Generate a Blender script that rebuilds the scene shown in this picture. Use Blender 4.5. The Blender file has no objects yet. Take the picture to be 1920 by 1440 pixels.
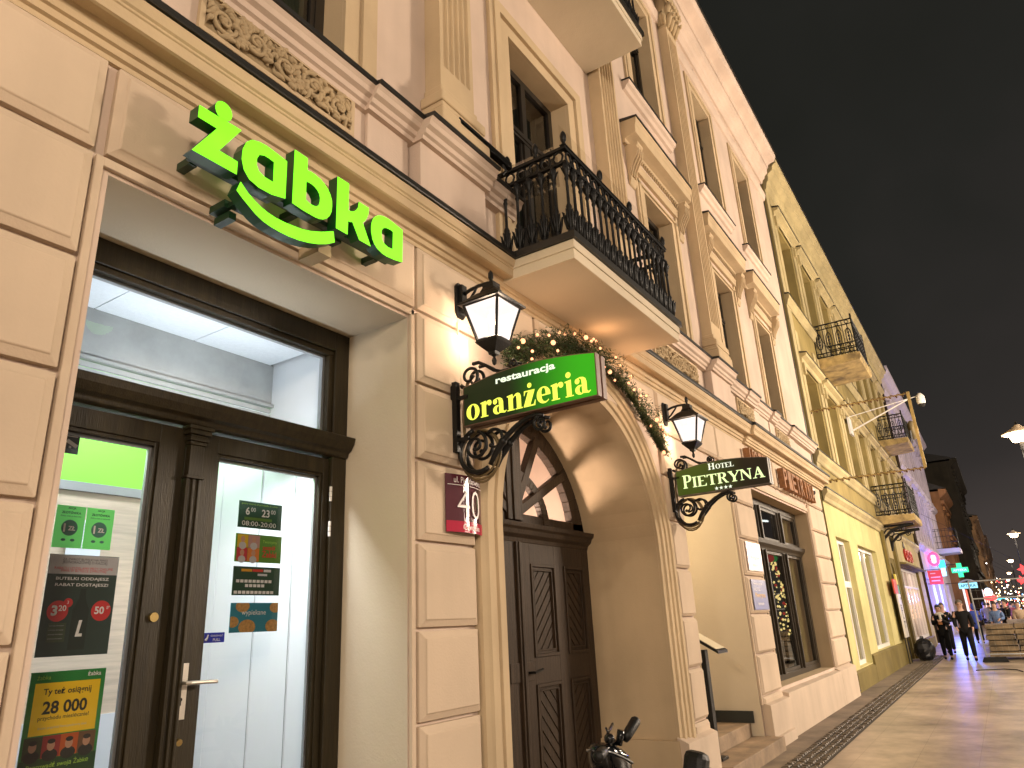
import bpy, math, random
from mathutils import Matrix, Vector
random.seed(7)
SC = bpy.context.scene
COL = SC.collection
R = math.radians
# ------------------------------------------------------------------ camera
cd = bpy.data.cameras.new("camera")
cd.sensor_width = 36.0
cd.lens = 36.0 * 1338.04 / 1920.0
cd.clip_start = 0.05
cd.clip_end = 2000
cam = bpy.data.objects.new("camera", cd)
COL.objects.link(cam)
RW = ((0.55140906, 0.24440834, 0.79762937), (-0.83286746, 0.21600697, 0.50958099), (-0.04774766, -0.94530712, 0.32266795))
M = Matrix.Identity(4)
for i in range(3):
    M[i][0], M[i][1], M[i][2] = RW[i][0], -RW[i][1], -RW[i][2]
M[0][3], M[1][3], M[2][3] = 0.0, 0.0, 1.6
cam.matrix_world = M
SC.camera = cam
# ------------------------------------------------------------------ world, light, exposure
W = bpy.data.worlds.new("World")
SC.world = W
W.use_nodes = True
nt = W.node_tree
nt.nodes.clear()
tc = nt.nodes.new("ShaderNodeTexCoord")
sep = nt.nodes.new("ShaderNodeSeparateXYZ")
rmp = nt.nodes.new("ShaderNodeValToRGB")
nz = nt.nodes.new("ShaderNodeTexNoise")
nz.inputs["Scale"].default_value = 2.2
nz.inputs["Detail"].default_value = 4
add = nt.nodes.new("ShaderNodeMath"); add.operation = "MULTIPLY_ADD"
add.inputs[1].default_value = 0.75; 
bg = nt.nodes.new("ShaderNodeBackground")
wo = nt.nodes.new("ShaderNodeOutputWorld")
sub = nt.nodes.new("ShaderNodeMath"); sub.operation = "SUBTRACT"; sub.inputs[1].default_value = 0.37
nt.links.new(tc.outputs["Generated"], sep.inputs[0])
nt.links.new(tc.outputs["Generated"], nz.inputs["Vector"])
nt.links.new(nz.outputs["Fac"], add.inputs[0])
nt.links.new(sep.outputs["Z"], add.inputs[2])
nt.links.new(add.outputs[0], sub.inputs[0])
nt.links.new(sub.outputs[0], rmp.inputs[0])
nt.links.new(rmp.outputs["Color"], bg.inputs["Color"])
nt.links.new(bg.outputs[0], wo.inputs["Surface"])
e = rmp.color_ramp.elements
e[0].position = 0.0; e[0].color = (0.066, 0.053, 0.048, 1)
e[1].position = 0.85; e[1].color = (0.0085, 0.0095, 0.0065, 1)
x = e.new(0.22); x.color = (0.034, 0.029, 0.027, 1)
x = e.new(0.48); x.color = (0.019, 0.0185, 0.016, 1)
bg.inputs["Strength"].default_value = 1.0
sl = bpy.data.lights.new("night_glow", "SUN")  # very soft sun added as ambient fill for the night street
sl.energy = 0.72
sl.angle = R(110)
sl.color = (1.0, 0.81, 0.64)
so = bpy.data.objects.new("night_glow", sl)
COL.objects.link(so)
so.rotation_euler = Vector((0.34, 0.80, -0.30)).to_track_quat("-Z", "Y").to_euler()
SC.view_settings.view_transform = "Standard"
SC.view_settings.look = "None"
SC.view_settings.exposure = 0.0
SC.view_settings.gamma = 1.0
try:
    SC.cycles.use_denoising = True
    SC.cycles.max_bounces = 7
    SC.cycles.diffuse_bounces = 3
    SC.cycles.glossy_bounces = 3
    SC.cycles.transparent_max_bounces = 16
    SC.cycles.sample_clamp_indirect = 4.0
    SC.cycles.caustics_reflective = False
    SC.cycles.caustics_refractive = False
except Exception:
    pass

# ------------------------------------------------------------------ materials
def _new(name):
    m = bpy.data.materials.new(name)
    m.use_nodes = True
    t = m.node_tree
    return m, t, t.nodes["Principled BSDF"]

def mat(name, col, rough=0.7, var=0.0, vscale=3.0, bump=0.0, bscale=60.0, metal=0.0, emit=None, estr=0.0, stretch=(1, 1, 1), spec=0.5, col2=None, coat=0.0):
    m, t, b = _new(name)
    b.inputs["Base Color"].default_value = (*col, 1)
    b.inputs["Roughness"].default_value = rough
    b.inputs["Metallic"].default_value = metal
    b.inputs["Specular IOR Level"].default_value = spec
    if coat: b.inputs["Coat Weight"].default_value = coat
    if emit:
        b.inputs["Emission Color"].default_value = (*emit, 1)
        b.inputs["Emission Strength"].default_value = estr
    if var or bump:
        c = t.nodes.new("ShaderNodeTexCoord")
        mp = t.nodes.new("ShaderNodeMapping")
        mp.inputs["Scale"].default_value = stretch
        t.links.new(c.outputs["Object"], mp.inputs[0])
        if var:
            n = t.nodes.new("ShaderNodeTexNoise")
            n.inputs["Scale"].default_value = vscale
            n.inputs["Detail"].default_value = 6
            n.inputs["Roughness"].default_value = 0.62
            t.links.new(mp.outputs[0], n.inputs["Vector"])
            r = t.nodes.new("ShaderNodeValToRGB")
            r.color_ramp.elements[0].position = 0.32
            r.color_ramp.elements[1].position = 0.68
            lo = col2 if col2 else tuple(max(0, v * (1 - var)) for v in col)
            hi = tuple(min(1, v * (1 + 0.45 * var)) for v in col)
            r.color_ramp.elements[0].color = (*lo, 1)
            r.color_ramp.elements[1].color = (*hi, 1)
            t.links.new(n.outputs["Fac"], r.inputs[0])
            t.links.new(r.outputs["Color"], b.inputs["Base Color"])
        if bump:
            n2 = t.nodes.new("ShaderNodeTexNoise")
            n2.inputs["Scale"].default_value = bscale
            n2.inputs["Detail"].default_value = 4
            t.links.new(mp.outputs[0], n2.inputs["Vector"])
            bp = t.nodes.new("ShaderNodeBump")
            bp.inputs["Strength"].default_value = bump
            bp.inputs["Distance"].default_value = 0.01
            t.links.new(n2.outputs["Fac"], bp.inputs["Height"])
            t.links.new(bp.outputs[0], b.inputs["Normal"])
    return m

def glow(name, col, s):
    m, t, b = _new(name)
    b.inputs["Base Color"].default_value = (*[v * 0.4 for v in col], 1)
    b.inputs["Emission Color"].default_value = (*col, 1)
    b.inputs["Emission Strength"].default_value = s
    return m

def glass(name, tint=(1, 1, 1), refl=1.0, rough=0.01):
    m, t, b = _new(name)
    t.nodes.remove(b)
    o = t.nodes["Material Output"]
    tr = t.nodes.new("ShaderNodeBsdfTransparent"); tr.inputs[0].default_value = (*tint, 1)
    gl = t.nodes.new("ShaderNodeBsdfGlossy"); gl.inputs["Roughness"].default_value = rough
    fr = t.nodes.new("ShaderNodeFresnel"); fr.inputs[0].default_value = 1.5
    mu = t.nodes.new("ShaderNodeMath"); mu.operation = "MULTIPLY"; mu.inputs[1].default_value = refl
    mx = t.nodes.new("ShaderNodeMixShader")
    t.links.new(fr.outputs[0], mu.inputs[0]); t.links.new(mu.outputs[0], mx.inputs[0])
    t.links.new(tr.outputs[0], mx.inputs[1]); t.links.new(gl.outputs[0], mx.inputs[2])
    t.links.new(mx.outputs[0], o.inputs["Surface"])
    return m

def milk_glass(name, col, estr, fac):
    m, t, b = _new(name)
    t.nodes.remove(b)
    o = t.nodes["Material Output"]
    tr = t.nodes.new("ShaderNodeBsdfTransparent"); tr.inputs[0].default_value = (1, 0.95, 0.9, 1)
    em = t.nodes.new("ShaderNodeEmission"); em.inputs[0].default_value = (*col, 1); em.inputs[1].default_value = estr
    c = t.nodes.new("ShaderNodeTexCoord"); n = t.nodes.new("ShaderNodeTexNoise")
    n.inputs["Scale"].default_value = 9; n.inputs["Detail"].default_value = 5
    mr = t.nodes.new("ShaderNodeMapRange"); mr.inputs[3].default_value = fac - 0.07; mr.inputs[4].default_value = fac + 0.07
    t.links.new(c.outputs["Object"], n.inputs["Vector"]); t.links.new(n.outputs["Fac"], mr.inputs[0])
    mx = t.nodes.new("ShaderNodeMixShader")
    t.links.new(mr.outputs[0], mx.inputs[0])
    t.links.new(tr.outputs[0], mx.inputs[1]); t.links.new(em.outputs[0], mx.inputs[2])
    t.links.new(mx.outputs[0], o.inputs["Surface"])
    return m

def brick_mat(name, c1, c2, mortar, scale, bw, bh, rough=0.7, bump=0.3, ms=0.01, rot=None, var=0.12):
    m, t, b = _new(name)
    c = t.nodes.new("ShaderNodeTexCoord"); mp = t.nodes.new("ShaderNodeMapping")
    if rot: mp.inputs["Rotation"].default_value = rot
    t.links.new(c.outputs["Object"], mp.inputs[0])
    k = t.nodes.new("ShaderNodeTexBrick")
    k.inputs["Color1"].default_value = (*c1, 1); k.inputs["Color2"].default_value = (*c2, 1); k.inputs["Mortar"].default_value = (*mortar, 1)
    k.inputs["Scale"].default_value = scale; k.inputs["Brick Width"].default_value = bw; k.inputs["Row Height"].default_value = bh
    k.inputs["Mortar Size"].default_value = ms
    t.links.new(mp.outputs[0], k.inputs["Vector"])
    n = t.nodes.new("ShaderNodeTexNoise"); n.inputs["Scale"].default_value = 0.9; n.inputs["Detail"].default_value = 7; n.inputs["Roughness"].default_value = 0.65
    t.links.new(c.outputs["Object"], n.inputs["Vector"])
    mr = t.nodes.new("ShaderNodeMapRange"); mr.inputs[1].default_value = 0.3; mr.inputs[2].default_value = 0.7
    mr.inputs[3].default_value = 1 - 2 * var; mr.inputs[4].default_value = 1 + var
    t.links.new(n.outputs["Fac"], mr.inputs[0])
    mm = t.nodes.new("ShaderNodeMix"); mm.data_type = "RGBA"; mm.blend_type = "MULTIPLY"; mm.inputs["Factor"].default_value = 1
    t.links.new(k.outputs["Color"], mm.inputs["A"]); t.links.new(mr.outputs[0], mm.inputs["B"])
    t.links.new(mm.outputs["Result"], b.inputs["Base Color"])
    b.inputs["Roughness"].default_value = rough
    bp = t.nodes.new("ShaderNodeBump"); bp.inputs["Strength"].default_value = bump; bp.inputs["Distance"].default_value = 0.01; bp.invert = True
    t.links.new(k.outputs["Fac"], bp.inputs["Height"]); t.links.new(bp.outputs[0], b.inputs["Normal"])
    return m

def plaster(name, col, var=0.14, rough=0.82, rain=True):
    """painted render: blotches, faint vertical rain streaks and trowel grain"""
    m, t, b = _new(name)
    c = t.nodes.new("ShaderNodeTexCoord")
    def noise(scale, stretch, detail=5):
        mp = t.nodes.new("ShaderNodeMapping"); mp.inputs["Scale"].default_value = stretch
        t.links.new(c.outputs["Object"], mp.inputs[0])
        n = t.nodes.new("ShaderNodeTexNoise"); n.inputs["Scale"].default_value = scale; n.inputs["Detail"].default_value = detail
        t.links.new(mp.outputs[0], n.inputs["Vector"])
        return n
    n1 = noise(1.1, (1, 1, 1), 8)
    n2 = noise(1.5, (2.4, 2.4, 0.30), 7)
    mr1 = t.nodes.new("ShaderNodeMapRange"); mr1.inputs[1].default_value = 0.3; mr1.inputs[2].default_value = 0.72
    mr1.inputs[3].default_value = 1 - var; mr1.inputs[4].default_value = 1 + var * 0.4
    t.links.new(n1.outputs["Fac"], mr1.inputs[0])
    mr2 = t.nodes.new("ShaderNodeMapRange"); mr2.inputs[1].default_value = 0.34; mr2.inputs[2].default_value = 0.6
    mr2.inputs[3].default_value = 1 - (var * 0.5 if rain else 0); mr2.inputs[4].default_value = 1.0
    t.links.new(n2.outputs["Fac"], mr2.inputs[0])
    mu = t.nodes.new("ShaderNodeMath"); mu.operation = "MULTIPLY"
    t.links.new(mr1.outputs[0], mu.inputs[0]); t.links.new(mr2.outputs[0], mu.inputs[1])
    mm = t.nodes.new("ShaderNodeMix"); mm.data_type = "RGBA"; mm.blend_type = "MULTIPLY"; mm.inputs["Factor"].default_value = 1
    mm.inputs["A"].default_value = (*col, 1)
    t.links.new(mu.outputs[0], mm.inputs["B"])
    t.links.new(mm.outputs["Result"], b.inputs["Base Color"])
    b.inputs["Roughness"].default_value = rough
    b.inputs["Specular IOR Level"].default_value = 0.25
    n3 = noise(70, (1, 1, 1), 4)
    n4 = noise(5, (1, 1, 1), 3)
    ad = t.nodes.new("ShaderNodeMath"); ad.operation = "MULTIPLY_ADD"; ad.inputs[1].default_value = 3.0
    t.links.new(n4.outputs["Fac"], ad.inputs[0]); t.links.new(n3.outputs["Fac"], ad.inputs[2])
    bp = t.nodes.new("ShaderNodeBump"); bp.inputs["Strength"].default_value = 0.16; bp.inputs["Distance"].default_value = 0.008
    t.links.new(ad.outputs[0], bp.inputs["Height"]); t.links.new(bp.outputs[0], b.inputs["Normal"])
    return m

MT = {}
MT["wall"] = plaster("pink_cream_render", (0.61, 0.485, 0.40), 0.16)
MT["stone"] = plaster("cream_block_render", (0.58, 0.46, 0.345), 0.15)
MT["trim"] = plaster("tan_trim_render", (0.54, 0.415, 0.265), 0.17)
MT["relief"] = plaster("relief_stucco", (0.46, 0.35, 0.21), 0.22)
MT["plinth"] = plaster("plinth_render", (0.56, 0.45, 0.35), 0.16)
MT["reveal"] = plaster("reveal_render", (0.58, 0.50, 0.38), 0.10, rain=False)
MT["black"] = mat("black_iron_paint", (0.006, 0.006, 0.006), 0.42, bump=0.25, bscale=90, spec=0.3)
MT["flash"] = mat("dark_sheet_metal", (0.016, 0.015, 0.013), 0.35, var=0.3, vscale=6, bump=0.1, bscale=20)
MT["wood"] = mat("dark_brown_painted_wood", (0.026, 0.019, 0.008), 0.42, var=0.45, vscale=5, bump=0.25, bscale=30, stretch=(6, 6, 0.5), spec=0.3)
MT["gate"] = mat("gate_brown_wood", (0.044, 0.028, 0.017), 0.5, var=0.5, vscale=5, bump=0.35, bscale=30, stretch=(8, 8, 0.5), spec=0.25)
MT["winframe"] = mat("window_frame_dark", (0.020, 0.016, 0.012), 0.4, var=0.3, vscale=8)
MT["glass"] = glass("clear_glass")
MT["glassdim"] = glass("dim_window_glass", (0.62, 0.66, 0.60), 1.5)
MT["screen"] = glass("balcony_glass", (0.94, 0.93, 0.90), 0.35)
MT["dark"] = mat("dark_room", (0.012, 0.012, 0.011), 0.8)
MT["curtain"] = mat("pale_curtain", (0.12, 0.12, 0.09), 0.9, var=0.35, vscale=14, stretch=(3, 3, 0.2))
MT["white"] = mat("white_laminate", (0.72, 0.74, 0.76), 0.35, var=0.03, vscale=2)
MT["whitepaint"] = mat("white_paint", (0.75, 0.73, 0.70), 0.4)
MT["grey"] = mat("grey_metal", (0.35, 0.36, 0.37), 0.4, metal=0.6)
MT["steel"] = mat("brushed_steel", (0.62, 0.58, 0.52), 0.3, metal=0.9, bump=0.1, bscale=200)
MT["brass"] = mat("brass", (0.5, 0.36, 0.14), 0.3, metal=0.9)
MT["rust"] = mat("rusty_letter_steel", (0.30, 0.13, 0.045), 0.7, var=0.5, vscale=9, bump=0.3, bscale=60)

# ------------------------------------------------------------------ object helpers
WM = {}
def thing(name, label, cat, loc=(0, 0, 0), group=None, kind=None):
    o = bpy.data.objects.new(name, None)
    o.empty_display_size = 0.2
    COL.objects.link(o)
    o.location = loc
    WM[o.name] = Matrix.Translation(loc)
    tag(o, label, cat, group, kind)
    return o

def tag(o, label=None, cat=None, group=None, kind=None):
    if label: o["label"] = label
    if cat: o["category"] = cat
    if group: o["group"] = group
    if kind: o["kind"] = kind
    return o

def adopt(o, parent):
    if parent is not None:
        o.parent = parent
        o.matrix_parent_inverse = WM[parent.name].inverted()
    WM[o.name] = Matrix.Identity(4)

def dup(root, delta, label=None, group=None):
    """copy of a thing, its parts and their sub-parts, moved by delta"""
    r = root.copy(); COL.objects.link(r)
    r.location = Vector(root.location) + Vector(delta)
    if label: r["label"] = label
    if group: r["group"] = group
    for ch in list(root.children):
        c = ch.copy(); COL.objects.link(c); c.parent = r
        for g in list(ch.children):
            d = g.copy(); COL.objects.link(d); d.parent = c
    return r

class MB:
    """collects shapes, then links them as one mesh object"""
    def __init__(s): s.v = []; s.f = []; s.mi = []; s.cur = 0
    def _a(s, pts):
        n = len(s.v); s.v.extend([tuple(p) for p in pts]); return n
    def face(s, idx): s.f.append(tuple(idx)); s.mi.append(s.cur)
    def poly(s, pts):
        n = s._a(pts); s.face(range(n, n + len(pts))); return s
    def box(s, x0, x1, y0, y1, z0, z1):
        n = s._a([(x0, y0, z0), (x1, y0, z0), (x1, y1, z0), (x0, y1, z0), (x0, y0, z1), (x1, y0, z1), (x1, y1, z1), (x0, y1, z1)])
        for q in ((0, 3, 2, 1), (4, 5, 6, 7), (0, 1, 5, 4), (1, 2, 6, 5), (2, 3, 7, 6), (3, 0, 4, 7)):
            s.face([n + k for k in q])
        return s
    def cbox(s, c, h, mtx=None):
        n0 = len(s.v)
        s.box(-h[0], h[0], -h[1], h[1], -h[2], h[2])
        T = Matrix.Translation(c) @ (mtx if mtx else Matrix.Identity(4))
        for k in range(n0, len(s.v)): s.v[k] = tuple(T @ Vector(s.v[k]))
        return s
    def prism(s, pts3, off):
        k = len(pts3); off = Vector(off)
        n = s._a(pts3); m2 = s._a([tuple(Vector(p) + off) for p in pts3])
        s.face(range(n, n + k)); s.face(range(m2 + k - 1, m2 - 1, -1))
        for i in range(k):
            j = (i + 1) % k
            s.face((n + i, m2 + i, m2 + j, n + j))
        return s
    def px(s, prof, x0, x1): return s.prism([(x0, y, z) for y, z in prof], (x1 - x0, 0, 0))
    def py(s, prof, y0, y1): return s.prism([(x, y0, z) for x, z in prof], (0, y1 - y0, 0))
    def pz(s, prof, z0, z1): return s.prism([(x, y, z0) for x, y in prof], (0, 0, z1 - z0))
    def frustum(s, a, b):
        """two rectangles, each four corners"""
        n = s._a(list(a) + list(b))
        s.face((n + 4, n + 5, n + 6, n + 7))
        for i in range(4):
            j = (i + 1) % 4
            s.face((n + i, n + j, n + 4 + j, n + 4 + i))
        return s
    def tube(s, path, r, n=6, closed=False, cap=True):
        P = [Vector(p) for p in path]; K = len(P)
        rr = r if isinstance(r, (list, tuple)) else [r] * K
        rings = []
        prev = None
        for i in range(K):
            if closed: d = P[(i + 1) % K] - P[i - 1]
            else: d = P[min(i + 1, K - 1)] - P[max(i - 1, 0)]
            if d.length < 1e-9: d = Vector((0, 0, 1))
            d.normalize()
            if prev is None:
                up = Vector((0, 0, 1)) if abs(d.z) < 0.9 else Vector((1, 0, 0))
                u = d.cross(up).normalized()
            else:
                u = (prev - d * prev.dot(d))
                u = u.normalized() if u.length > 1e-6 else d.orthogonal().normalized()
            prev = u
            w = d.cross(u)
            rings.append(s._a([tuple(P[i] + (u * math.cos(2 * math.pi * k / n) + w * math.sin(2 * math.pi * k / n)) * rr[i]) for k in range(n)]))
        for i in range(K if closed else K - 1):
            a, b = rings[i], rings[(i + 1) % K]
            for k in range(n):
                l = (k + 1) % n
                s.face((a + k, a + l, b + l, b + k))
        if cap and not closed:
            s.face([rings[0] + k for k in range(n - 1, -1, -1)]); s.face([rings[-1] + k for k in range(n)])
        return s
    def lathe(s, prof, c, n=10, sq=1.0):
        rings = []
        for r, z in prof:
            rings.append(s._a([(c[0] + r * math.cos(2 * math.pi * k / n), c[1] + r * sq * math.sin(2 * math.pi * k / n), c[2] + z) for k in range(n)]))
        for a, b in zip(rings, rings[1:]):
            for k in range(n):
                l = (k + 1) % n
                s.face((a + k, a + l, b + l, b + k))
        s.face([rings[0] + k for k in range(n - 1, -1, -1)]); s.face([rings[-1] + k for k in range(n)])
        return s
    def ball(s, c, r, n=8, m=6, sc=(1, 1, 1)):
        prof = [(math.sin(math.pi * i / m) * r, -math.cos(math.pi * i / m) * r) for i in range(m + 1)]
        prof[0] = (r * 0.02, -r); prof[-1] = (r * 0.02, r)
        n0 = len(s.v)
        s.lathe(prof, (0, 0, 0), n)
        for k in range(n0, len(s.v)):
            p = s.v[k]; s.v[k] = (c[0] + p[0] * sc[0], c[1] + p[1] * sc[1], c[2] + p[2] * sc[2])
        return s
    def mesh(s, verts, faces):
        n = s._a(verts)
        for f in faces: s.face([n + k for k in f])
        return s
    def build(s, name, m, parent=None, smooth=False, bevel=0.0, label=None):
        me = bpy.data.meshes.new(name)
        me.from_pydata(s.v, [], s.f)
        for mm in (m if isinstance(m, (list, tuple)) else [m]): me.materials.append(mm)
        if isinstance(m, (list, tuple)): me.polygons.foreach_set("material_index", s.mi)
        if smooth: me.polygons.foreach_set("use_smooth", [True] * len(me.polygons))
        me.update()
        o = bpy.data.objects.new(name, me)
        COL.objects.link(o)
        adopt(o, parent)
        if bevel:
            b = o.modifiers.new("edge", "BEVEL"); b.width = bevel; b.segments = 2; b.limit_method = "ANGLE"
        if label: o["label"] = label
        return o

def struct(name, mb, m, smooth=False):
    o = mb.build(name, m, None, smooth); o["kind"] = "structure"; return o

def lamp_light(name, loc, energy, col, size, parent):
    l = bpy.data.lights.new(name, "POINT")
    l.energy = energy; l.color = col; l.shadow_soft_size = size
    o = bpy.data.objects.new(name, l); COL.objects.link(o); o.location = loc
    adopt(o, parent)
    return o

# flat shapes and lettering -> (verts, faces) in a local plane
def curve_mesh(splines, extrude=0.0, grow=0.0):
    c = bpy.data.curves.new("c", "CURVE"); c.dimensions = "2D"; c.fill_mode = "BOTH"; c.extrude = extrude; c.offset = grow
    for pts in splines:
        sp = c.splines.new("POLY"); sp.points.add(len(pts) - 1)
        for p, q in zip(sp.points, pts): p.co = (q[0], q[1], 0, 1)
        sp.use_cyclic_u = True
    return _eval(c)

def _eval(c):
    o = bpy.data.objects.new("tmp", c); COL.objects.link(o)
    bpy.context.view_layer.update()
    me = bpy.data.meshes.new_from_object(o.evaluated_get(bpy.context.evaluated_depsgraph_get()))
    v = [tuple(p.co) for p in me.vertices]; f = [tuple(p.vertices) for p in me.polygons]
    bpy.data.objects.remove(o); bpy.data.meshes.remove(me); bpy.data.curves.remove(c)
    return v, f

_TX = {}
def text_mesh(s, bold=0.0, extrude=0.0, spacing=1.0):
    k = (s, bold, extrude, spacing)
    if k not in _TX:
        c = bpy.data.curves.new("t", "FONT"); c.body = s; c.size = 1.0; c.offset = bold; c.extrude = extrude
        c.resolution_u = 3; c.space_character = spacing
        _TX[k] = _eval(c)
    return _TX[k]

def put(mb, vf, O, U, V, w=None, h=None, align="L", shear=0.0, depth=None):
    """places a flat mesh: origin O, axes U and V, fitted into width w / height h"""
    v, f = vf
    if not v: return
    x0 = min(p[0] for p in v); x1 = max(p[0] for p in v); y0 = min(p[1] for p in v); y1 = max(p[1] for p in v)
    sx = w / (x1 - x0) if w else None; sy = h / (y1 - y0) if h else None
    if sx is None: sx = sy
    if sy is None: sy = sx
    U = Vector(U); V = Vector(V); N = U.cross(V); O = Vector(O)
    ww = (x1 - x0) * sx
    ox = {"L": 0, "C": -ww / 2, "R": -ww}[align]
    zs = [p[2] for p in v]; zm = max(zs) - min(zs)
    out = []
    for p in v:
        a = (p[0] - x0) * sx + ox; b = (p[1] - y0) * sy
        d = ((p[2] - min(zs)) / zm * depth) if (depth and zm > 0) else 0.0
        out.append(tuple(O + U * (a + shear * b) + V * b + N * d))
    mb.mesh(out, f)

FU, FV = (1, 0, 0), (0, 0, 1)      # reading along the facade, facing the street
SU, SV = (0, -1, 0), (0, 0, 1)     # reading away from the wall, facing up the street
def ell(cx, cy, rx, ry, n=28, a0=0, a1=360):
    return [(cx + rx * math.cos(R(a0 + (a1 - a0) * k / n)), cy + ry * math.sin(R(a0 + (a1 - a0) * k / n))) for k in range(n if a1 - a0 == 360 else n + 1)]
# ------------------------------------------------------------------ ground
g = MB(); g.poly([(-40, -60, -0.012), (700, -60, -0.012), (700, 40, -0.012), (-40, 40, -0.012)])
MT["pave"] = brick_mat("street_slabs", (0.41, 0.335, 0.26), (0.39, 0.315, 0.245), (0.31, 0.25, 0.195), 1.0, 1.2, 0.6, 0.40, 0.15, 0.004, var=0.34)
struct("pavement", g, MT["pave"])
g = MB(); g.poly([(-10, 2.46, -0.006), (27, 2.46, -0.006), (27, 3.2, -0.006), (-10, 3.2, -0.006)])
struct("concrete_strip", g, mat("worn_concrete", (0.20, 0.155, 0.11), 0.85, var=0.45, vscale=1.6, bump=0.3, bscale=40))
g = MB()
xx = 3.0
while xx < 30.0:
    for r_ in range(4):
        w_ = 0.088; y_ = 2.08 + r_ * 0.098 + random.uniform(-.006, .006); h_ = random.uniform(-0.004, 0.012)
        x_ = xx + (0.05 if r_ % 2 else 0) + random.uniform(-.006, .006)
        a = [(x_, y_, -0.03), (x_ + w_, y_, -0.03), (x_ + w_, y_ + w_, -0.03), (x_, y_ + w_, -0.03)]
        t_ = 0.018
        b = [(x_ + t_, y_ + t_, h_), (x_ + w_ - t_, y_ + t_, h_ + random.uniform(-.004, .004)), (x_ + w_ - t_, y_ + w_ - t_, h_), (x_ + t_, y_ + w_ - t_, h_ + random.uniform(-.004, .004))]
        g.frustum(a, b)
    xx += 0.104
struct("cobbled_gutter", g, mat("granite_setts", (0.115, 0.088, 0.062), 0.55, var=0.65, vscale=6, bump=0.3, bscale=60))
g = MB(); g.poly([(3, 2.05, -0.0085), (30, 2.05, -0.0085), (30, 2.475, -0.0085), (3, 2.475, -0.0085)])
struct("gutter_bed", g, mat("gutter_dirt", (0.05, 0.038, 0.027), 0.95))

# ------------------------------------------------------------------ the cream hotel building
YF = 2.90
HB = thing("hotel_building", "cream stucco hotel and shop building with pilasters and arched gateway, nearest in the row", "building", (8.0, 3.5, 0))

def wall_grid(mb, x0, x1, z0, z1, y, yb, holes):
    xs = sorted({x0, x1, *[h[0] for h in holes], *[h[1] for h in holes]})
    zs = sorted({z0, z1, *[h[2] for h in holes], *[h[3] for h in holes]})
    xs = [v for v in xs if x0 <= v <= x1]; zs = [v for v in zs if z0 <= v <= z1]
    for a, b in zip(xs, xs[1:]):
        for c, d in zip(zs, zs[1:]):
            mx, mz = (a + b) / 2, (c + d) / 2
            if any(h[0] < mx < h[1] and h[2] < mz < h[3] for h in holes): continue
            mb.poly([(a, y, c), (b, y, c), (b, y, d), (a, y, d)])

def reveals(mb, h, y, yb, bottom=True):
    a, b, c, d = h
    mb.poly([(a, y, c), (a, y, d), (a, yb, d), (a, yb, c)])
    mb.poly([(b, y, c), (b, yb, c), (b, yb, d), (b, y, d)])
    mb.poly([(a, y, d), (b, y, d), (b, yb, d), (a, yb, d)])
    if bottom: mb.poly([(a, y, c), (a, yb, c), (b, yb, c), (b, y, c)])

SHOP = (1.31, 3.29, -0.02, 3.58)
ARCH = (4.0, 7.46, -0.02, 3.98)
ENTR = (8.02, 10.06, -0.02, 3.42)
GWIN = (11.12, 15.12, 0.62, 3.46)
W1 = [(1.45, 2.63, 5.14, 7.09), (4.73, 5.93, 4.48, 7.09), (8.07, 9.07, 5.14, 7.09), (10.97, 11.94, 5.14, 7.09), (13.5, 14.48, 5.14, 7.09)]
W2 = [(1.45, 2.63, 8.78, 11.1), (4.85, 5.85, 8.3, 11.1), (8.2, 9.2, 8.78, 11.1), (11.32, 12.32, 8.78, 11.1), (13.95, 14.95, 8.78, 11.1)]
m_ = MB()
wall_grid(m_, -5, 16.72, -0.02, 4.44, YF, 3.2, [SHOP, ARCH, ENTR, GWIN])
XC, AX, AZ, ZS = 5.725, 1.445, 1.38, 2.30
def arch_pt(t, dr=0.0): return (XC - (AX + dr) * math.cos(t), ZS + (AZ + dr) * math.sin(t))
NA = 32
pts = [arch_pt(math.pi * k / NA) for k in range(NA + 1)]
m_.poly([(4.0, YF, -0.02), (XC - AX, YF, -0.02), (XC - AX, YF, ZS), (4.0, YF, ZS)])
m_.poly([(XC + AX, YF, -0.02), (7.46, YF, -0.02), (7.46, YF, ZS), (XC + AX, YF, ZS)])
m_.poly([(4.0, YF, ZS), (XC - AX, YF, ZS), (XC - AX, YF, 3.98), (4.0, YF, 3.98)])
m_.poly([(XC + AX, YF, ZS), (7.46, YF, ZS), (7.46, YF, 3.98), (XC + AX, YF, 3.98)])
for p, q in zip(pts, pts[1:]):
    m_.poly([(p[0], YF, p[1]), (q[0], YF, q[1]), (q[0], YF, 3.98), (p[0], YF, 3.98)])
wall_grid(m_, -5, 16.72, 4.44, 12.0, YF, 3.2, W1 + W2)
# back, ends and roof so the block is closed
m_.poly([(-5, 11, -0.02), (-5, YF, -0.02), (-5, YF, 12.8), (-5, 11, 12.8)])
m_.poly([(16.72, YF, -0.02), (16.72, 11, -0.02), (16.72, 11, 12.8), (16.72, YF, 12.8)])
m_.build("wall", MT["wall"], HB)
for h in W1 + W2 + [GWIN]:
    m_ = MB(); reveals(m_, h, YF, 3.15 if h is GWIN else 3.09); m_.build("window_reveal", MT["trim"], HB)
m_ = MB()
for p, q in zip(pts, pts[1:]):
    m_.poly([(p[0], YF, p[1]), (p[0], 3.80, p[1]), (q[0], 3.80, q[1]), (q[0], YF, q[1])])
for sx in (-1, 1):
    m_.poly([(XC + sx * AX, YF, -0.02), (XC + sx * AX, 3.80, -0.02), (XC + sx * AX, 3.80, ZS), (XC + sx * AX, YF, ZS)])
    # low plinth of the gateway reveal
    a = XC + sx * AX
    m_.box(min(a, a - sx * 0.05), max(a, a - sx * 0.05), YF - 0.03, 3.72, -0.02, 0.50)
m_.build("gateway_reveal", MT["trim"], HB)
m_ = MB(); reveals(m_, SHOP, YF, 3.45, False)
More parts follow.
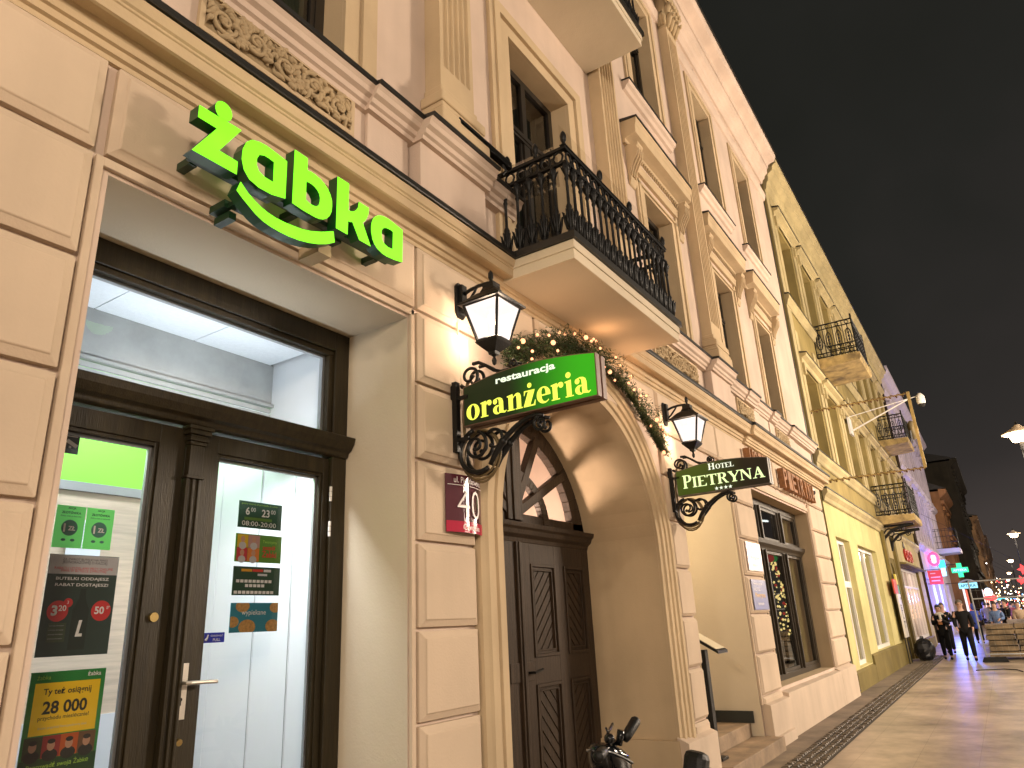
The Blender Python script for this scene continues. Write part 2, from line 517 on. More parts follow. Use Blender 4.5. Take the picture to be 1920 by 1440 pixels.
m_.build("shop_reveal", MT["reveal"], HB)
m_ = MB(); reveals(m_, ENTR, YF, 4.9, False)
m_.poly([(8.02, 4.9, -0.02), (10.06, 4.9, -0.02), (10.06, 4.9, 3.42), (8.02, 4.9, 3.42)])
m_.build("entrance_recess", MT["reveal"], HB)

# rusticated blocks of the ground floor
ZJ = [0.10, 0.605, 1.11, 1.615, 2.12, 2.627, 3.135, 3.645]
m_ = MB()
def block(x0, x1, z0, z1, ch=0.036, yo=YF, yi=2.868, yf=2.850):
    a = [(x0, yo, z0), (x1, yo, z0), (x1, yo, z1), (x0, yo, z1)]
    b = [(x0, yi, z0), (x1, yi, z0), (x1, yi, z1), (x0, yi, z1)]
    m_.frustum(a, b)
    c = ch
    e_ = [(x0 + c, yf, z0 + c), (x1 - c, yf, z0 + c), (x1 - c, yf, z1 - c), (x0 + c, yf, z1 - c)]
    m_.frustum([(p[0], yi - 0.0005, p[2]) for p in b], e_)
    d = c + 0.006
    f_ = [(x0 + d, yf - 0.008, z0 + d), (x1 - d, yf - 0.008, z0 + d), (x1 - d, yf - 0.008, z1 - d), (x0 + d, yf - 0.008, z1 - d)]
    m_.frustum([(p[0], yf - 0.0005, p[2]) for p in e_], f_)
for (a, b) in ((-2.4, -0.62), (-0.60, 1.22), (3.355, 3.93), (7.53, 7.98), (10.12, 11.04), (15.18, 16.60)):
    for z0, z1 in zip(ZJ, ZJ[1:]):
        if a < -0.7 and z0 > 3: pass
        block(a, b, z0 + 0.012, z1 - 0.012, 0.036 if b < 5 else 0.022)
for (a, b) in ((-2.4, -0.62), (-0.60, 1.22), (1.275, 3.325), (3.355, 4.86), (4.90, 6.55), (6.58, 7.48), (7.53, 8.55), (8.58, 9.58), (9.61, 11.04), (11.08, 12.6), (12.64, 13.9), (13.94, 15.14), (15.18, 16.60)):
    block(a, b, 3.66, 4.125, 0.036 if b < 5 else 0.022)
for (x_, z0, z1) in ((1.255, -0.02, 3.64), (3.315, -0.02, 3.64), (10.09, 0.5, 3.6), (11.075, 0.62, 3.6), (15.15, 0.62, 3.6)):
    m_.box(x_ - 0.018, x_ + 0.018, 2.872, 2.899, z0, z1)
m_.box(1.27, 3.33, 2.872, 2.899, 3.598, 3.642)
m_.box(11.06, 15.17, 2.872, 2.899, 3.49, 3.56)
m_.build("stone_block_facing", MT["stone"], HB, bevel=0.004)

# plinth
for (a, b, pr_) in ((-5, 1.31, [(2.898, -0.02), (2.79, -0.02), (2.79, 0.28), (2.898, 0.33)]), (3.29, 4.22, [(2.898, -0.02), (2.79, -0.02), (2.79, 0.28), (2.898, 0.33)]), (7.14, 7.98, [(2.898, -0.02), (2.78, -0.02), (2.78, 0.48), (2.898, 0.53)]),
                    (10.1, 11.119, [(2.898, -0.02), (2.78, -0.02), (2.78, 0.50), (2.898, 0.535)]), (11.121, 15.119, [(3.16, -0.02), (2.785, -0.02), (2.785, 0.555), (3.16, 0.615)]), (15.121, 16.66, [(2.898, -0.02), (2.783, -0.02), (2.783, 0.555), (2.898, 0.605)]), (10.1, 11.05, [(2.85, -0.02), (2.74, -0.02), (2.74, 0.12), (2.85, 0.14)])):
    m_ = MB(); m_.px(pr_, a, b); m_.build("plinth", MT["plinth"], HB, bevel=0.006)

# arch moulding swept round the gateway
prof = [(0.0, 2.899), (0.0, 2.872), (0.055, 2.866), (0.065, 2.845), (0.115, 2.842), (0.125, 2.858), (0.15, 2.86), (0.16, 2.838), (0.21, 2.834), (0.22, 2.815), (0.27, 2.812), (0.29, 2.825), (0.325, 2.84), (0.335, 2.899)]
path = [("L", 0.48), ("L", ZS)] + [("A", math.pi * k / 40) for k in range(1, 40)] + [("R", ZS), ("R", 0.48)]
m_ = MB(); rows = []
for k, t in path:
    row = []
    for dr, y in prof:
        if k == "L": row.append((XC - AX - dr, y, t))
        elif k == "R": row.append((XC + AX + dr, y, t))
        else:
            p = arch_pt(t, dr); row.append((p[0], y, p[1]))
    rows.append(m_._a(row))
for a, b in zip(rows, rows[1:]):
    for k in range(len(prof) - 1): m_.face((a + k, a + k + 1, b + k + 1, b + k))
m_.build("arch_moulding", MT["trim"], HB)

# main cornice over the ground floor (it continues round the balcony slab)
cp = [(2.899, 4.135), (2.876, 4.135), (2.872, 4.16), (2.852, 4.166), (2.848, 4.20), (2.83, 4.205), (2.822, 4.235), (2.81, 4.262), (2.735, 4.250), (2.72, 4.255), (2.72, 4.315), (2.712, 4.32), (2.712, 4.332), (2.70, 4.34), (2.685, 4.392), (2.899, 4.402)]
fp = [(2.899, 4.404), (2.672, 4.398), (2.668, 4.405), (2.668, 4.440), (2.899, 4.475)]
m_ = MB(); f_ = MB()
m_.px(cp, -5, 11.05); f_.px(fp, -5, 11.05)
sh = lambda p, d: [(y - d if y < 2.895 else y, z) for y, z in p]
m_.px(sh(cp, 0.05), 11.05, 16.92); f_.px(sh(fp, 0.05), 11.05, 16.92)
m_.build("cornice", MT["trim"], HB)
f_.build("cornice_flashing", MT["flash"], HB)

# upper ledge at the sills with its sheet metal
lp = [(2.899, 4.93), (2.868, 4.935), (2.862, 4.965), (2.84, 4.975), (2.832, 5.01), (2.80, 5.025), (2.79, 5.06), (2.77, 5.085), (2.899, 5.09)]
kp = [(2.899, 5.092), (2.755, 5.087), (2.752, 5.115), (2.899, 5.15)]
m_ = MB(); f_ = MB()
segs = [(-5, 2.83, 0), (2.83, 3.28, 0.035), (3.28, 4.12, 0.12), (4.12, 4.62, 0.035), (6.05, 6.5, 0.035), (6.5, 7.25, 0.12), (7.25, 9.62, 0.03), (9.62, 10.55, 0.12), (10.55, 11.5, 0.02), (11.5, 12.1, 0.05), (12.1, 13.1, 0.0), (13.1, 13.5, 0.05), (13.5, 14.5, 0.0), (14.5, 16.72, 0.05)]
for a, b, d in segs:
    m_.px(sh(lp, d), a, b); f_.px(sh(kp, d), a, b)
m_.build("sill_ledge", MT["wall"], HB)
f_.build("ledge_flashing", MT["flash"], HB)
# pedestals under the pilasters
for a, b, d in ((2.86, 3.26, 0.03), (3.30, 4.10, 0.115), (6.52, 7.23, 0.115), (9.64, 10.53, 0.115), (10.6, 11.0, .02), (12.05, 12.5, .02), (13.15, 13.45, .02), (14.6, 15.1, .02)):
    m_ = MB(); m_.box(a, b, YF - d, 2.897, 4.45, 4.955); m_.build("pedestal", MT["wall"], HB, bevel=0.004)

# stucco relief panels
def relief(x0, x1, z0, z1, y, seed, n):
    rnd = random.Random(seed)
    fr = MB(); t = 0.03
    for (a, b, c, d) in ((x0, x1, z1 - t, z1), (x0, x1, z0, z0 + t), (x0, x0 + t, z0 + t, z1 - t), (x1 - t, x1, z0 + t, z1 - t)):
        fr.box(a, b, y - 0.03, y - 0.002, c, d)
    fo = fr.build("relief_panel", MT["trim"], HB)
    o_ = MB(); H = z1 - z0 - 2 * t; zc = (z0 + z1) / 2
    o_.box(x0 + t, x1 - t, y - 0.012, y - 0.003, z0 + t, z1 - t)
    L = x1 - x0 - 2 * t
    yy = y - 0.018
    ph = rnd.random() * 6
    pts_ = [(x0 + t + L * k / 30, yy, zc + 0.30 * H * math.sin(ph + k / 30 * n * math.pi)) for k in range(31)]
    o_.tube(pts_, 0.020, 6)
    for i in range(n):
        cx = x0 + t + L * (i + 0.5) / n; s_ = 1 if i % 2 else -1
        cz = zc + s_ * 0.04 * H
        sp = []; rr = []
        for k in range(26):
            u = k / 25; a = s_ * (u * 10.0) + 1.5
            r_ = H * 0.40 * (1 - u * 0.86)
            sp.append((cx + r_ * math.cos(a) * 1.05, yy - 0.010 - 0.012 * u, cz + r_ * math.sin(a))); rr.append(0.017 - 0.006 * u)
        o_.tube(sp, rr, 6)
        o_.ball((cx, yy - 0.022, cz), H * 0.09, 8, 5)
        for k in range(22):
            a = rnd.random() * 6.28; r_ = H * rnd.uniform(0.25, 0.55)
            lx = min(max(cx + r_ * math.cos(a) * 1.3, x0 + t + .03), x1 - t - .03); lz = min(max(cz + r_ * math.sin(a), z0 + t + .02), z1 - t - .02)
            b_ = rnd.random() * 6.28; ll = H * rnd.uniform(0.14, 0.24)
            P = [Vector((lx + ll * q * math.cos(b_ + 0.5 * q), yy - 0.012 - 0.014 * math.sin(3 * q), lz + ll * q * math.sin(b_ + 0.5 * q))) for q in (-1, -.5, 0, .5, 1)]
            P = [Vector((min(max(p.x, x0 + t), x1 - t), p.y, min(max(p.z, z0 + t), z1 - t))) for p in P]
            o_.tube(P, [0.003, 0.015, 0.020, 0.014, 0.003], 6)
    o_.build("relief_ornament", MT["relief"], fo, smooth=True)
relief(1.62, 2.74, 4.66, 4.955, YF, 3, 5)
relief(7.75, 9.30, 4.60, 4.91, YF, 5, 5)
relief(11.15, 12.05, 4.62, 4.92, YF, 6, 4)
relief(13.6, 14.55, 4.60, 4.91, YF, 8, 4)

# giant pilasters
def pilaster(x0, x1, yf=2.745, z0=5.15, zc=11.35):
    n = 5; m_ = MB()
    prof = [(x0, 2.899), (x0, yf)]
    w_ = x1 - x0; edge = 0.035; pitch = (w_ - 2 * edge) / n
    for k in range(n):
        a = x0 + edge + k * pitch
        prof += [(a + pitch * 0.10, yf), (a + pitch * 0.18, yf + 0.018), (a + pitch * 0.5, yf + 0.030), (a + pitch * 0.82, yf + 0.018), (a + pitch * 0.90, yf)]
    prof += [(x1, yf), (x1, 2.899)]
    m_.pz(prof, z0 + 0.62, zc - 0.12)
    m_.box(x0, x1, yf, 2.899, z0 + 0.40, z0 + 0.62)
    m_.box(x0, x1, yf, 2.899, zc - 0.12, zc)
    po = m_.build("pilaster", MT["trim"], HB)
    b_ = MB()
    for (d, za, zb) in ((0.085, 0.0, 0.13), (0.075, 0.13, 0.17), (0.055, 0.17, 0.21), (0.065, 0.21, 0.30), (0.035, 0.30, 0.335), (0.02, 0.335, 0.40)):
        b_.box(x0 - d, x1 + d, yf - d, 2.899, z0 + za, z0 + zb)
    b_.build("pilaster_base", MT["trim"], po, bevel=0.012)
    c_ = MB(); rnd = random.Random(int(x0 * 100))
    c_.frustum([(x0, 2.899, zc), (x1, 2.899, zc), (x1, yf, zc), (x0, yf, zc)], [(x0 - .02, 2.899, zc + .62), (x1 + .02, 2.899, zc + .62), (x1 + .02, yf - .03, zc + .62), (x0 - .02, yf - .03, zc + .62)])
    c_.box(x0 - 0.09, x1 + 0.09, yf - 0.11, 2.899, zc + 0.64, zc + 0.74)
    for row in range(2):
        for k in range(4 + row):
            cx = x0 + (x1 - x0) * (k + 0.5) / (4 + row); zb = zc + 0.02 + 0.22 * row
            P = [(cx, yf - 0.01, zb), (cx, yf - 0.04, zb + 0.14), (cx, yf - 0.10, zb + 0.24), (cx, yf - 0.14, zb + 0.22), (cx, yf - 0.135, zb + 0.17)]
            c_.tube(P, [0.03, 0.06, 0.05, 0.035, 0.015], 7)
    for side in (-1, 1):
        for k in range(3):
            cy = yf + 0.02 + k * 0.05; cx = x0 if side < 0 else x1
            P = [(cx, cy, zc + .05), (cx + side * .03, cy, zc + .2), (cx + side * .08, cy, zc + .30), (cx + side * .1, cy, zc + .26)]
            c_.tube(P, [0.03, 0.05, 0.035, 0.012], 6)
    for cx in (x0 - 0.05, x1 + 0.05):
        sp = [(cx + 0.09 * (1 - k / 16) * math.cos(k * .65) , yf - 0.10, zc + 0.53 + 0.09 * (1 - k / 16) * math.sin(k * .65)) for k in range(15)]
        c_.tube(sp, 0.022, 6)
    c_.build("pilaster_capital", MT["relief"], po, smooth=True)
pilaster(3.50, 3.93)
pilaster(6.63, 7.10)
pilaster(9.84, 10.31)
pilaster(0.35, 0.80)

# windows of the two upper floors
def window(h, yb, curtain, door=False, thin=False):
    x0, x1, z0, z1 = h
    f = MB(); t = 0.075
    f.box(x0, x0 + t, yb, yb + 0.07, z0, z1); f.box(x1 - t, x1, yb, yb + 0.07, z0, z1)
    f.box(x0 + t, x1 - t, yb, yb + 0.07, z1 - t, z1); f.box(x0 + t, x1 - t, yb, yb + 0.07, z0, z0 + t)
    zt = z1 - (z1 - z0) * 0.30
    f.box(x0 + t, x1 - t, yb - 0.02, yb + 0.06, zt - 0.05, zt + 0.05)
    f.box(x0 + t, x1 - t, yb - 0.035, yb - 0.02, zt - 0.02, zt + 0.03)
    xm = (x0 + x1) / 2
    f.box(xm - 0.055, xm + 0.055, yb - 0.012, yb + 0.05, z0 + t, zt - 0.05); f.box(xm - 0.04, xm + 0.04, yb, yb + 0.05, zt + 0.05, z1 - t)
    for a, b in ((x0 + t, xm - 0.055), (xm + 0.055, x1 - t)):
        f.box(a, a + 0.035, yb + 0.01, yb + 0.045, z0 + t, zt - 0.05); f.box(b - 0.035, b, yb + 0.01, yb + 0.045, z0 + t, zt - 0.05)
    if door: f.box(x0 + t, x1 - t, yb + 0.005, yb + 0.05, z0 + t, z0 + 0.75)
    fo = f.build("window", MT["winframe"], HB)
    p = MB()
    p.poly([(x0 + t, yb + 0.03, z0 + t), (x1 - t, yb + 0.03, z0 + t), (x1 - t, yb + 0.03, z1 - t), (x0 + t, yb + 0.03, z1 - t)])
    p.build("pane", MT["glassdim"], fo)
    c = MB(); N = 36
    if curtain:
        for (a, b) in ((x0, x0 + (x1 - x0) * 0.42), (x1 - (x1 - x0) * 0.42, x1)):
            pr = [(a + (b - a) * k / N, yb + 0.22 + 0.022 * math.sin(k * 1.25) + 0.01 * math.sin(k * 0.5)) for k in range(N + 1)]
            for p_, q_ in zip(pr, pr[1:]):
                c.poly([(p_[0], p_[1], z0), (q_[0], q_[1], z0), (q_[0], q_[1], z1), (p_[0], p_[1], z1)])
        c.build("curtain", MT["curtain"], fo)
    d = MB(); d.box(x0 - 0.3, x1 + 0.3, yb + 0.5, yb + 0.6, z0 - 0.2, z1 + 0.2)
    d.box(x0 - .32, x0 - .3, yb + .08, yb + .5, z0 - .2, z1 + .2); d.box(x1 + .3, x1 + .32, yb + .08, yb + .5, z0 - .2, z1 + .2)
    d.build("room_shade", MT["dark"], fo)
for k, h in enumerate(W1): window(h, 3.085, True, door=(k == 1))
for k, h in enumerate(W2): window(h, 3.085, k in (0, 2, 3))

# moulded surrounds
def surround(h, w, yp, foot, name="window_surround", topw=None):
    x0, x1, z0, z1 = h
    tw = topw or w
    m_ = MB()
    for (a, b, d) in ((0.0, w * 0.42, yp * 0.6), (w * 0.42, w * 0.5, yp * 0.35), (w * 0.5, w * 0.78, yp), (w * 0.78, w, yp * 0.7)):
        m_.box(x0 - b, x0 - a, YF - d, 2.899, foot, z1 + a)
        m_.box(x1 + a, x1 + b, YF - d, 2.899, foot, z1 + a)
        ta, tb = a / w * tw, b / w * tw
        m_.box(x0 - b, x1 + b, YF - d, 2.899, z1 + ta, z1 + tb)
    return m_.build(name, MT["trim"], HB)
surround(W1[0], 0.30, 0.05, 5.15)
surround(W1[1], 0.32, 0.06, 4.48)
for k in (2, 3, 4): surround(W1[k], 0.26, 0.045, 5.15, topw=0.10)
for k, h in enumerate(W2): surround(h, 0.26, 0.045, h[2])
# second floor sills
for h in (W2[2], W2[3], W2[4], W2[0]):
    s_ = MB(); f_ = MB()
    a, b, z = h[0] - 0.42, h[1] + 0.36, h[2]
    s_.px([(2.899, z - 0.17), (2.86, z - 0.16), (2.835, z - 0.11), (2.80, z - 0.09), (2.785, z - 0.03), (3.08, z - 0.004)], a, b)
    f_.px([(3.08, z), (2.775, z - 0.026), (2.77, z - 0.01), (3.08, z + 0.02)], a - 0.01, b + 0.01)
    so_ = s_.build("window_sill", MT["wall"], HB); f_.build("sill_flashing", MT["flash"], so_)

# hoods on brackets over the first floor windows
def pediment(cx, w, zt=7.93, zwin=7.09):
    x0, x1 = cx - w / 2, cx + w / 2
    m_ = MB()
    prof = [(2.899, zt - 0.36), (2.86, zt - 0.36), (2.85, zt - 0.30), (2.79, zt - 0.285), (2.70, zt - 0.27), (2.695, zt - 0.16), (2.685, zt - 0.13), (2.67, zt - 0.045), (2.899, zt - 0.03)]
    m_.px(prof, x0, x1)
    m_.px([(2.899, zt - 0.63), (2.855, zt - 0.63), (2.845, zt - 0.55), (2.835, zt - 0.51), (2.899, zt - 0.50)], x0 + 0.25, x1 - 0.25)
    po = m_.build("window_hood", MT["trim"], HB)
    MB().px([(2.899, zt - 0.027), (2.658, zt - 0.043), (2.655, zt - 0.02), (2.899, zt + 0.015)], x0 - 0.012, x1 + 0.012).build("hood_flashing", MT["flash"], po)
    d_ = MB()
    n = 22
    for k in range(n):
        x_ = x0 + 0.36 + (w - 0.72) * k / (n - 1)
        d_.tube([(x_ - .016, 2.835, zt - .42), (x_, 2.81, zt - .455), (x_ + .016, 2.835, zt - .49)], [.008, .018, .008], 5)
    d_.build("carved_frieze", MT["relief"], po)
    for s_ in (0, 1):
        a = x0 + 0.07 if s_ == 0 else x1 - 0.25
        b_ = MB()
        pr = [(2.899, zt - .96), (2.875, zt - .95), (2.855, zt - .88), (2.865, zt - .80), (2.835, zt - .72), (2.80, zt - .64), (2.745, zt - .56), (2.725, zt - .48), (2.735, zt - .42), (2.715, zt - .40), (2.715, zt - .362), (2.899, zt - .362)]
        b_.px(pr, a, a + 0.18)
        for dx_ in (0.03, 0.09, 0.15):
            b_.tube([(a + dx_, 2.72, zt - .45), (a + dx_, 2.735, zt - .56), (a + dx_, 2.79, zt - .65), (a + dx_, 2.83, zt - .73), (a + dx_, 2.855, zt - .82)], 0.014, 5)
        b_.build("bracket", MT["trim"], po, bevel=0.004)
pediment(8.57, 2.08)
pediment(11.46, 2.10)
pediment(14.0, 2.0)

# frieze and wide eaves at the top
m_ = MB()
m_.px([(2.899, 11.45), (2.86, 11.46), (2.84, 11.52), (2.82, 11.60), (2.83, 11.66), (2.899, 11.66)], -5, 16.72)
m_.px([(2.899, 12.0), (2.86, 12.0), (2.83, 12.09), (2.79, 12.12), (2.76, 12.20), (2.70, 12.24), (2.68, 12.40), (2.899, 12.42)], -5, 16.80)
m_.px([(2.95, 12.42), (2.66, 12.42), (2.645, 12.50), (2.60, 12.52), (2.48, 12.56), (2.44, 12.66), (2.44, 12.72), (2.95, 12.8)], -5, 16.86)
m_.px([(2.899, 12.0), (2.899, 12.42), (2.92, 12.42), (2.92, 12.0)], -5, 16.72)
for k in range(7):
    a = -2 + k * 2.75
    m_.box(a, a + 1.9, 2.885, 2.898, 11.74, 11.93)
m_.build("eaves", MT["wall"], HB)
m_ = MB(); m_.px([(2.95, 12.805), (2.415, 12.725), (2.41, 12.745), (2.43, 12.80), (2.95, 12.9)], -5, 16.9)
m_.poly([(-5, 2.9, 12.86), (16.9, 2.9, 12.86), (16.9, 11, 14.5), (-5, 11, 14.5)])
m_.build("gutter", MT["flash"], HB)

# ------------------------------------------------------------------ balconies of the hotel
def balcony(z, x0, x1, y0, full):
    s_ = MB()
    zb, zt = z - 0.20, z - 0.04
    s_.box(x0, x1, y0, 2.899, zb, zt)
    s_.box(x0 - 0.012, x1 + 0.012, y0 - 0.012, 2.899, zt - 0.075, zt - 0.002)
    so_ = s_.build("balcony", MT["reveal"], HB, bevel=0.004)
    f_ = MB(); f_.box(x0 - 0.035, x1 + 0.035, y0 - 0.035, 2.899, zt + 0.001, zt + 0.06)
    f_.build("balcony_flashing", MT["flash"], so_)
    rt = z + 0.83
    prof = [(0.026, 0.0), (0.030, 0.02), (0.022, 0.04), (0.026, 0.08), (0.034, 0.13), (0.030, 0.20), (0.022, 0.24), (0.026, 0.26), (0.013, 0.29), (0.0125, 0.50), (0.020, 0.52), (0.013, 0.54), (0.022, 0.57), (0.031, 0.60), (0.028, 0.64), (0.015, 0.68)]
    b_ = MB(); b_.lathe(prof, (0, 0, 0), 8)
    for k in range(6):
        a = k * math.pi / 3
        ca, sa = math.cos(a), math.sin(a)
        b_.tube([(0.022 * ca, 0.022 * sa, 0.06), (0.036 * ca, 0.036 * sa, 0.13), (0.046 * ca, 0.046 * sa, 0.20), (0.058 * ca, 0.058 * sa, 0.215)], [.010, .012, .010, .003], 4)
        b_.tube([(0.014 * ca, 0.014 * sa, 0.57), (0.032 * ca, 0.032 * sa, 0.62), (0.042 * ca, 0.042 * sa, 0.635)], [.008, .009, .003], 4)
    b0 = b_.build("baluster", MT["black"], so_, smooth=True)
    spots = []
    n = max(2, int(round((x1 - x0 - 0.08) / 0.118)))
    for k in range(n + 1): spots.append((x0 + 0.04 + (x1 - x0 - 0.08) * k / n, y0 + 0.03))
    ns = 5 if full else 4
    for k in range(1, ns + 1):
        yy = y0 + 0.03 + k * 0.118
        spots.append((x0 + 0.04, yy)); spots.append((x1 - 0.04, yy))
    for k, (a, b) in enumerate(spots):
        if k == 0: o = b0
        else:
            o = b0.copy(); COL.objects.link(o)
        o.location = (a, b, zt + 0.06)
    r_ = MB()
    yl = 2.86
    for zz, hh in ((rt - 0.145, 0.011), (rt - 0.012, 0.014)):
        r_.box(x0 + 0.02, x1 - 0.02, y0 + 0.012, y0 + 0.048, zz, zz + 2 * hh)
        r_.box(x0 + 0.022, x0 + 0.058, y0 + 0.048, yl, zz, zz + 2 * hh); r_.box(x1 - 0.058, x1 - 0.022, y0 + 0.048, yl, zz, zz + 2 * hh)
    r_.box(x0 + 0.01, x1 - 0.01, y0 + 0.005, y0 + 0.055, rt + 0.0162, rt + 0.026)
    for k in range(n):
        cx = x0 + 0.04 + (x1 - x0 - 0.08) * (k + 0.5) / n
        r_.tube([(cx + 0.044 * math.cos(q * .785), y0 + 0.03, rt - 0.068 + 0.052 * math.sin(q * .785)) for q in range(8)], 0.010, 5, closed=True)
    for k in range(5):
        cy = y0 + 0.09 + k * 0.118
        for cx in (x0 + 0.04, x1 - 0.04):
            r_.tube([(cx, cy + 0.044 * math.cos(q * .785), rt - 0.068 + 0.052 * math.sin(q * .785)) for q in range(8)], 0.010, 5, closed=True)
    r_.build("top_rail", MT["black"], so_)
    fm = MB(); fm.lathe([(0.016, 0), (0.02, 0.02), (0.012, 0.035), (0.026, 0.06), (0.028, 0.10), (0.018, 0.13), (0.004, 0.15)], (0, 0, 0), 8)
    fo = fm.build("finial", MT["black"], so_, smooth=True)
    fs = [(x0 + 0.04, y0 + 0.03), (x0 + 0.04, y0 + 0.30), (x0 + 0.04, y0 + 0.58), (x0 + 0.70, y0 + 0.03), (x0 + 1.33, y0 + 0.03), (x1 - 0.04, y0 + 0.03), (x1 - 0.04, y0 + 0.30)]
    for k, (a, b) in enumerate(fs):
        if k == 0: o = fo
        else:
            o = fo.copy(); COL.objects.link(o)
        o.location = (a, b, rt + 0.02)
    gm = MB()
    gm.poly([(x0 + .09, y0 + .09, rt - .30), (x1 - .09, y0 + .09, rt - .30), (x1 - .09, y0 + .09, rt + .30), (x0 + .09, y0 + .09, rt + .30)])
    gm.poly([(x0 + .088, y0 + .12, rt - .30), (x0 + .088, 2.8, rt - .30), (x0 + .088, 2.8, rt + .10), (x0 + .088, y0 + .12, rt + .10)])
    if full: gm.build("glass_screen", MT["screen"], so_)
balcony(4.44, 4.36, 6.56, 2.165, True)
balcony(8.20, 4.40, 6.58, 2.15, False)
# ------------------------------------------------------------------ shop entrance (part of the building)
d_ = MB()
Y0, Y1 = 3.43, 3.53
d_.box(1.312, 1.44, Y0, Y1, 0.02, 3.578); d_.box(3.165, 3.288, Y0, Y1, 0.02, 3.578)
d_.box(1.44, 3.165, Y0, Y1, 3.44, 3.578)
d_.box(1.44, 3.165, Y0 + 0.02, Y1, 3.405, 3.44)
d_.box(1.44, 1.475, Y0 + 0.02, Y1, 2.87, 3.405); d_.box(3.125, 3.165, Y0 + 0.02, Y1, 2.87, 3.405)
# transom with its moulded cornice
d_.px([(3.43, 2.70), (3.405, 2.71), (3.40, 2.735), (3.375, 2.75), (3.35, 2.79), (3.34, 2.83), (3.355, 2.835), (3.43, 2.85), (3.53, 2.87), (3.53, 2.70)], 1.318, 3.282)
so_ = d_.build("shop_door_frame", MT["wood"], HB, bevel=0.006)
l_ = MB()
for (a, b, c, d) in ((1.455, 2.152, 1.535, 2.01), (2.156, 3.16, 2.35, 3.115)):
    l_.box(a, c, 3.455, 3.515, 0.03, 2.69); l_.box(d, b, 3.455, 3.515, 0.03, 2.69)
    l_.box(c, d, 3.455, 3.515, 2.59, 2.69); l_.box(c, d, 3.455, 3.515, 0.03, 0.42)
    for (p, q, r_, s_) in ((c, c + .02, .42, 2.59), (d - .02, d, .42, 2.59), (c + .02, d - .02, 2.57, 2.59), (c + .02, d - .02, .42, .44)):
        l_.box(p, q, 3.465, 3.51, r_, s_)
l_.box(1.56, 1.98, 3.448, 3.454, 0.09, 0.36); l_.box(2.40, 3.06, 3.448, 3.454, 0.09, 0.36)
l_.build("door_leaf", MT["wood"], so_, bevel=0.005)
p_ = MB()
# fluted meeting post with capital
p_.pz([(2.155, 3.455), (2.155, 3.418), (2.17, 3.415), (2.176, 3.43), (2.186, 3.43), (2.19, 3.415), (2.204, 3.415), (2.21, 3.43), (2.22, 3.43), (2.224, 3.415), (2.24, 3.418), (2.24, 3.455)], 0.05, 2.42)
p_.box(2.145, 2.25, 3.405, 3.456, 2.42, 2.435); p_.box(2.158, 2.238, 3.412, 3.456, 2.435, 2.60)
for k, (dd, za, zb) in enumerate(((0.004, 2.60, 2.62), (0.012, 2.62, 2.64), (0.006, 2.64, 2.655), (0.022, 2.655, 2.68), (0.030, 2.68, 2.70))):
    p_.box(2.155 - dd, 2.24 + dd, 3.410 - dd, 3.456, za, zb)
p_.build("meeting_post", MT["wood"], so_, bevel=0.003)
gl_ = MB()
for (a, b, c, d) in ((1.475, 3.125, 2.87, 3.405), (1.555, 1.99, 0.44, 2.57), (2.37, 3.095, 0.44, 2.57)):
    gl_.poly([(a, 3.488, c), (b, 3.488, c), (b, 3.488, d), (a, 3.488, d)])
gl_.build("door_glass", MT["glass"], so_)
b_ = MB()   # grey glazing beads inside the leaves
for (c, d) in ((1.535, 2.01), (2.35, 3.115)):
    for (p, q, r_, s_) in ((c + .02, c + .032, .44, 2.57), (d - .034, d - .02, .44, 2.57), (c + .032, d - .034, 2.556, 2.57)):
        b_.box(p, q, 3.492, 3.512, r_, s_)
for (p, q, r_, s_) in ((1.475, 1.487, 2.87, 3.405), (3.105, 3.125, 2.87, 3.405), (1.487, 3.105, 3.39, 3.405)):
    b_.box(p, q, 3.492, 3.522, r_, s_)
b_.build("glazing_bead", MT["grey"], so_)
h_ = MB()
h_.box(2.226, 2.284, 3.443, 3.455, 1.255, 1.51)
h_.tube([(2.252, 3.445, 1.42), (2.252, 3.395, 1.42), (2.262, 3.385, 1.42), (2.41, 3.385, 1.416)], 0.010, 8)
h_.tube([(2.252, 3.443, 1.42), (2.252, 3.43, 1.42)], 0.02, 10)
h_.build("door_handle", MT["steel"], so_, bevel=0.002)
k_ = MB(); k_.tube([(2.254, 3.4432, 1.345), (2.254, 3.4405, 1.345)], 0.009, 10); k_.box(2.250, 2.258, 3.4405, 3.4432, 1.318, 1.345)
k_.build("keyhole", MT["dark"], so_)
k_ = MB(); k_.tube([(2.073, 3.456, 1.73), (2.073, 3.44, 1.73)], 0.022, 14); k_.build("door_lock", MT["brass"], so_); k_ = MB(); k_.tube([(2.262, 3.456, 1.16), (2.262, 3.43, 1.155)], 0.016, 10)
k_.build("door_lock", MT["brass"], so_)
for z_ in (2.46, 2.24, 0.6):
    k_ = MB()
    for q in range(3): k_.tube([(3.165, 3.435, z_ - 0.045 + q * 0.032), (3.165, 3.435, z_ - 0.016 + q * 0.032)], 0.009, 8)
    k_.build("door_hinge", MT["whitepaint"], so_)

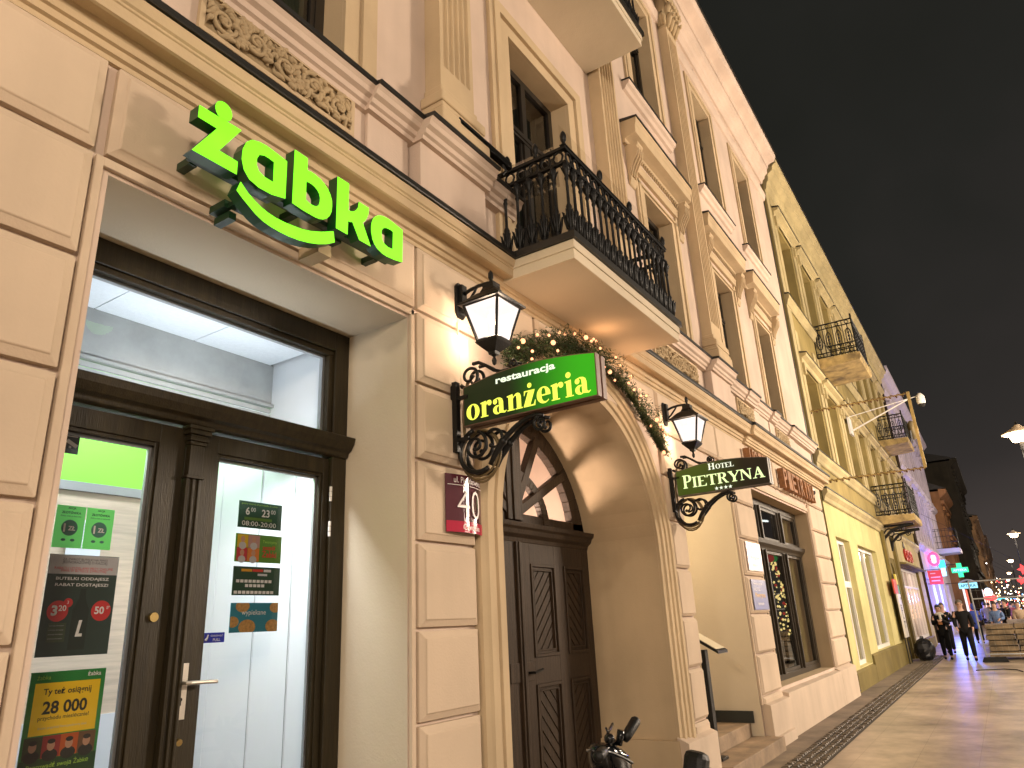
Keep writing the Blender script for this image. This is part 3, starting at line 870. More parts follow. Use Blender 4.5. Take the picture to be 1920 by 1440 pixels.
# ------------------------------------------------------------------ shop interior
SI = thing("shop_interior", "brightly lit white shop vestibule behind the glazed double door", "shop interior", (2.3, 4.2, 0))
c_ = MB()
for (a, b, y0, y1) in ((0.8, 1.297, 3.535, 4.12), (1.303, 1.897, 3.535, 4.12), (1.903, 2.547, 3.535, 4.12), (2.553, 3.17, 3.535, 4.12)):
    c_.box(a, b, y0, y1, 3.505, 3.53)
c_.build("ceiling_tiles", mat("mineral_tiles", (0.80, 0.84, 0.88), 0.9, var=0.05, vscale=40, bump=0.2, bscale=120), SI)
c_ = MB(); c_.box(0.7, 3.3, 3.535, 5.1, 3.535, 3.56); c_.build("ceiling_void", MT["dark"], SI)
c_ = MB(); c_.box(0.8, 3.198, 4.12, 4.2, 3.20, 3.504); c_.box(0.8, 3.198, 4.09, 4.12, 3.18, 3.20)
c_.build("shutter_box", mat("grey_painted_beam", (0.36, 0.37, 0.36), 0.7, var=0.2, vscale=3), SI)
c_ = MB()
for k in range(6): c_.px([(4.13, 2.94 + k * .04), (4.118, 2.945 + k * .04), (4.118, 2.972 + k * .04), (4.13, 2.978 + k * .04)], 0.8, 3.195)
c_.build("roller_shutter", mat("shutter_slats", (0.42, 0.43, 0.42), 0.5, var=0.15, vscale=4), SI)
c_ = MB(); c_.box(3.2, 3.26, 3.535, 5.0, -0.01, 3.53); c_.box(0.74, 0.80, 3.535, 5.0, -0.01, 3.53)
for y_ in (3.80, 4.15, 4.6): c_.box(3.196, 3.1985, y_, y_ + 0.012, 0.0, 2.9)
c_.build("side_wall", MT["white"], SI)
c_ = MB()
for y_ in (3.806, 4.156): c_.box(3.1935, 3.1955, y_, y_ + 0.004, 0.0, 2.9)
c_.build("wall_seam", MT["grey"], SI)
c_ = MB(); c_.box(0.8, 3.2, 5.0, 5.06, 1.2, 2.6); c_.build("wood_panel", mat("pale_oak_panel", (0.62, 0.50, 0.38), 0.5, var=0.25, vscale=3, stretch=(0.6, 1, 9)), SI)
c_ = MB(); c_.box(0.8, 3.2, 4.99, 5.06, 2.66, 3.5); c_.build("green_panel", mat("lime_green_panel", (0.20, 0.72, 0.05), 0.5, emit=(0.25, 0.9, 0.06), estr=0.25), SI)
c_ = MB(); c_.box(0.8, 3.2, 4.975, 5.06, 2.60, 2.66); c_.build("panel_rail", MT["grey"], SI)
c_ = MB(); c_.box(0.8, 3.2, 4.98, 5.06, 0.0, 1.2); c_.build("counter_front", mat("pale_grey_front", (0.62, 0.66, 0.70), 0.4), SI)
c_ = MB(); c_.box(0.8, 3.2, 3.54, 5.0, -0.02, 0.02); c_.build("floor_tiles", mat("grey_floor_tiles", (0.4, 0.4, 0.4), 0.3), SI)
al = bpy.data.lights.new("shop_front_fill", "AREA"); al.shape = "RECTANGLE"; al.size = 1.3; al.size_y = 0.12; al.energy = 50; al.color = (0.90, 0.95, 1.0)  # fill light added out of view behind the transom bar, not on the ceiling
ao = bpy.data.objects.new("shop_front_fill", al); COL.objects.link(ao); ao.location = (2.3, 3.62, 2.76); ao.rotation_euler = (R(-12), 0, 0); adopt(ao, SI)
al = bpy.data.lights.new("shop_upward_fill", "AREA"); al.shape = "RECTANGLE"; al.size = 1.4; al.size_y = 0.06; al.energy = 10; al.color = (0.85, 0.93, 1.0)  # unseen strip added behind the transom to light ceiling and beam from below
ao = bpy.data.objects.new("shop_upward_fill", al); COL.objects.link(ao); ao.location = (2.3, 3.60, 2.84); ao.rotation_euler = (R(180 - 28), 0, 0); adopt(ao, SI)
al = bpy.data.lights.new("shop_rear_lamp", "AREA"); al.shape = "RECTANGLE"; al.size = 1.6; al.size_y = 0.3; al.energy = 34; al.color = (0.85, 0.93, 1.0)
ao = bpy.data.objects.new("shop_rear_lamp", al); COL.objects.link(ao); ao.location = (2.2, 4.45, 3.40); adopt(ao, SI)

# shelves with bottles seen past the left leaf
SH = thing("drinks_shelf", "narrow shop shelf with colourful bottles behind the left door glass", "shelf", (1.75, 4.75, 0))
s_ = MB()
for z_ in (0.9, 1.22, 1.54, 1.86): s_.box(1.3, 2.05, 4.62, 4.95, z_, z_ + 0.02)
s_.box(1.28, 1.30, 4.62, 4.95, 0.02, 2.1); s_.box(2.05, 2.07, 4.62, 4.95, 0.02, 2.1)
s_.build("shelf_frame", MT["grey"], SH)
cols = [(0.7, 0.45, 0.03), (0.55, 0.05, 0.04), (0.1, 0.3, 0.6), (0.7, 0.65, 0.1), (0.15, 0.4, 0.1)]
bm_ = [mat("bottle_colour", c, 0.25) for c in cols]
s_ = MB()
for z_ in (0.92, 1.24, 1.56, 1.88):
    for k in range(8):
        s_.cur = random.randrange(5)
        s_.lathe([(0.032, 0), (0.035, 0.02), (0.035, 0.13), (0.014, 0.18), (0.013, 0.21)], (1.35 + k * 0.09, 4.70, z_), 8)
s_.build("bottles", bm_, SH, smooth=True)

# ------------------------------------------------------------------ notices on the door glass
ink = mat("print_black", (0.02, 0.02, 0.02), 0.6)
pale = mat("print_white", (0.80, 0.80, 0.78), 0.6)
def poster(name, label, x0, x1, z0, z1, col, y=3.503, group=None, emit=0.0):
    o = thing(name, label, "poster", ((x0 + x1) / 2, y, z0), group)
    m_ = MB(); m_.box(x0, x1, y - 0.0015, y + 0.0015, z0, z1)
    m_.build("sheet", mat(name + "_sheet", col, 0.5, emit=col if emit else None, estr=emit), o)
    return o
def band(o, name, x0, x1, z0, z1, col, y=3.503, k=1, emit=0.0):
    m_ = MB(); yy = y - 0.0018 - 0.0006 * k; m_.box(x0, x1, yy, yy + 0.0005, z0, z1)
    return m_.build(name, mat(name, col, 0.5, emit=col if emit else None, estr=emit), o)
def words(o, name, s, x, z, m, w=None, h=None, y=3.503, k=3, align="L", bold=0.0, shear=0.0):
    m_ = MB(); put(m_, text_mesh(s, bold), (x, y - 0.0018 - 0.0006 * k, z), FU, FV, w, h, align, shear)
    return m_.build(name, m, o)
def disc(o, name, cx, cz, r, m, y=3.503, k=2, sz=1.0):
    m_ = MB(); yy = y - 0.0018 - 0.0006 * k; m_.poly([(cx + r * math.cos(q * math.pi / 14), yy, cz + r * sz * math.sin(q * math.pi / 14)) for q in range(28)])
    return m_.build(name, m, o)
dgreen = mat("print_dark_green", (0.01, 0.10, 0.03), 0.5)
lime = mat("print_lime", (0.35, 0.62, 0.08), 0.5)
teal = mat("print_slate", (0.07, 0.22, 0.17), 0.5)
redp = mat("print_red", (0.62, 0.03, 0.03), 0.5)
skin_p = mat("print_skin", (0.50, 0.28, 0.18), 0.6)
bread = mat("print_bread", (0.55, 0.30, 0.09), 0.6, var=0.4, vscale=60)
grey_p = mat("print_grey", (0.45, 0.45, 0.45), 0.6)

o = poster("opening_hours_sign", "dark green opening hours sign, topmost on the right door glass", 2.545, 2.845, 2.21, 2.36, (0.012, 0.055, 0.025))
words(o, "heading", "godziny otwarcia od poniedziałku do soboty", 2.56, 2.338, lime, w=0.25)
words(o, "opening_time", "6", 2.59, 2.282, pale, h=0.044, bold=0.02); words(o, "opening_time", "00", 2.625, 2.302, pale, h=0.024)
words(o, "opening_time", "23", 2.70, 2.278, pale, h=0.044, bold=0.02); words(o, "opening_time", "00", 2.765, 2.300, pale, h=0.024)
band(o, "lime_stripe", 2.585, 2.775, 2.254, 2.270, (0.10, 0.20, 0.03))
words(o, "opening_time", "08:00-20:00", 2.57, 2.222, pale, w=0.235, h=0.026)
o = poster("team_notice", "green notice with two people on yellow and pink squares, under the hours sign", 2.54, 2.855, 2.02, 2.175, (0.10, 0.26, 0.03))
band(o, "yellow_square", 2.55, 2.62, 2.10, 2.17, (0.62, 0.42, 0.02)); band(o, "pink_square", 2.622, 2.70, 2.10, 2.17, (0.45, 0.25, 0.22))
band(o, "red_square", 2.55, 2.62, 2.025, 2.098, (0.50, 0.04, 0.05)); band(o, "orange_square", 2.622, 2.70, 2.025, 2.098, (0.62, 0.20, 0.04))
for cx, cz in ((2.585, 2.145), (2.66, 2.145), (2.585, 2.07), (2.66, 2.07)):
    disc(o, "printed_head", cx, cz, 0.014, skin_p, k=3, sz=1.25); disc(o, "printed_shoulders", cx, cz - 0.036, 0.024, grey_p, k=2, sz=0.85)
words(o, "notice_text", "Tworzymy", 2.72, 2.125, lime, w=0.10); words(o, "notice_text", "zespół", 2.72, 2.085, redp, w=0.09, bold=.02)
words(o, "notice_text", "Żabki", 2.72, 2.05, redp, w=0.10, bold=.02)
o = poster("services_notice", "dark notice with rows of small payment squares, third on the right glass", 2.54, 2.855, 1.84, 1.995, (0.02, 0.06, 0.03))
band(o, "orange_tab", 2.59, 2.66, 1.968, 1.982, (0.65, 0.33, 0.02)); band(o, "red_tab", 2.664, 2.735, 1.968, 1.982, (0.6, 0.05, 0.03)); band(o, "white_tab", 2.74, 2.79, 1.968, 1.982, (0.7, 0.7, 0.7)); band(o, "white_tab", 2.70, 2.765, 1.946, 1.958, (0.6, 0.6, 0.62))
m_ = MB()
for row, (n_, xa, za) in enumerate(((9, 2.56, 1.908), (5, 2.62, 1.884), (10, 2.55, 1.848))):
    for k in range(n_): m_.box(xa + k * 0.027, xa + k * 0.027 + 0.021, 3.500, 3.5005, za, za + 0.016)
m_.build("payment_square", pale, o)
o = poster("bakery_notice", "teal notice with bread rolls, lowest on the right door glass", 2.54, 2.855, 1.645, 1.80, (0.03, 0.22, 0.30))
for cx, cz, r_ in ((2.615, 1.782, 0.045), (2.835, 1.775, 0.04), (2.555, 1.70, 0.04), (2.65, 1.672, 0.055), (2.82, 1.675, 0.048)):
    m_ = MB(); pp = []
    for q in range(24):
        a = q * math.pi / 12; pp.append((min(max(cx + r_ * math.cos(a), 2.541), 2.854), 3.4995, min(max(cz + r_ * 0.72 * math.sin(a), 1.646), 1.799)))
    m_.poly(pp); m_.build("printed_roll", bread, o)
words(o, "notice_text", "wypiekane", 2.61, 1.728, pale, w=0.16)
o = poster("pull_sticker", "small blue pull sticker beside the steel door handle", 2.385, 2.515, 1.60, 1.65, (0.02, 0.03, 0.30), emit=0.25)
words(o, "sticker_text", "CIĄGNĄĆ", 2.43, 1.628, pale, w=0.075, h=0.014, bold=.03); words(o, "sticker_text", "PULL", 2.445, 1.607, pale, w=0.045, h=0.014, bold=.03)
m_ = MB(); m_.poly([(2.39, 3.4995, 1.605), (2.424, 3.4995, 1.605), (2.424, 3.4995, 1.645), (2.39, 3.4995, 1.645)]); m_.build("sticker_square", mat("blue_square", (0.03, 0.04, 0.36), 0.5), o)
m_ = MB(); m_.tube([(2.397, 3.498, 1.613), (2.408, 3.498, 1.622), (2.415, 3.498, 1.640)], 0.004, 5); m_.tube([(2.405, 3.498, 1.611), (2.414, 3.498, 1.628)], 0.003, 5); m_.build("hand_symbol", pale, o)

def coin_note(x0, label):
    o = poster("price_note", label, x0, x0 + 0.128, 2.04, 2.23, (0.16, 0.75, 0.17), group="green price notes on the left door glass", emit=0.25)
    cx = x0 + 0.064
    words(o, "note_heading", "AKCJA", cx, 2.212, dgreen, w=0.035, align="C", bold=.02); words(o, "note_heading", "ZŁOTÓWKA", cx, 2.193, dgreen, w=0.085, h=0.013, align="C", bold=.03)
    words(o, "note_text", "Dobry smak za złotówkę", cx, 2.178, dgreen, w=0.09, align="C")
    disc(o, "printed_coin", cx, 2.130, 0.036, teal)
    words(o, "coin_value", "1", cx - 0.026, 2.110, pale, h=0.038, bold=.03); words(o, "coin_value", "ZŁ", cx - 0.006, 2.118, pale, w=0.032, h=0.02, bold=.03)
    for q in (-0.02, 0.02): disc(o, "printed_hand", cx + q, 2.075, 0.010, teal, sz=0.6)
    return o
coin_note(1.588, "left of the two bright green one zloty notes on the door glass")
coin_note(1.722, "right of the two bright green one zloty notes on the door glass")

o = poster("bottle_return_poster", "dark green bottle return poster with red price discs on the left glass", 1.59, 1.90, 1.575, 2.01, (0.018, 0.04, 0.028))
band(o, "grey_header", 1.592, 1.898, 1.925, 2.008, (0.52, 0.52, 0.54))
words(o, "header_text", "ZA ZWROT BUTELKI NA PIWO", 1.745, 1.985, ink, w=0.20, align="C"); words(o, "header_text", "JEDNORAZOWEJ O KAŻDEJ", 1.745, 1.968, ink, w=0.20, align="C"); words(o, "header_text", "RABATU UDZIELAMY PRZY ZAKUPIE", 1.745, 1.945, redp, w=0.26, align="C"); words(o, "header_text", "PIWA W BUTELCE ZWROTNEJ", 1.745, 1.931, redp, w=0.2, align="C")
words(o, "headline", "BUTELKI ODDAJESZ", 1.745, 1.895, pale, w=0.235, h=0.017, align="C", bold=.012); words(o, "headline", "RABAT DOSTAJESZ!", 1.745, 1.868, pale, w=0.235, h=0.017, align="C", bold=.012)
m_ = MB(); m_.poly([(1.752 + p * 0.9, 3.4995, z) for p, z in ((-.038, 1.60), (.042, 1.60), (.042, 1.77), (.018, 1.82), (.016, 1.862), (-.012, 1.862), (-.014, 1.82), (-.038, 1.77))]); m_.build("printed_bottle", mat("bottle_print", (0.006, 0.018, 0.010), 0.3), o)
m_ = MB(); m_.poly([(1.742, 3.498, 1.655), (1.772, 3.498, 1.655), (1.772, 3.498, 1.668), (1.757, 3.498, 1.668), (1.766, 3.498, 1.725), (1.752, 3.498, 1.725)]); m_.build("bottle_label", pale, o)
disc(o, "price_disc", 1.655, 1.765, 0.045, redp); disc(o, "price_disc", 1.695, 1.80, 0.02, redp, k=1); disc(o, "price_disc", 1.845, 1.765, 0.045, redp)
words(o, "price", "3", 1.628, 1.745, pale, h=0.045, bold=.04); words(o, "price", "20", 1.657, 1.765, pale, h=0.025, bold=.02); words(o, "price", "50", 1.815, 1.75, pale, h=0.034, bold=.03); words(o, "price", "3", 1.69, 1.795, pale, h=0.014)
words(o, "price", "gr", 1.868, 1.772, pale, h=0.014)
band(o, "terms_block", 1.625, 1.70, 1.635, 1.715, (0.045, 0.07, 0.03))
for k in range(4): words(o, "terms_text", "promocja obowiązuje", 1.63, 1.70 - k * .018, grey_p, w=0.06)
o = poster("recruiting_poster", "yellow and green poster reading 28 000, lowest on the left door glass", 1.59, 1.905, 1.02, 1.515, (0.02, 0.22, 0.04))
band(o, "yellow_field", 1.612, 1.885, 1.265, 1.47, (0.72, 0.45, 0.01), emit=0.12)
words(o, "poster_logo", "żabka", 1.825, 1.487, pale, w=0.058, bold=.02)
words(o, "poster_logo", "żabka", 1.615, 1.484, lime, w=0.055)
words(o, "poster_text", "Ty też osiągnij", 1.748, 1.415, ink, w=0.20, align="C", bold=.02); words(o, "poster_number", "28 000", 1.745, 1.345, ink, w=0.185, h=0.052, align="C", bold=.03)
words(o, "poster_text", "przychodu miesięcznie!", 1.745, 1.318, ink, w=0.21, align="C", bold=.01); words(o, "poster_text", "średni przychód franczyzobiorcy sieci", 1.745, 1.285, grey_p, w=0.20, align="C")
for k, c in enumerate(((0.03, 0.05, 0.02), (0.30, 0.03, 0.03), (0.50, 0.10, 0.02), (0.14, 0.07, 0.03))):
    xa = 1.60 + k * 0.073
    band(o, "portrait_field", xa, xa + 0.073, 1.175, 1.26, c)
    disc(o, "printed_shoulders", xa + 0.036, 1.185, 0.031, ink, k=2, sz=0.75); disc(o, "printed_head", xa + 0.036, 1.222, 0.016, skin_p, k=3, sz=1.3); disc(o, "printed_hair", xa + 0.036, 1.238, 0.016, ink, k=4, sz=0.6)
band(o, "green_field", 1.592, 1.903, 1.022, 1.174, (0.012, 0.06, 0.018))
words(o, "poster_text", "Poprowadź swoją Żabkę", 1.748, 1.132, lime, w=0.25, align="C", bold=.01)
band(o, "web_field", 1.67, 1.83, 1.08, 1.115, (0.75, 0.75, 0.7))
o = poster("camera_sticker", "black sticker with camera symbol at the top left corner of the door glass", 1.555, 1.64, 2.47, 2.575, (0.01, 0.012, 0.01))
m_ = MB(); m_.cbox((1.607, 3.4995, 2.518), (0.026, 0.0004, 0.009), Matrix.Rotation(R(28), 4, "Y")); m_.cbox((1.60, 3.499, 2.50), (0.005, 0.0004, 0.005)); m_.cbox((1.60, 3.499, 2.552), (0.03, 0.0004, 0.002)); m_.build("camera_symbol", pale, o)
for k, (x_, z0, z1, lb) in enumerate(((2.20, 1.98, 2.21, "upper white typed sheet on the oak panel inside the shop"), (2.19, 1.72, 1.95, "lower white typed sheet on the oak panel inside the shop"))):
    o = poster("typed_sheet", lb, x_ + .14, x_ + 0.36, z0 + .2, z1 + .2, (0.72, 0.76, 0.82), y=4.965, group="typed sheets inside the shop")
    for q in range(9): words(o, "typed_line", "wykaz cen i zasady sprzedaży", x_ + .16, z1 + .17 - q * 0.02, grey_p, w=0.17 - 0.02 * (q % 3), y=4.965)

# ------------------------------------------------------------------ the lit green letter sign
ZS_ = thing("letter_sign", "glowing lime green letter sign with smile curve over the shop door", "shop sign", (2.2, 2.7, 3.53))
LZ = [(1.533, 3.960), (1.746, 3.963), (1.638, 3.781), (1.746, 3.778), (1.746, 3.717), (1.526, 3.717), (1.637, 3.903), (1.533, 3.904)]
A1 = [(2.031, 3.947), (1.990, 3.953), (1.945, 3.960), (1.905, 3.964), (1.866, 3.961), (1.822, 3.947), (1.794, 3.917), (1.778, 3.868), (1.777, 3.812), (1.793, 3.762), (1.825, 3.729), (1.879, 3.713), (1.955, 3.714), (2.034, 3.733)]
A1h = [(1.962, 3.906), (1.925, 3.911), (1.894, 3.911), (1.864, 3.897), (1.850, 3.866), (1.851, 3.825), (1.868, 3.795), (1.904, 3.779), (1.965, 3.778)]
B1 = [(2.086, 4.046), (2.163, 4.043), (2.164, 3.967), (2.194, 3.973), (2.224, 3.972), (2.260, 3.965), (2.290, 3.950), (2.315, 3.931), (2.333, 3.906), (2.345, 3.876), (2.347, 3.842), (2.344, 3.808), (2.332, 3.778), (2.314, 3.754), (2.290, 3.736), (2.265, 3.727), (2.237, 3.723), (2.159, 3.724), (2.089, 3.731)]
B1h = [(2.162, 3.906), (2.182, 3.911), (2.205, 3.910), (2.228, 3.905), (2.250, 3.892), (2.265, 3.874), (2.271, 3.850), (2.270, 3.822), (2.262, 3.797), (2.248, 3.783), (2.230, 3.776), (2.199, 3.775), (2.164, 3.787)]
K1 = [(2.390, 4.049), (2.467, 4.049), (2.468, 3.872), (2.502, 3.879), (2.524, 3.893), (2.540, 3.910), (2.553, 3.934), (2.558, 3.970), (2.628, 3.970), (2.625, 3.935), (2.614, 3.903), (2.598, 3.876), (2.579, 3.856), (2.646, 3.735), (2.566, 3.735), (2.508, 3.828), (2.490, 3.818), (2.468, 3.815), (2.467, 3.728), (2.391, 3.728)]
A2 = [(2.923, 3.962), (2.882, 3.968), (2.842, 3.974), (2.796, 3.979), (2.752, 3.974), (2.720, 3.962), (2.695, 3.944), (2.676, 3.920), (2.665, 3.890), (2.661, 3.860), (2.662, 3.828), (2.673, 3.787), (2.688, 3.763), (2.712, 3.744), (2.750, 3.731), (2.789, 3.728), (2.855, 3.734), (2.920, 3.747)]
A2h = [(2.848, 3.920), (2.818, 3.923), (2.786, 3.920), (2.765, 3.912), (2.748, 3.898), (2.739, 3.880), (2.737, 3.858), (2.742, 3.820), (2.752, 3.804), (2.766, 3.793), (2.799, 3.784), (2.846, 3.789)]
SMU = [(1.779, 3.676), (1.818, 3.643), (1.855, 3.622), (1.895, 3.604), (1.940, 3.592), (1.988, 3.586), (2.045, 3.587), (2.1, 3.592), (2.160, 3.601), (2.217, 3.617), (2.290, 3.647), (2.365, 3.686)]
SML = [(2.375, 3.634), (2.320, 3.599), (2.263, 3.573), (2.200, 3.552), (2.136, 3.538), (2.075, 3.531), (2.016, 3.530), (1.965, 3.533), (1.915, 3.542), (1.875, 3.558), (1.837, 3.581), (1.800, 3.604), (1.765, 3.630)]
DOT = ell(1.653, 4.014, 0.040, 0.045, 22)
lface = glow("lime_lit_acrylic", (0.20, 1.0, 0.012), 1.35)
lside = mat("letter_return_green", (0.006, 0.055, 0.012), 0.3)
def letter(name, splines):
    m_ = MB()
    v, f = curve_mesh(splines, 0.035, 0.006)
    nv = [(p[0], 2.655 - p[2], p[1]) for p in v]
    for q in f:
        a, b, c = (Vector(nv[i]) for i in q[:3])
        n = (b - a).cross(c - a)
        front = all(abs(nv[i][1] - 2.62) < 1e-3 for i in q)
        m_.cur = 1 if front else 0
        k = m_._a([nv[i] for i in q]); m_.face(range(k, k + len(q)))
    lo = m_.build(name, [lside, lface], ZS_)
    # dark back tray, a little larger and deeper
    return lo
for nm, sp in (("letter_z", [LZ]), ("letter_z_dot", [DOT]), ("letter_a", [A1, A1h]), ("letter_b", [B1, B1h]), ("letter_k", [K1]), ("letter_a", [A2, A2h]), ("smile_bar", [SMU + SML])):
    letter(nm, sp)
m_ = MB()
for (a, b, c, d) in ((1.56, 2.02, 3.735, 3.765), (2.02, 2.90, 3.755, 3.785), (1.80, 2.30, 3.60, 3.625)):
    m_.box(a, b, 2.692, 2.74, c, d)
for x_, z_ in ((1.60, 3.75), (2.20, 3.77), (2.82, 3.77), (1.80, 3.62), (1.83, 3.57), (2.52, 3.76)):
    m_.box(x_ - .02, x_ + .02, 2.74, 2.858, z_ - .02, z_ + .02)
m_.build("mounting_rail", mat("rail_dark_green", (0.006, 0.03, 0.010), 0.4), ZS_)
m_ = MB(); m_.box(2.34, 2.43, 2.70, 2.862, 3.585, 3.655); m_.build("cable_box", MT["trim"], ZS_)
for x_, z_, e_ in ((1.66, 3.86, 0.5), (1.92, 3.84, 0.5), (2.22, 3.84, 0.5), (2.5, 3.84, 0.5), (2.8, 3.84, 0.5), (2.08, 3.56, 0.5)):
    lamp_light("letter_glow", (x_, 2.57, z_), e_, (0.25, 1.0, 0.05), 0.08, ZS_)

# ------------------------------------------------------------------ wall lanterns
LM = milk_glass("lantern_glass", (1.0, 0.89, 0.82), 1.25, 0.90)
bulb_m = glow("warm_bulb", (1.0, 0.85, 0.7), 14.0)
def lantern(xp, label):
    L = thing("wall_lantern", label, "lantern", (xp, 2.87, 3.74), "black wall lanterns on the hotel front")
    m_ = MB()
    m_.prism([(xp - .055, 2.852, 3.76), (xp - .03, 2.852, 3.725), (xp + .03, 2.852, 3.725), (xp + .055, 2.852, 3.76), (xp + .055, 2.852, 3.97), (xp + .03, 2.852, 4.0), (xp - .03, 2.852, 4.0), (xp - .055, 2.852, 3.97)], (0, -0.03, 0))
    m_.ball((xp, 2.81, 3.80), 0.03, 8, 6); m_.box(xp - .03, xp + .03, 2.79, 2.825, 3.77, 3.98)
    m_.build("wall_plate", MT["black"], L, bevel=0.004)
    m_ = MB()
    m_.tube([(xp, 2.82, 3.90), (xp, 2.74, 3.925), (xp, 2.66, 3.935), (xp, 2.58, 3.93), (xp, 2.555, 3.905)], 0.014, 7)
    m_.tube([(xp, 2.81, 3.80), (xp, 2.76, 3.835), (xp, 2.70, 3.90), (xp, 2.68, 3.93)], 0.010, 6)
    m_.build("arm", MT["black"], L, smooth=True)
    cx, cy = xp, 2.555
    m_ = MB()
    sq = lambda h, z: [(cx - h, cy - h, z), (cx + h, cy - h, z), (cx + h, cy + h, z), (cx - h, cy + h, z)]
    lay = [(0.172, 3.735), (0.174, 3.748), (0.150, 3.765), (0.100, 3.815), (0.060, 3.845), (0.045, 3.88), (0.045, 3.915)]
    for (h0, z0), (h1, z1) in zip(lay, lay[1:]):
        a = m_._a(sq(h0, z0) + sq(h1, z1))
        for k in range(4):
            l = (k + 1) % 4; m_.face((a + k, a + l, a + 4 + l, a + 4 + k))
    m_.poly(sq(0.045, 3.915)); m_.poly(sq(0.172, 3.735)[::-1])
    m_.lathe([(0.03, 3.915), (0.014, 3.93), (0.012, 3.945), (0.02, 3.965), (0.018, 4.0), (0.006, 4.02)], (cx, cy, 0), 8)
    m_.build("lantern_roof", MT["black"], L)
    m_ = MB()
    T, Bt = sq(0.142, 3.735), sq(0.078, 3.475)
    for k in range(4):
        m_.tube([T[k], Bt[k]], 0.011, 5)
        m_.tube([T[k], T[(k + 1) % 4]], 0.010, 5); m_.tube([Bt[k], Bt[(k + 1) % 4]], 0.012, 5)
    lay = [(0.085, 3.478), (0.092, 3.462), (0.085, 3.452), (0.060, 3.425), (0.030, 3.395), (0.026, 3.375)]
    for (h0, z0), (h1, z1) in zip(lay, lay[1:]):
        a = m_._a(sq(h0, z0) + sq(h1, z1))
        for k in range(4):
            l = (k + 1) % 4; m_.face((a + k, a + 4 + k, a + 4 + l, a + l))
    m_.poly(sq(0.085, 3.478)); m_.poly(sq(0.026, 3.375)[::-1])
    m_.lathe([(0.005, 3.30), (0.014, 3.31), (0.018, 3.335), (0.009, 3.36), (0.022, 3.378)], (cx, cy, 0), 8)
    m_.build("lantern_cage", MT["black"], L)
    T, Bt = sq(0.138, 3.733), sq(0.075, 3.479)
    m_ = MB()
    for k in range(4):
        l = (k + 1) % 4; m_.poly([Bt[k], Bt[l], T[l], T[k]])
    m_.build("lantern_glass", LM, L)
    m_ = MB(); m_.ball((cx, cy, 3.645), 0.036, 12, 8, (1, 1, 1.25)); m_.build("bulb", bulb_m, L, smooth=True)
    m_ = MB(); m_.tube([(cx, cy, 3.72), (cx, cy, 3.685)], 0.018, 8); m_.build("lamp_socket", MT["whitepaint"], L)
    lamp_light("lantern_light", (cx, cy, 3.57), 260, (1.0, 0.76, 0.56), 0.09, L)
    return L
lantern(3.79, "black wall lantern above the green restaurant sign, nearest the shop")
lantern(7.70, "black wall lantern above the dark hotel sign, right of the garland")
c_ = MB(); c_.tube([(3.77, 2.846, 3.73), (3.772, 2.844, 3.45), (3.79, 2.844, 3.2), (3.80, 2.82, 3.05)], 0.006, 5)
tag(c_.build("lamp_cable", mat("cream_cable", (0.5, 0.42, 0.3), 0.6)), "thin cream cable hanging from the lantern near the shop", "cable")

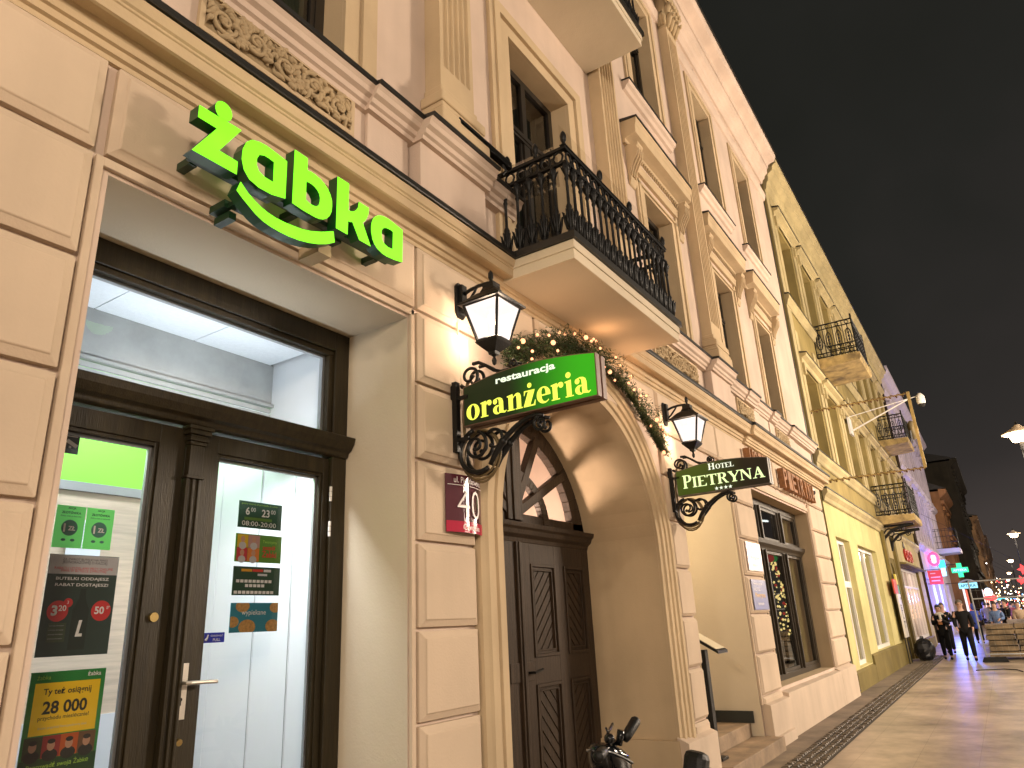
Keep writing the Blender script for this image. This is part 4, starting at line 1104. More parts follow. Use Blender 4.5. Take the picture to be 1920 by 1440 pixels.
# ------------------------------------------------------------------ hanging signs
def spiral(mb, cy, cz, r0, turns, a0, x, r=0.016, end=0.2, sgn=1, n=34):
    P = []; RR = []
    for k in range(n):
        u = k / (n - 1); a = a0 + sgn * u * turns * 2 * math.pi; rr = r0 * (1 - (1 - end) * u)
        P.append((x, cy + rr * math.cos(a), cz + rr * math.sin(a))); RR.append(r * (1.0 - 0.25 * u))
    mb.tube(P, RR, 7)
    mb.ball(P[-1], r * 1.25, 8, 6)
def hanging_sign(x, root_name, label, face_m, ring_m, edge_m, xw):
    S = thing(root_name, label, "hanging sign", (xw, 2.86, 2.6), "scrolled hanging signs on the hotel front")
    b_ = MB()
    b_.box(xw - 0.022, xw + 0.022, 2.805, 2.852, 2.72, 3.21)
    for z_ in (2.80, 3.09): b_.box(xw - .012, xw + .012, 2.72, 2.81, z_ - .012, z_ + .012)
    b_.build("wall_bar", MT["black"], S)
    out = [(2.765, 2.883), (2.762, 3.160), (2.70, 3.168), (2.62, 3.182), (2.54, 3.196), (2.45, 3.206), (2.365, 3.211), (2.274, 3.213), (2.19, 3.212), (2.115, 3.209), (2.02, 3.201), (1.929, 3.190), (1.84, 3.178), (1.752, 3.163), (1.757, 2.888)]
    for nm, xa in (("front_panel", x), ("rear_panel", x + 0.075)):
        m_ = MB()
        m_.prism([(xa, y, z) for y, z in out], (0.050, 0, 0))
        m_.build(nm, edge_m, S)
    # shrink a little for the printed field
    cy, cz = 2.26, 3.04
    fl = [(cy + (y - cy) * 0.985, cz + (z - cz) * 0.96) for y, z in out]
    m_ = MB(); m_.poly([(x - 0.002, y, z) for y, z in fl]); m_.build("sign_face", face_m, S)
    m_ = MB(); m_.poly([(x + 0.127, y, z) for y, z in reversed(fl)]); m_.build("sign_face", face_m, S)
    m_ = MB(); fo = [(y, z) for y, z in out]
    m_.box(x + 0.0505, x + 0.0745, 1.80, 2.74, 2.90, 3.15); m_.build("sign_core", MT["dark"], S)
    # wrought scrolls
    for xs in (x + 0.025, x + 0.100):
        s_ = MB()
        rm = 0.013
        spiral(s_, 2.722, 3.240, 0.088, 1.35, R(-35), xs, rm, 0.25, -1)
        s_.tube([(xs, 2.764, 3.163), (xs, 2.785, 3.175), (xs, 2.796, 3.19)], rm, 6)
        s_.tube([(xs, 2.69, 3.322), (xs, 2.64, 3.322), (xs, 2.58, 3.285), (xs, 2.52, 3.238), (xs, 2.46, 3.216), (xs, 2.40, 3.217)], [rm, rm, rm, rm, .011, .010], 6)
        spiral(s_, 2.36, 3.246, 0.034, 1.3, R(-90), xs, 0.010, 0.3, 1, 20)
        s_.build("upper_scroll", MT["black"], S, smooth=True); s_ = MB()
        arc = [(xs, 2.668 + .150 * math.cos(R(a)), 2.712 + .145 * math.sin(R(a))) for a in range(75, -80, -12)] + [(xs, 2.668 + .150 * math.cos(R(a)), 2.712 + .145 * math.sin(R(a))) for a in range(-84, -132, -12)]
        s_.tube(arc, .016, 7)
        spiral(s_, 2.69, 2.745, 0.098, 1.5, R(105), xs, 0.013, 0.24, 1, 40)
        arm = [(xs, 2.575, 2.600), (xs, 2.545, 2.650), (xs, 2.50, 2.705), (xs, 2.44, 2.765), (xs, 2.36, 2.82), (xs, 2.28, 2.855), (xs, 2.21, 2.865), (xs, 2.16, 2.85)]
        s_.tube(arm, [.016, .018, .024, .019, .017, .016, .014, .012], 7)
        spiral(s_, 2.185, 2.803, 0.052, 1.35, R(75), xs, 0.011, 0.25, -1, 24)
        spiral(s_, 2.535, 2.765, 0.070, 0.75, R(40), xs, 0.012, 0.7, 1, 20)
        s_.ball((xs, 2.47, 2.738), 0.028, 8, 6)
        s_.build("lower_scroll", MT["black"], S, smooth=True)
    g_ = MB()
    for q, (ry, rz) in enumerate(((0.15, 0.155), (0.162, 0.165), (0.14, 0.172))):
        g_.tube([(x + 0.062 + 0.012 * (q - 1), 2.675 + ry * math.cos(k * .314), 2.70 + rz * math.sin(k * .314) - 0.01 * q) for k in range(20)], 0.008, 5, closed=True)
    g_.tube([(x + .05, 2.79, 2.80), (x + .05, 2.80, 2.95), (x + .05, 2.785, 3.12), (x + .05, 2.76, 3.2), (x + .05, 2.70, 3.25)], 0.012, 6)
    g_.build("coiled_cable", ring_m, S, smooth=True)
    return S

# fat faced roman lower case letters, x height 1
def serif_low(ch):
    S = lambda a, b, c=0.0, d=0.07: [(a, c), (b, c), (b, c + d), (a, c + d)]
    if ch == "o": return [[ell(.5, .5, .5, .52), ell(.5, .5, .17, .45)]], 1.08
    if ch == "r": return [[S(.0, .56)], [[(.10, .0), (.42, .0), (.42, 1.02), (.0, .95), (.0, .88), (.10, .86)]], [[(.38, .66), (.52, .84), (.62, .92), (.62, 1.02), (.50, .98), (.38, .82)]], [ell(.68, .84, .16, .18, 18)]], .92
    if ch == "a":
        return [[ell(.32, .27, .32, .29), ell(.40, .27, .12, .20)], [[(.44, .04), (.76, .0), (.76, .70), (.70, .90), (.55, 1.0), (.36, 1.03), (.18, .98), (.20, .92), (.34, .95), (.42, .88), (.44, .72)]], [ell(.17, .80, .155, .17, 18)], [[(.74, .0), (.86, -.02), (1.0, .10), (.97, .14), (.86, .08), (.76, .16)]]], 1.04
    if ch == "n": return [[S(.0, .52)], [S(.58, 1.10)], [[(.10, 0), (.42, 0), (.42, 1.02), (.0, .95), (.0, .88), (.10, .86)]], [[(.68, 0), (1.0, 0), (1.0, .76), (.94, .94), (.80, 1.03), (.64, 1.0), (.40, .80), (.40, .68), (.56, .86), (.66, .86), (.68, .72)]]], 1.16
    if ch == "z": return [[[(.04, .70), (.08, .70), (.16, .92), (.34, .93), (.0, .06), (.0, .0), (.80, .0), (.84, .34), (.79, .34), (.70, .10), (.46, .08), (.80, .94), (.80, 1.0), (.06, 1.0)]], [ell(.46, 1.30, .15, .16, 20)]], .92
    if ch == "e": return [[[(x_, y_) for x_, y_ in ell(.47, .5, .47, .52, 26, 0, 318)] + [(.78, .20), (.68, .11), (.55, .09), (.43, .14), (.35, .28), (.33, .45), (.94, .46)], [(.33, .54), (.61, .54), (.61, .74), (.56, .90), (.47, .95), (.38, .88), (.34, .74)]]], .98
    if ch == "i": return [[S(.0, .54)], [[(.10, 0), (.42, 0), (.42, 1.02), (.0, .95), (.0, .88), (.10, .86)]], [ell(.26, 1.32, .17, .18, 20)]], .64
    return [], .5
def serif_cap(ch):
    t, s, th = .22, .07, .09
    sf = lambda a, b, y: [[(a, y), (b, y), (b, y + s), (a, y + s)]]
    st = lambda x_: [[(x_, s), (x_ + t, s), (x_ + t, 1 - s), (x_, 1 - s)]]
    full = lambda x_: [st(x_), sf(x_ - .09, x_ + t + .09, 0), sf(x_ - .09, x_ + t + .09, 1 - s)]
    if ch == "I": return full(.09), .46
    if ch == "P": return full(.09) + [[[(.31, .93), (.31, 1.0), (.50, 1.0), (.68, .95), (.78, .84), (.80, .72), (.77, .60), (.67, .49), (.50, .44), (.31, .44), (.31, .51), (.45, .51), (.54, .57), (.57, .72), (.54, .87), (.45, .93)]]], .84
    if ch == "R": return full(.09) + [[[(.31, .93), (.31, 1.0), (.50, 1.0), (.68, .95), (.77, .86), (.79, .75), (.76, .62), (.66, .53), (.50, .48), (.31, .48), (.31, .55), (.45, .55), (.53, .61), (.56, .75), (.53, .88), (.45, .93)]], [[(.40, .48), (.60, .48), (.86, .07), (.97, .05), (.97, 0), (.70, 0)]]], .98
    if ch == "E": return full(.09) + [[[(.31, .93), (.31, 1.0), (.78, 1.0), (.78, .78), (.72, .78), (.66, .93)]], [[(.31, .47), (.31, .54), (.58, .54), (.58, .47)]], [[(.31, 0), (.31, .07), (.68, .07), (.76, .25), (.82, .25), (.80, 0)]]], .88
    if ch == "T": return [st(.33), sf(.22, .66, 0), [[(.0, .76), (.06, .76), (.12, .92), (.76, .92), (.82, .76), (.88, .76), (.88, 1.0), (.0, 1.0)]]], .92
    if ch == "Y": return [[[(.38, s), (.60, s), (.60, .42), (.92, .93), (.82, .93), (.55, .52), (.30, .93), (.04, .93), (.38, .42)]], sf(.27, .71, 0), sf(-.03, .38, 1 - s), sf(.72, 1.0, 1 - s)], 1.0
    if ch == "N": return [[[(.10, s), (.19, s), (.19, .80), (.80, .0), (.90, .0), (.90, .93), (.81, .93), (.81, .28), (.30, 1.0), (.0, 1.0), (.0, .93), (.10, .90)]], sf(.0, .30, 0), sf(.68, 1.02, 1 - s)], 1.06
    if ch == "A": return [[[(.14, s), (.46, 1.02), (.58, 1.02), (.92, s), (.68, s), (.45, .76), (.23, s)]], sf(.0, .34, 0), sf(.58, 1.02, 0), [[(.28, .30), (.66, .30), (.64, .38), (.30, .38)]]], 1.04
    if ch == "H": return full(.09) + full(.67) + [[[(.31, .47), (.67, .47), (.67, .55), (.31, .55)]]], 1.04
    if ch == "O": return [[ell(.46, .5, .46, .52), ell(.46, .5, .23, .45)]], .98
    if ch == "L": return full(.09) + [[[(.31, 0), (.31, .07), (.64, .07), (.72, .28), (.78, .28), (.76, 0)]]], .82
    return [], .4
def lettering(name, s, fn, m, S, O, U, V, width, height, dots=()):
    """own roman letters fitted to a width and an x height; each stroke lies a hair above the last"""
    U = Vector(U); V = Vector(V); N = U.cross(V); O = Vector(O)
    adv = []; tot = 0
    for ch in s:
        sh, a = fn(ch); adv.append((sh, tot)); tot += a
    k = width / tot
    m_ = MB(); lift = 0
    for sh, x_ in adv:
        for i, spl in enumerate(sh):
            v, f = curve_mesh(spl, 0.0)
            m_.mesh([tuple(O + U * ((p[0] + x_) * k) + V * (p[1] * height) + N * (0.0004 * (i % 5))) for p in v], f)
    return m_.build(name, m, S)

# lit fields with lettering
def split_face(name, c_dark, c_lit, strength, lo, hi):
    """printed film whose emission ramps smoothly from one end to the other"""
    m, t, b = _new(name)
    c = t.nodes.new("ShaderNodeTexCoord"); s_ = t.nodes.new("ShaderNodeSeparateXYZ"); mr = t.nodes.new("ShaderNodeMapRange")
    t.links.new(c.outputs["Object"], s_.inputs[0]); t.links.new(s_.outputs["Y"], mr.inputs[0])
    mr.inputs[1].default_value = lo; mr.inputs[2].default_value = hi; mr.interpolation_type = "SMOOTHSTEP"
    b.inputs["Base Color"].default_value = (*c_dark, 1); b.inputs["Roughness"].default_value = 0.5; b.inputs["Specular IOR Level"].default_value = 0.2
    b.inputs["Emission Color"].default_value = (*c_lit, 1)
    mm = t.nodes.new("ShaderNodeMath"); mm.operation = "MULTIPLY"; mm.inputs[1].default_value = strength
    t.links.new(mr.outputs[0], mm.inputs[0]); t.links.new(mm.outputs[0], b.inputs["Emission Strength"])
    return m
brown_edge = mat("brown_sign_edge", (0.16, 0.085, 0.06), 0.45, var=0.2, vscale=6)
grey_edge = mat("dark_sign_edge", (0.10, 0.085, 0.075), 0.45)
yel = glow("lit_yellow_letters", (0.86, 0.95, 0.10), 1.05)
wht = glow("lit_white_letters", (0.85, 0.95, 0.78), 0.95)
cabl = mat("olive_cable", (0.17, 0.12, 0.055), 0.5, var=0.3, vscale=8)
S1 = hanging_sign(3.70, "restaurant_sign", "green lit restaurant sign on black scroll bracket beside the shop", split_face("green_sign_film", (0.020, 0.035, 0.015), (0.035, 0.50, 0.005), 0.85, 2.42, 1.80), cabl, brown_edge, 3.70)
lettering("sign_lettering", "oranzeria", serif_low, yel, S1, (3.697, 2.735, 2.918), SU, SV, 0.94, 0.107)
m_ = MB(); put(m_, text_mesh("restauracja", 0.03), (3.697, 2.49, 3.108), SU, SV, 0.455, 0.062); m_.build("sign_lettering", wht, S1)
S2 = hanging_sign(7.62, "hotel_sign", "dark hotel sign with pale green letters on black scroll bracket", split_face("olive_sign_film", (0.022, 0.020, 0.014), (0.12, 0.22, 0.01), 0.32, 1.95, 2.55), cabl, grey_edge, 7.63)
gm_ = glow("lit_pale_letters", (0.80, 1.0, 0.50), 1.0)
lettering("sign_lettering", "P", serif_cap, gm_, S2, (7.617, 2.688, 2.958), SU, SV, 0.105, 0.145)
lettering("sign_lettering", "IETRYNA", serif_cap, gm_, S2, (7.617, 2.58, 2.958), SU, SV, 0.785, 0.115)
lettering("sign_lettering", "H", serif_cap, wht, S2, (7.617, 2.385, 3.122), SU, SV, 0.078, 0.068)
lettering("sign_lettering", "OTEL", serif_cap, wht, S2, (7.617, 2.302, 3.122), SU, SV, 0.20, 0.052)
m_ = MB()
for k in range(4):
    cy = 2.322 - k * 0.050
    m_.poly([(7.6165, cy - r_ * math.sin(q * math.pi / 5), 2.912 + r_ * math.cos(q * math.pi / 5)) for q in range(10) for r_ in ((0.023 if q % 2 == 0 else 0.0095),)])
m_.build("sign_star", wht, S2)
# ------------------------------------------------------------------ gateway door (part of the building)
YD = 3.72
def door_arc(rx, rz, n=24, a0=0, a1=180): return [(XC + rx * math.cos(R(a0 + (a1 - a0) * k / n)), 2.56 + rz * math.sin(R(a0 + (a1 - a0) * k / n))) for k in range(n + 1)]
g_ = MB()
# fanlight frame: outer ring, inner ring, spokes
def ring(mb, r0, r1, z0, z1, y0, y1, n=28):
    A = door_arc(r0, z0, n); B = door_arc(r1, z1, n)
    for k in range(n):
        mb.prism([(A[k][0], y0, A[k][1]), (A[k + 1][0], y0, A[k + 1][1]), (B[k + 1][0], y0, B[k + 1][1]), (B[k][0], y0, B[k][1])], (0, y1 - y0, 0))
FZ = 1.12
ring(g_, 1.47, 1.18, FZ + .06, FZ - .20, YD, YD + .09)
ring(g_, 0.66, 0.55, 0.52, 0.42, YD - .012, YD + .06)
for a in (36, 66, 114, 144):
    ca, sa = math.cos(R(a)), math.sin(R(a))
    p0 = Vector((XC + 0.06 * ca, 0, 2.60 + 0.05 * sa)); p1 = Vector((XC + 1.25 * ca, 0, 2.56 + 0.97 * sa)); d = (p1 - p0).normalized(); nn = Vector((-d.z, 0, d.x)) * 0.045
    g_.prism([(p0.x + nn.x, YD - .02, p0.z + nn.z), (p1.x + nn.x, YD - .02, p1.z + nn.z), (p1.x - nn.x, YD - .02, p1.z - nn.z), (p0.x - nn.x, YD - .02, p0.z - nn.z)], (0, 0.08, 0))
g_.box(XC - 0.13, XC + 0.13, YD - .035, YD + .09, 2.56, 2.56 + FZ + .04)
g_.box(XC - 0.05, XC + 0.05, YD - .055, YD - .035, 2.56, 2.56 + FZ)
g_.box(XC - 1.44, XC + 1.44, YD, YD + .09, 2.50, 2.64)
go = g_.build("gateway_fanlight", MT["gate"], HB, bevel=0.006)
p_ = MB(); A = door_arc(1.3, FZ, 28); p_.poly([(x_, YD + .05, z_) for x_, z_ in A]); p_.build("fanlight_pane", MT["glass"], go)
p_ = MB(); p_.box(XC - 1.44, XC + 1.44, 4.9, 4.95, 0, 4.2); p_.box(XC - 1.5, XC - 1.44, 3.82, 4.95, 0, 4.2); p_.box(XC + 1.44, XC + 1.5, 3.82, 4.95, 0, 4.2); p_.box(XC - 1.5, XC + 1.5, 3.82, 4.95, 4.2, 4.3)
p_.build("passage_wall", MT["wall"], go)
pl = bpy.data.lights.new("passage_lamp", "POINT"); pl.energy = 170; pl.color = (1, .74, .58); pl.shadow_soft_size = .15
po_ = bpy.data.objects.new("passage_lamp", pl); COL.objects.link(po_); po_.location = (XC + .2, 4.35, 2.3); adopt(po_, go)
g_ = MB()
g_.px([(YD + .05, 2.36), (YD - .02, 2.36), (YD - .03, 2.40), (YD - .07, 2.43), (YD - .085, 2.47), (YD - .11, 2.49), (YD - .12, 2.53), (YD + .05, 2.545)], XC - 1.435, XC + 1.435)
g_.build("door_cornice", MT["gate"], HB, bevel=0.004)
for s in (-1, 1):
    m_ = MB()
    e0, e1 = 0.03, 1.425
    X = lambda t: XC + s * t
    bx = lambda a, b, y0, y1, z0, z1: m_.box(min(X(a), X(b)), max(X(a), X(b)), y0, y1, z0, z1)
    bx(e0, e1, YD + .02, YD + .07, 0.02, 2.36)
    pans = []
    for (a, b) in ((0.22, 0.68), (0.86, 1.28)):
        for (c, d) in ((1.33, 2.17), (0.18, 1.10)):
            pans.append((a, b, c, d))
    cols_ = [0.03, 0.22, 0.68, 0.86, 1.28, 1.425]
    for k in (0, 2, 4): bx(cols_[k], cols_[k + 1], YD - .02, YD + .02, 0.02, 2.36)
    for (a, b) in ((0.22, 0.68), (0.86, 1.28)):
        for (c, d) in ((0.02, 0.18), (1.10, 1.33), (2.17, 2.36)): bx(a, b, YD - .02, YD + .02, c, d)
    for (a, b, c, d) in pans:
        for (w0, w1, yy) in ((0, .028, YD - .035), (.028, .05, YD - .01), (.05, .065, YD - .022)):
            bx(a + w0, a + w1, yy, YD + .02, c + w0, d - w0); bx(b - w1, b - w0, yy, YD + .02, c + w0, d - w0)
            bx(a + w1, b - w1, yy, YD + .02, c + w0, c + w1); bx(a + w1, b - w1, yy, YD + .02, d - w1, d - w0)
    bx(0.03, 0.20, YD - .03, YD - .021, 1.14, 1.30)
    lo = m_.build("gateway_leaf", MT["gate"], HB, bevel=0.003)
    # diagonal boards inside each panel
    b_ = MB()
    for q, (a, b, c, d) in enumerate(pans):
        a += .065; b -= .065; c += .065; d -= .065
        sg = 1 if ((q // 2) + (q % 2)) % 2 == 0 else -1
        n = 9; st = (d - c + (b - a)) / n
        for k in range(n):
            za, zb = c - (b - a) + k * st + .011, c - (b - a) + (k + 1) * st - .011
            sl_ = (b - a)
            quad = [(a, za), (b, za + sl_), (b, zb + sl_), (a, zb)] if sg > 0 else [(a, za + sl_), (b, za), (b, zb), (a, zb + sl_)]
            # clip to the panel in z
            def clip(P, lim, up):
                o = []
                for i in range(len(P)):
                    p, r_ = P[i], P[(i + 1) % len(P)]
                    inp = p[1] >= lim if up else p[1] <= lim; inr = r_[1] >= lim if up else r_[1] <= lim
                    if inp: o.append(p)
                    if inp != inr:
                        t = (lim - p[1]) / (r_[1] - p[1]); o.append((p[0] + (r_[0] - p[0]) * t, lim))
                return o
            P = clip(clip(quad, c, True), d, False)
            if len(P) >= 3:
                PP = [(X(t), YD + .003, z_) for t, z_ in P]
                if s < 0: PP = PP[::-1]
                b_.prism(PP, (0, 0.0115, 0))
    b_.build("diagonal_boards", MT["gate"], lo)
    if s > 0:
        h_ = MB(); h_.tube([(X(.10), YD - .03, 1.21), (X(.10), YD - .09, 1.21), (X(.10) + .13, YD - .095, 1.23)], 0.012, 7); h_.build("door_handle", MT["black"], lo)
m_ = MB(); m_.box(XC - 0.045, XC + 0.045, YD - .05, YD + .03, 0.02, 2.36); m_.box(XC - 0.02, XC + 0.02, YD - .065, YD - .05, 0.02, 2.36)
m_.build("meeting_stile", MT["gate"], HB, bevel=0.006)
m_ = MB(); m_.box(XC - 1.445, XC + 1.445, 2.9, 4.9, -0.004, 0.016); m_.build("gateway_floor", mat("gateway_stone", (0.22, 0.17, 0.12), 0.8, var=0.4, vscale=4), HB)

# ------------------------------------------------------------------ ground floor restaurant window
f_ = MB(); x0, x1, z0, z1 = GWIN; y = 3.13
f_.box(x0, x0 + .10, y, y + .09, z0, z1); f_.box(x1 - .12, x1, y, y + .09, z0, z1); f_.box(x0 + .1, x1 - .12, y, y + .09, z1 - .11, z1); f_.box(x0 + .1, x1 - .12, y, y + .09, z0, z0 + .09)
f_.px([(y + .09, 2.62), (y - .005, 2.62), (y - .02, 2.66), (y - .075, 2.71), (y - .085, 2.78), (y + .02, 2.80), (y + .09, 2.80)], x0 + .002, x1 - .002)
for xm in (12.32, 13.72):
    f_.box(xm - .09, xm + .09, y - .01, y + .085, z0 + .09, z1 - .11); f_.box(xm - .03, xm + .03, y - .05, y - .01, z0 + .09, 2.62); f_.box(xm - .03, xm + .03, y - .05, y - .01, 2.80, z1 - .11)
for a, b in ((x0 + .1, 12.23), (12.41, 13.63), (13.81, x1 - .12)):
    for c, d in ((z0 + .09, 2.62), (2.80, z1 - .11)):
        f_.box(a, a + .05, y + .015, y + .07, c, d); f_.box(b - .05, b, y + .015, y + .07, c, d); f_.box(a + .05, b - .05, y + .015, y + .07, d - .05, d); f_.box(a + .05, b - .05, y + .015, y + .07, c, c + .05)
wo_ = f_.build("restaurant_window", mat("restaurant_frame_brown", (0.032, 0.023, 0.013), 0.45, var=0.3, vscale=4, spec=0.3), HB, bevel=0.005)
p_ = MB(); p_.poly([(x0 + .1, y + .045, z0 + .09), (x1 - .12, y + .045, z0 + .09), (x1 - .12, y + .045, z1 - .11), (x0 + .1, y + .045, z1 - .11)]); p_.build("pane", MT["glassdim"], wo_)
c_ = MB(); N = 60
pr = [(14.48 + .64 * k / N, 3.29 + .02 * math.sin(k * 1.1)) for k in range(N + 1)]
for a, b in zip(pr, pr[1:]): c_.poly([(a[0], a[1], .65), (b[0], b[1], .65), (b[0], b[1], 3.4), (a[0], a[1], 3.4)])
c_.build("curtain", mat("beige_blind", (0.50, 0.38, 0.20), 0.9, var=0.2, vscale=5, stretch=(3, 3, .3)), wo_)
c_ = MB(); c_.box(11.0, 15.2, 5.2, 5.3, 0, 3.6); c_.box(11.0, 15.2, 3.3, 5.2, 3.55, 3.6); c_.box(15.15, 15.2, 3.3, 5.2, 0, 3.6); c_.box(11.0, 15.2, 3.3, 5.2, .3, .35)
c_.build("dining_room", mat("dim_dining_room", (0.10, 0.075, 0.055), 0.8), wo_)
c_ = MB(); c_.tube([(13.75, 3.47, 3.26), (14.3, 3.47, 3.30)], 0.02, 6); c_.build("tube_lamp", glow("cool_tube", (0.9, 0.95, 1.0), 3.0), wo_)
TR = thing("christmas_tree", "christmas tree with many yellow lights standing behind the restaurant window", "christmas tree", (14.22, 3.62, 0.65))
m_ = MB(); rnd = random.Random(4)
for k in range(900):
    t = rnd.random() ** .7; z_ = 2.72 - 1.5 * t; rr = (0.05 + 0.44 * t) * math.sqrt(rnd.random()) ; a = rnd.random() * 6.28
    c = Vector((14.22 + rr * math.cos(a), 3.52 + rr * math.sin(a) * .6, z_)); d = Vector((math.cos(a), math.sin(a) * .6, -.4)) * .07; n_ = Vector((-math.sin(a), math.cos(a), 0)) * .018
    m_.poly([c - n_, c + d, c + n_])
m_.build("tree_needles", mat("fir_green", (0.02, 0.06, 0.02), 0.7), TR)
m_ = MB()
for k in range(150):
    t = rnd.random() ** .8; z_ = 2.68 - 1.45 * t; rr = (0.05 + 0.44 * t); a = 3.3 + rnd.random() * 3.0
    m_.ball((14.22 + rr * math.cos(a), 3.50 + rr * math.sin(a) * .6, z_), rnd.uniform(.012, .024), 5, 4)
m_.build("tree_lights", glow("tree_yellow_light", (1.0, 0.72, 0.28), 2.2), TR)
m_ = MB()
for k in range(16):
    t = rnd.random(); rr = (0.05 + 0.33 * t); a = 3.3 + rnd.random() * 3.0
    m_.ball((14.22 + rr * math.cos(a), 3.49 + rr * math.sin(a) * .6, 2.68 - 1.45 * t), .026, 7, 5)
m_.ball((13.62, 3.36, 2.56), .07, 8, 6); m_.ball((13.45, 3.34, 2.60), .06, 8, 6)
m_.build("red_baubles", mat("red_bauble", (0.6, 0.02, 0.02), .25, emit=(0.8, 0.05, 0.03), estr=.5), TR, smooth=True)
m_ = MB(); m_.ball((13.95, 3.38, 2.58), .07, 8, 6); m_.build("green_bauble", mat("green_bauble", (0.02, .4, .08), .25, emit=(0.02, .6, .1), estr=.4), TR, smooth=True)
m_ = MB(); m_.tube([(14.22, 3.52, .35), (14.22, 3.52, 2.7)], .02, 6); m_.build("tree_trunk", MT["gate"], TR)
DT = thing("dining_table", "round table under a pale cloth behind the restaurant window", "table", (13.0, 4.1, 0.35))
m_ = MB(); m_.lathe([(.42, .0), (.40, .35), (.39, .52), (.38, .55), (.0, .555)], (14.5, 3.72, .60), 20); m_.build("tablecloth_cover", mat("lilac_cloth", (.55, .48, .52), .8), DT, smooth=True)
CH = thing("dining_chair", "round backed wooden chair behind the table in the restaurant window", "chair", (13.3, 3.75, 0.35))
m_ = MB(); m_.tube([(13.8, 3.38, .80), (13.8, 3.38, 1.10), (13.9, 3.38, 1.24), (14.05, 3.38, 1.29), (14.2, 3.38, 1.24), (14.3, 3.38, 1.10), (14.3, 3.38, .80)], .03, 7); m_.build("backrest", MT["gate"], CH)
m_ = MB(); m_.box(13.8, 14.3, 3.38, 3.7, .76, .80); m_.build("seat", MT["gate"], CH)
for a in (13.83, 14.27):
    for b in (3.41, 3.67):
        m_ = MB(); m_.tube([(a, b, .35), (a, b, .76)], .018, 6); m_.build("leg", MT["gate"], CH)

# ------------------------------------------------------------------ number plate, plaques
NP = thing("number_plate", "maroon curved house number plate 40 on the pier between shop and gateway", "house number", (3.765, 2.83, 2.19))
N = 16; xa, xb = 3.575, 3.955
def bow(x): t = (x - xa) / (xb - xa); return 2.828 - 0.038 * math.sin(math.pi * t)
def bowed(z0, z1, off, m, name):
    m_ = MB()
    for k in range(N):
        a, b = xa + (xb - xa) * k / N, xa + (xb - xa) * (k + 1) / N
        m_.prism([(a, bow(a) - off, z0), (b, bow(b) - off, z0), (b, bow(b) - off, z1), (a, bow(a) - off, z1)], (0, 0.004, 0))
    return m_.build(name, m, NP)
bowed(2.19, 2.565, 0.0, mat("maroon_enamel", (0.085, 0.018, 0.028), .12, coat=.6), "plate")
bowed(2.192, 2.262, 0.0045, mat("crimson_enamel", (0.42, 0.015, 0.05), .12, coat=.6), "red_band")
def bowed_text(s, x, z, w, h, m, bold=0.0, name="plate_text"):
    m_ = MB(); put(m_, text_mesh(s, bold), (x, 0, z), FU, FV, w, h)
    m_.v = [(p[0], bow(p[0]) - 0.009, p[2]) for p in m_.v]
    return m_.build(name, m, NP)
pw = mat("plate_white", (0.8, 0.74, 0.74), .4)
bowed_text("ul. Piotrkowska", 3.63, 2.508, .29, .040, pw)
bowed_text("40", 3.655, 2.285, .245, .185, pw, -0.012)
bowed_text("Centrum", 3.70, 2.208, .19, .036, pw)
m_ = MB()
for k in range(N):
    a, b = xa + .01 + (xb - xa - .02) * k / N, xa + .01 + (xb - xa - .02) * (k + 1) / N
    m_.poly([(a, bow(a) - .006, 2.492), (b, bow(b) - .006, 2.492), (b, bow(b) - .006, 2.496), (a, bow(a) - .006, 2.496)])
m_.build("plate_line", pw, NP)
for nm, lb, z0, z1, col, colt in (("wall_plaque", "pale pink engraved plaque, upper of two on the pier left of the restaurant window", 2.19, 2.58, (.62, .50, .52), (.66, .62, .66)), ("wall_plaque", "bluish glass hotel plaque, lower of two on the pier left of the restaurant window", 1.67, 2.07, (.30, .32, .50), (.62, .60, .66))):
    P = thing(nm, lb, "plaque", (10.57, 2.83, z0), "plaques on the pier by the restaurant window")
    m_ = MB(); m_.box(10.22, 10.93, 2.822, 2.832, z0, z1); m_.build("plate", mat("plaque_face", col, .25), P)
    mt_ = mat("plaque_text", colt, .5); my = mat("plaque_gold", (.55, .32, .06), .4)
    m_ = MB(); H_ = z1 - z0
    for s, zz, w in (("Restauracja", .80, .42), ("HOTEL", .62, .30)):
        put(m_, text_mesh(s, .01), (10.30, 2.8205, z0 + H_ * zz), FU, FV, w, H_ * .11)
    m_.build("plaque_text", mt_, P)
    m_ = MB(); put(m_, text_mesh("Pietryna", .02), (10.32, 2.8205, z0 + H_ * .36), FU, FV, .50, H_ * .20); m_.build("plaque_name", my if z0 < 2 else mt_, P)
    m_ = MB(); put(m_, text_mesh("****", .02), (10.40, 2.8205, z0 + H_ * .14), FU, FV, .30, H_ * .10); m_.build("plaque_stars", mt_, P)

# rusty steel letters over the restaurant window
RL = thing("steel_letter_sign", "rusty brown steel letters standing out above the restaurant window", "letter sign", (13.2, 2.85, 3.6))
m_ = MB(); xx = 10.82
for s, w, xs in (("HOTEL", 1.20, 10.80), ("PIETRYNA", 2.55, 12.85)):
    pos = xs
    for ch in s:
        v, f = text_mesh(ch, .012, .06)
        lw = w / len(s)
        m_ = MB(); put(m_, (v, f), (pos, 2.82, 3.665), FU, FV, lw * .80, .34, depth=.10)
        m_.build("letter", MT["rust"], RL); pos += lw
m_ = MB(); m_.box(10.8, 12.1, 2.822, 2.835, 3.74, 3.76); m_.box(12.85, 15.4, 2.822, 2.835, 3.74, 3.76); m_.build("letter_rail", MT["rust"], RL)
DC = thing("dome_camera", "small black dome camera under the cornice at the hotel corner", "camera", (15.6, 2.86, 3.9))
m_ = MB(); m_.ball((15.62, 2.80, 3.92), .055, 12, 8); m_.build("dome", MT["black"], DC, smooth=True)
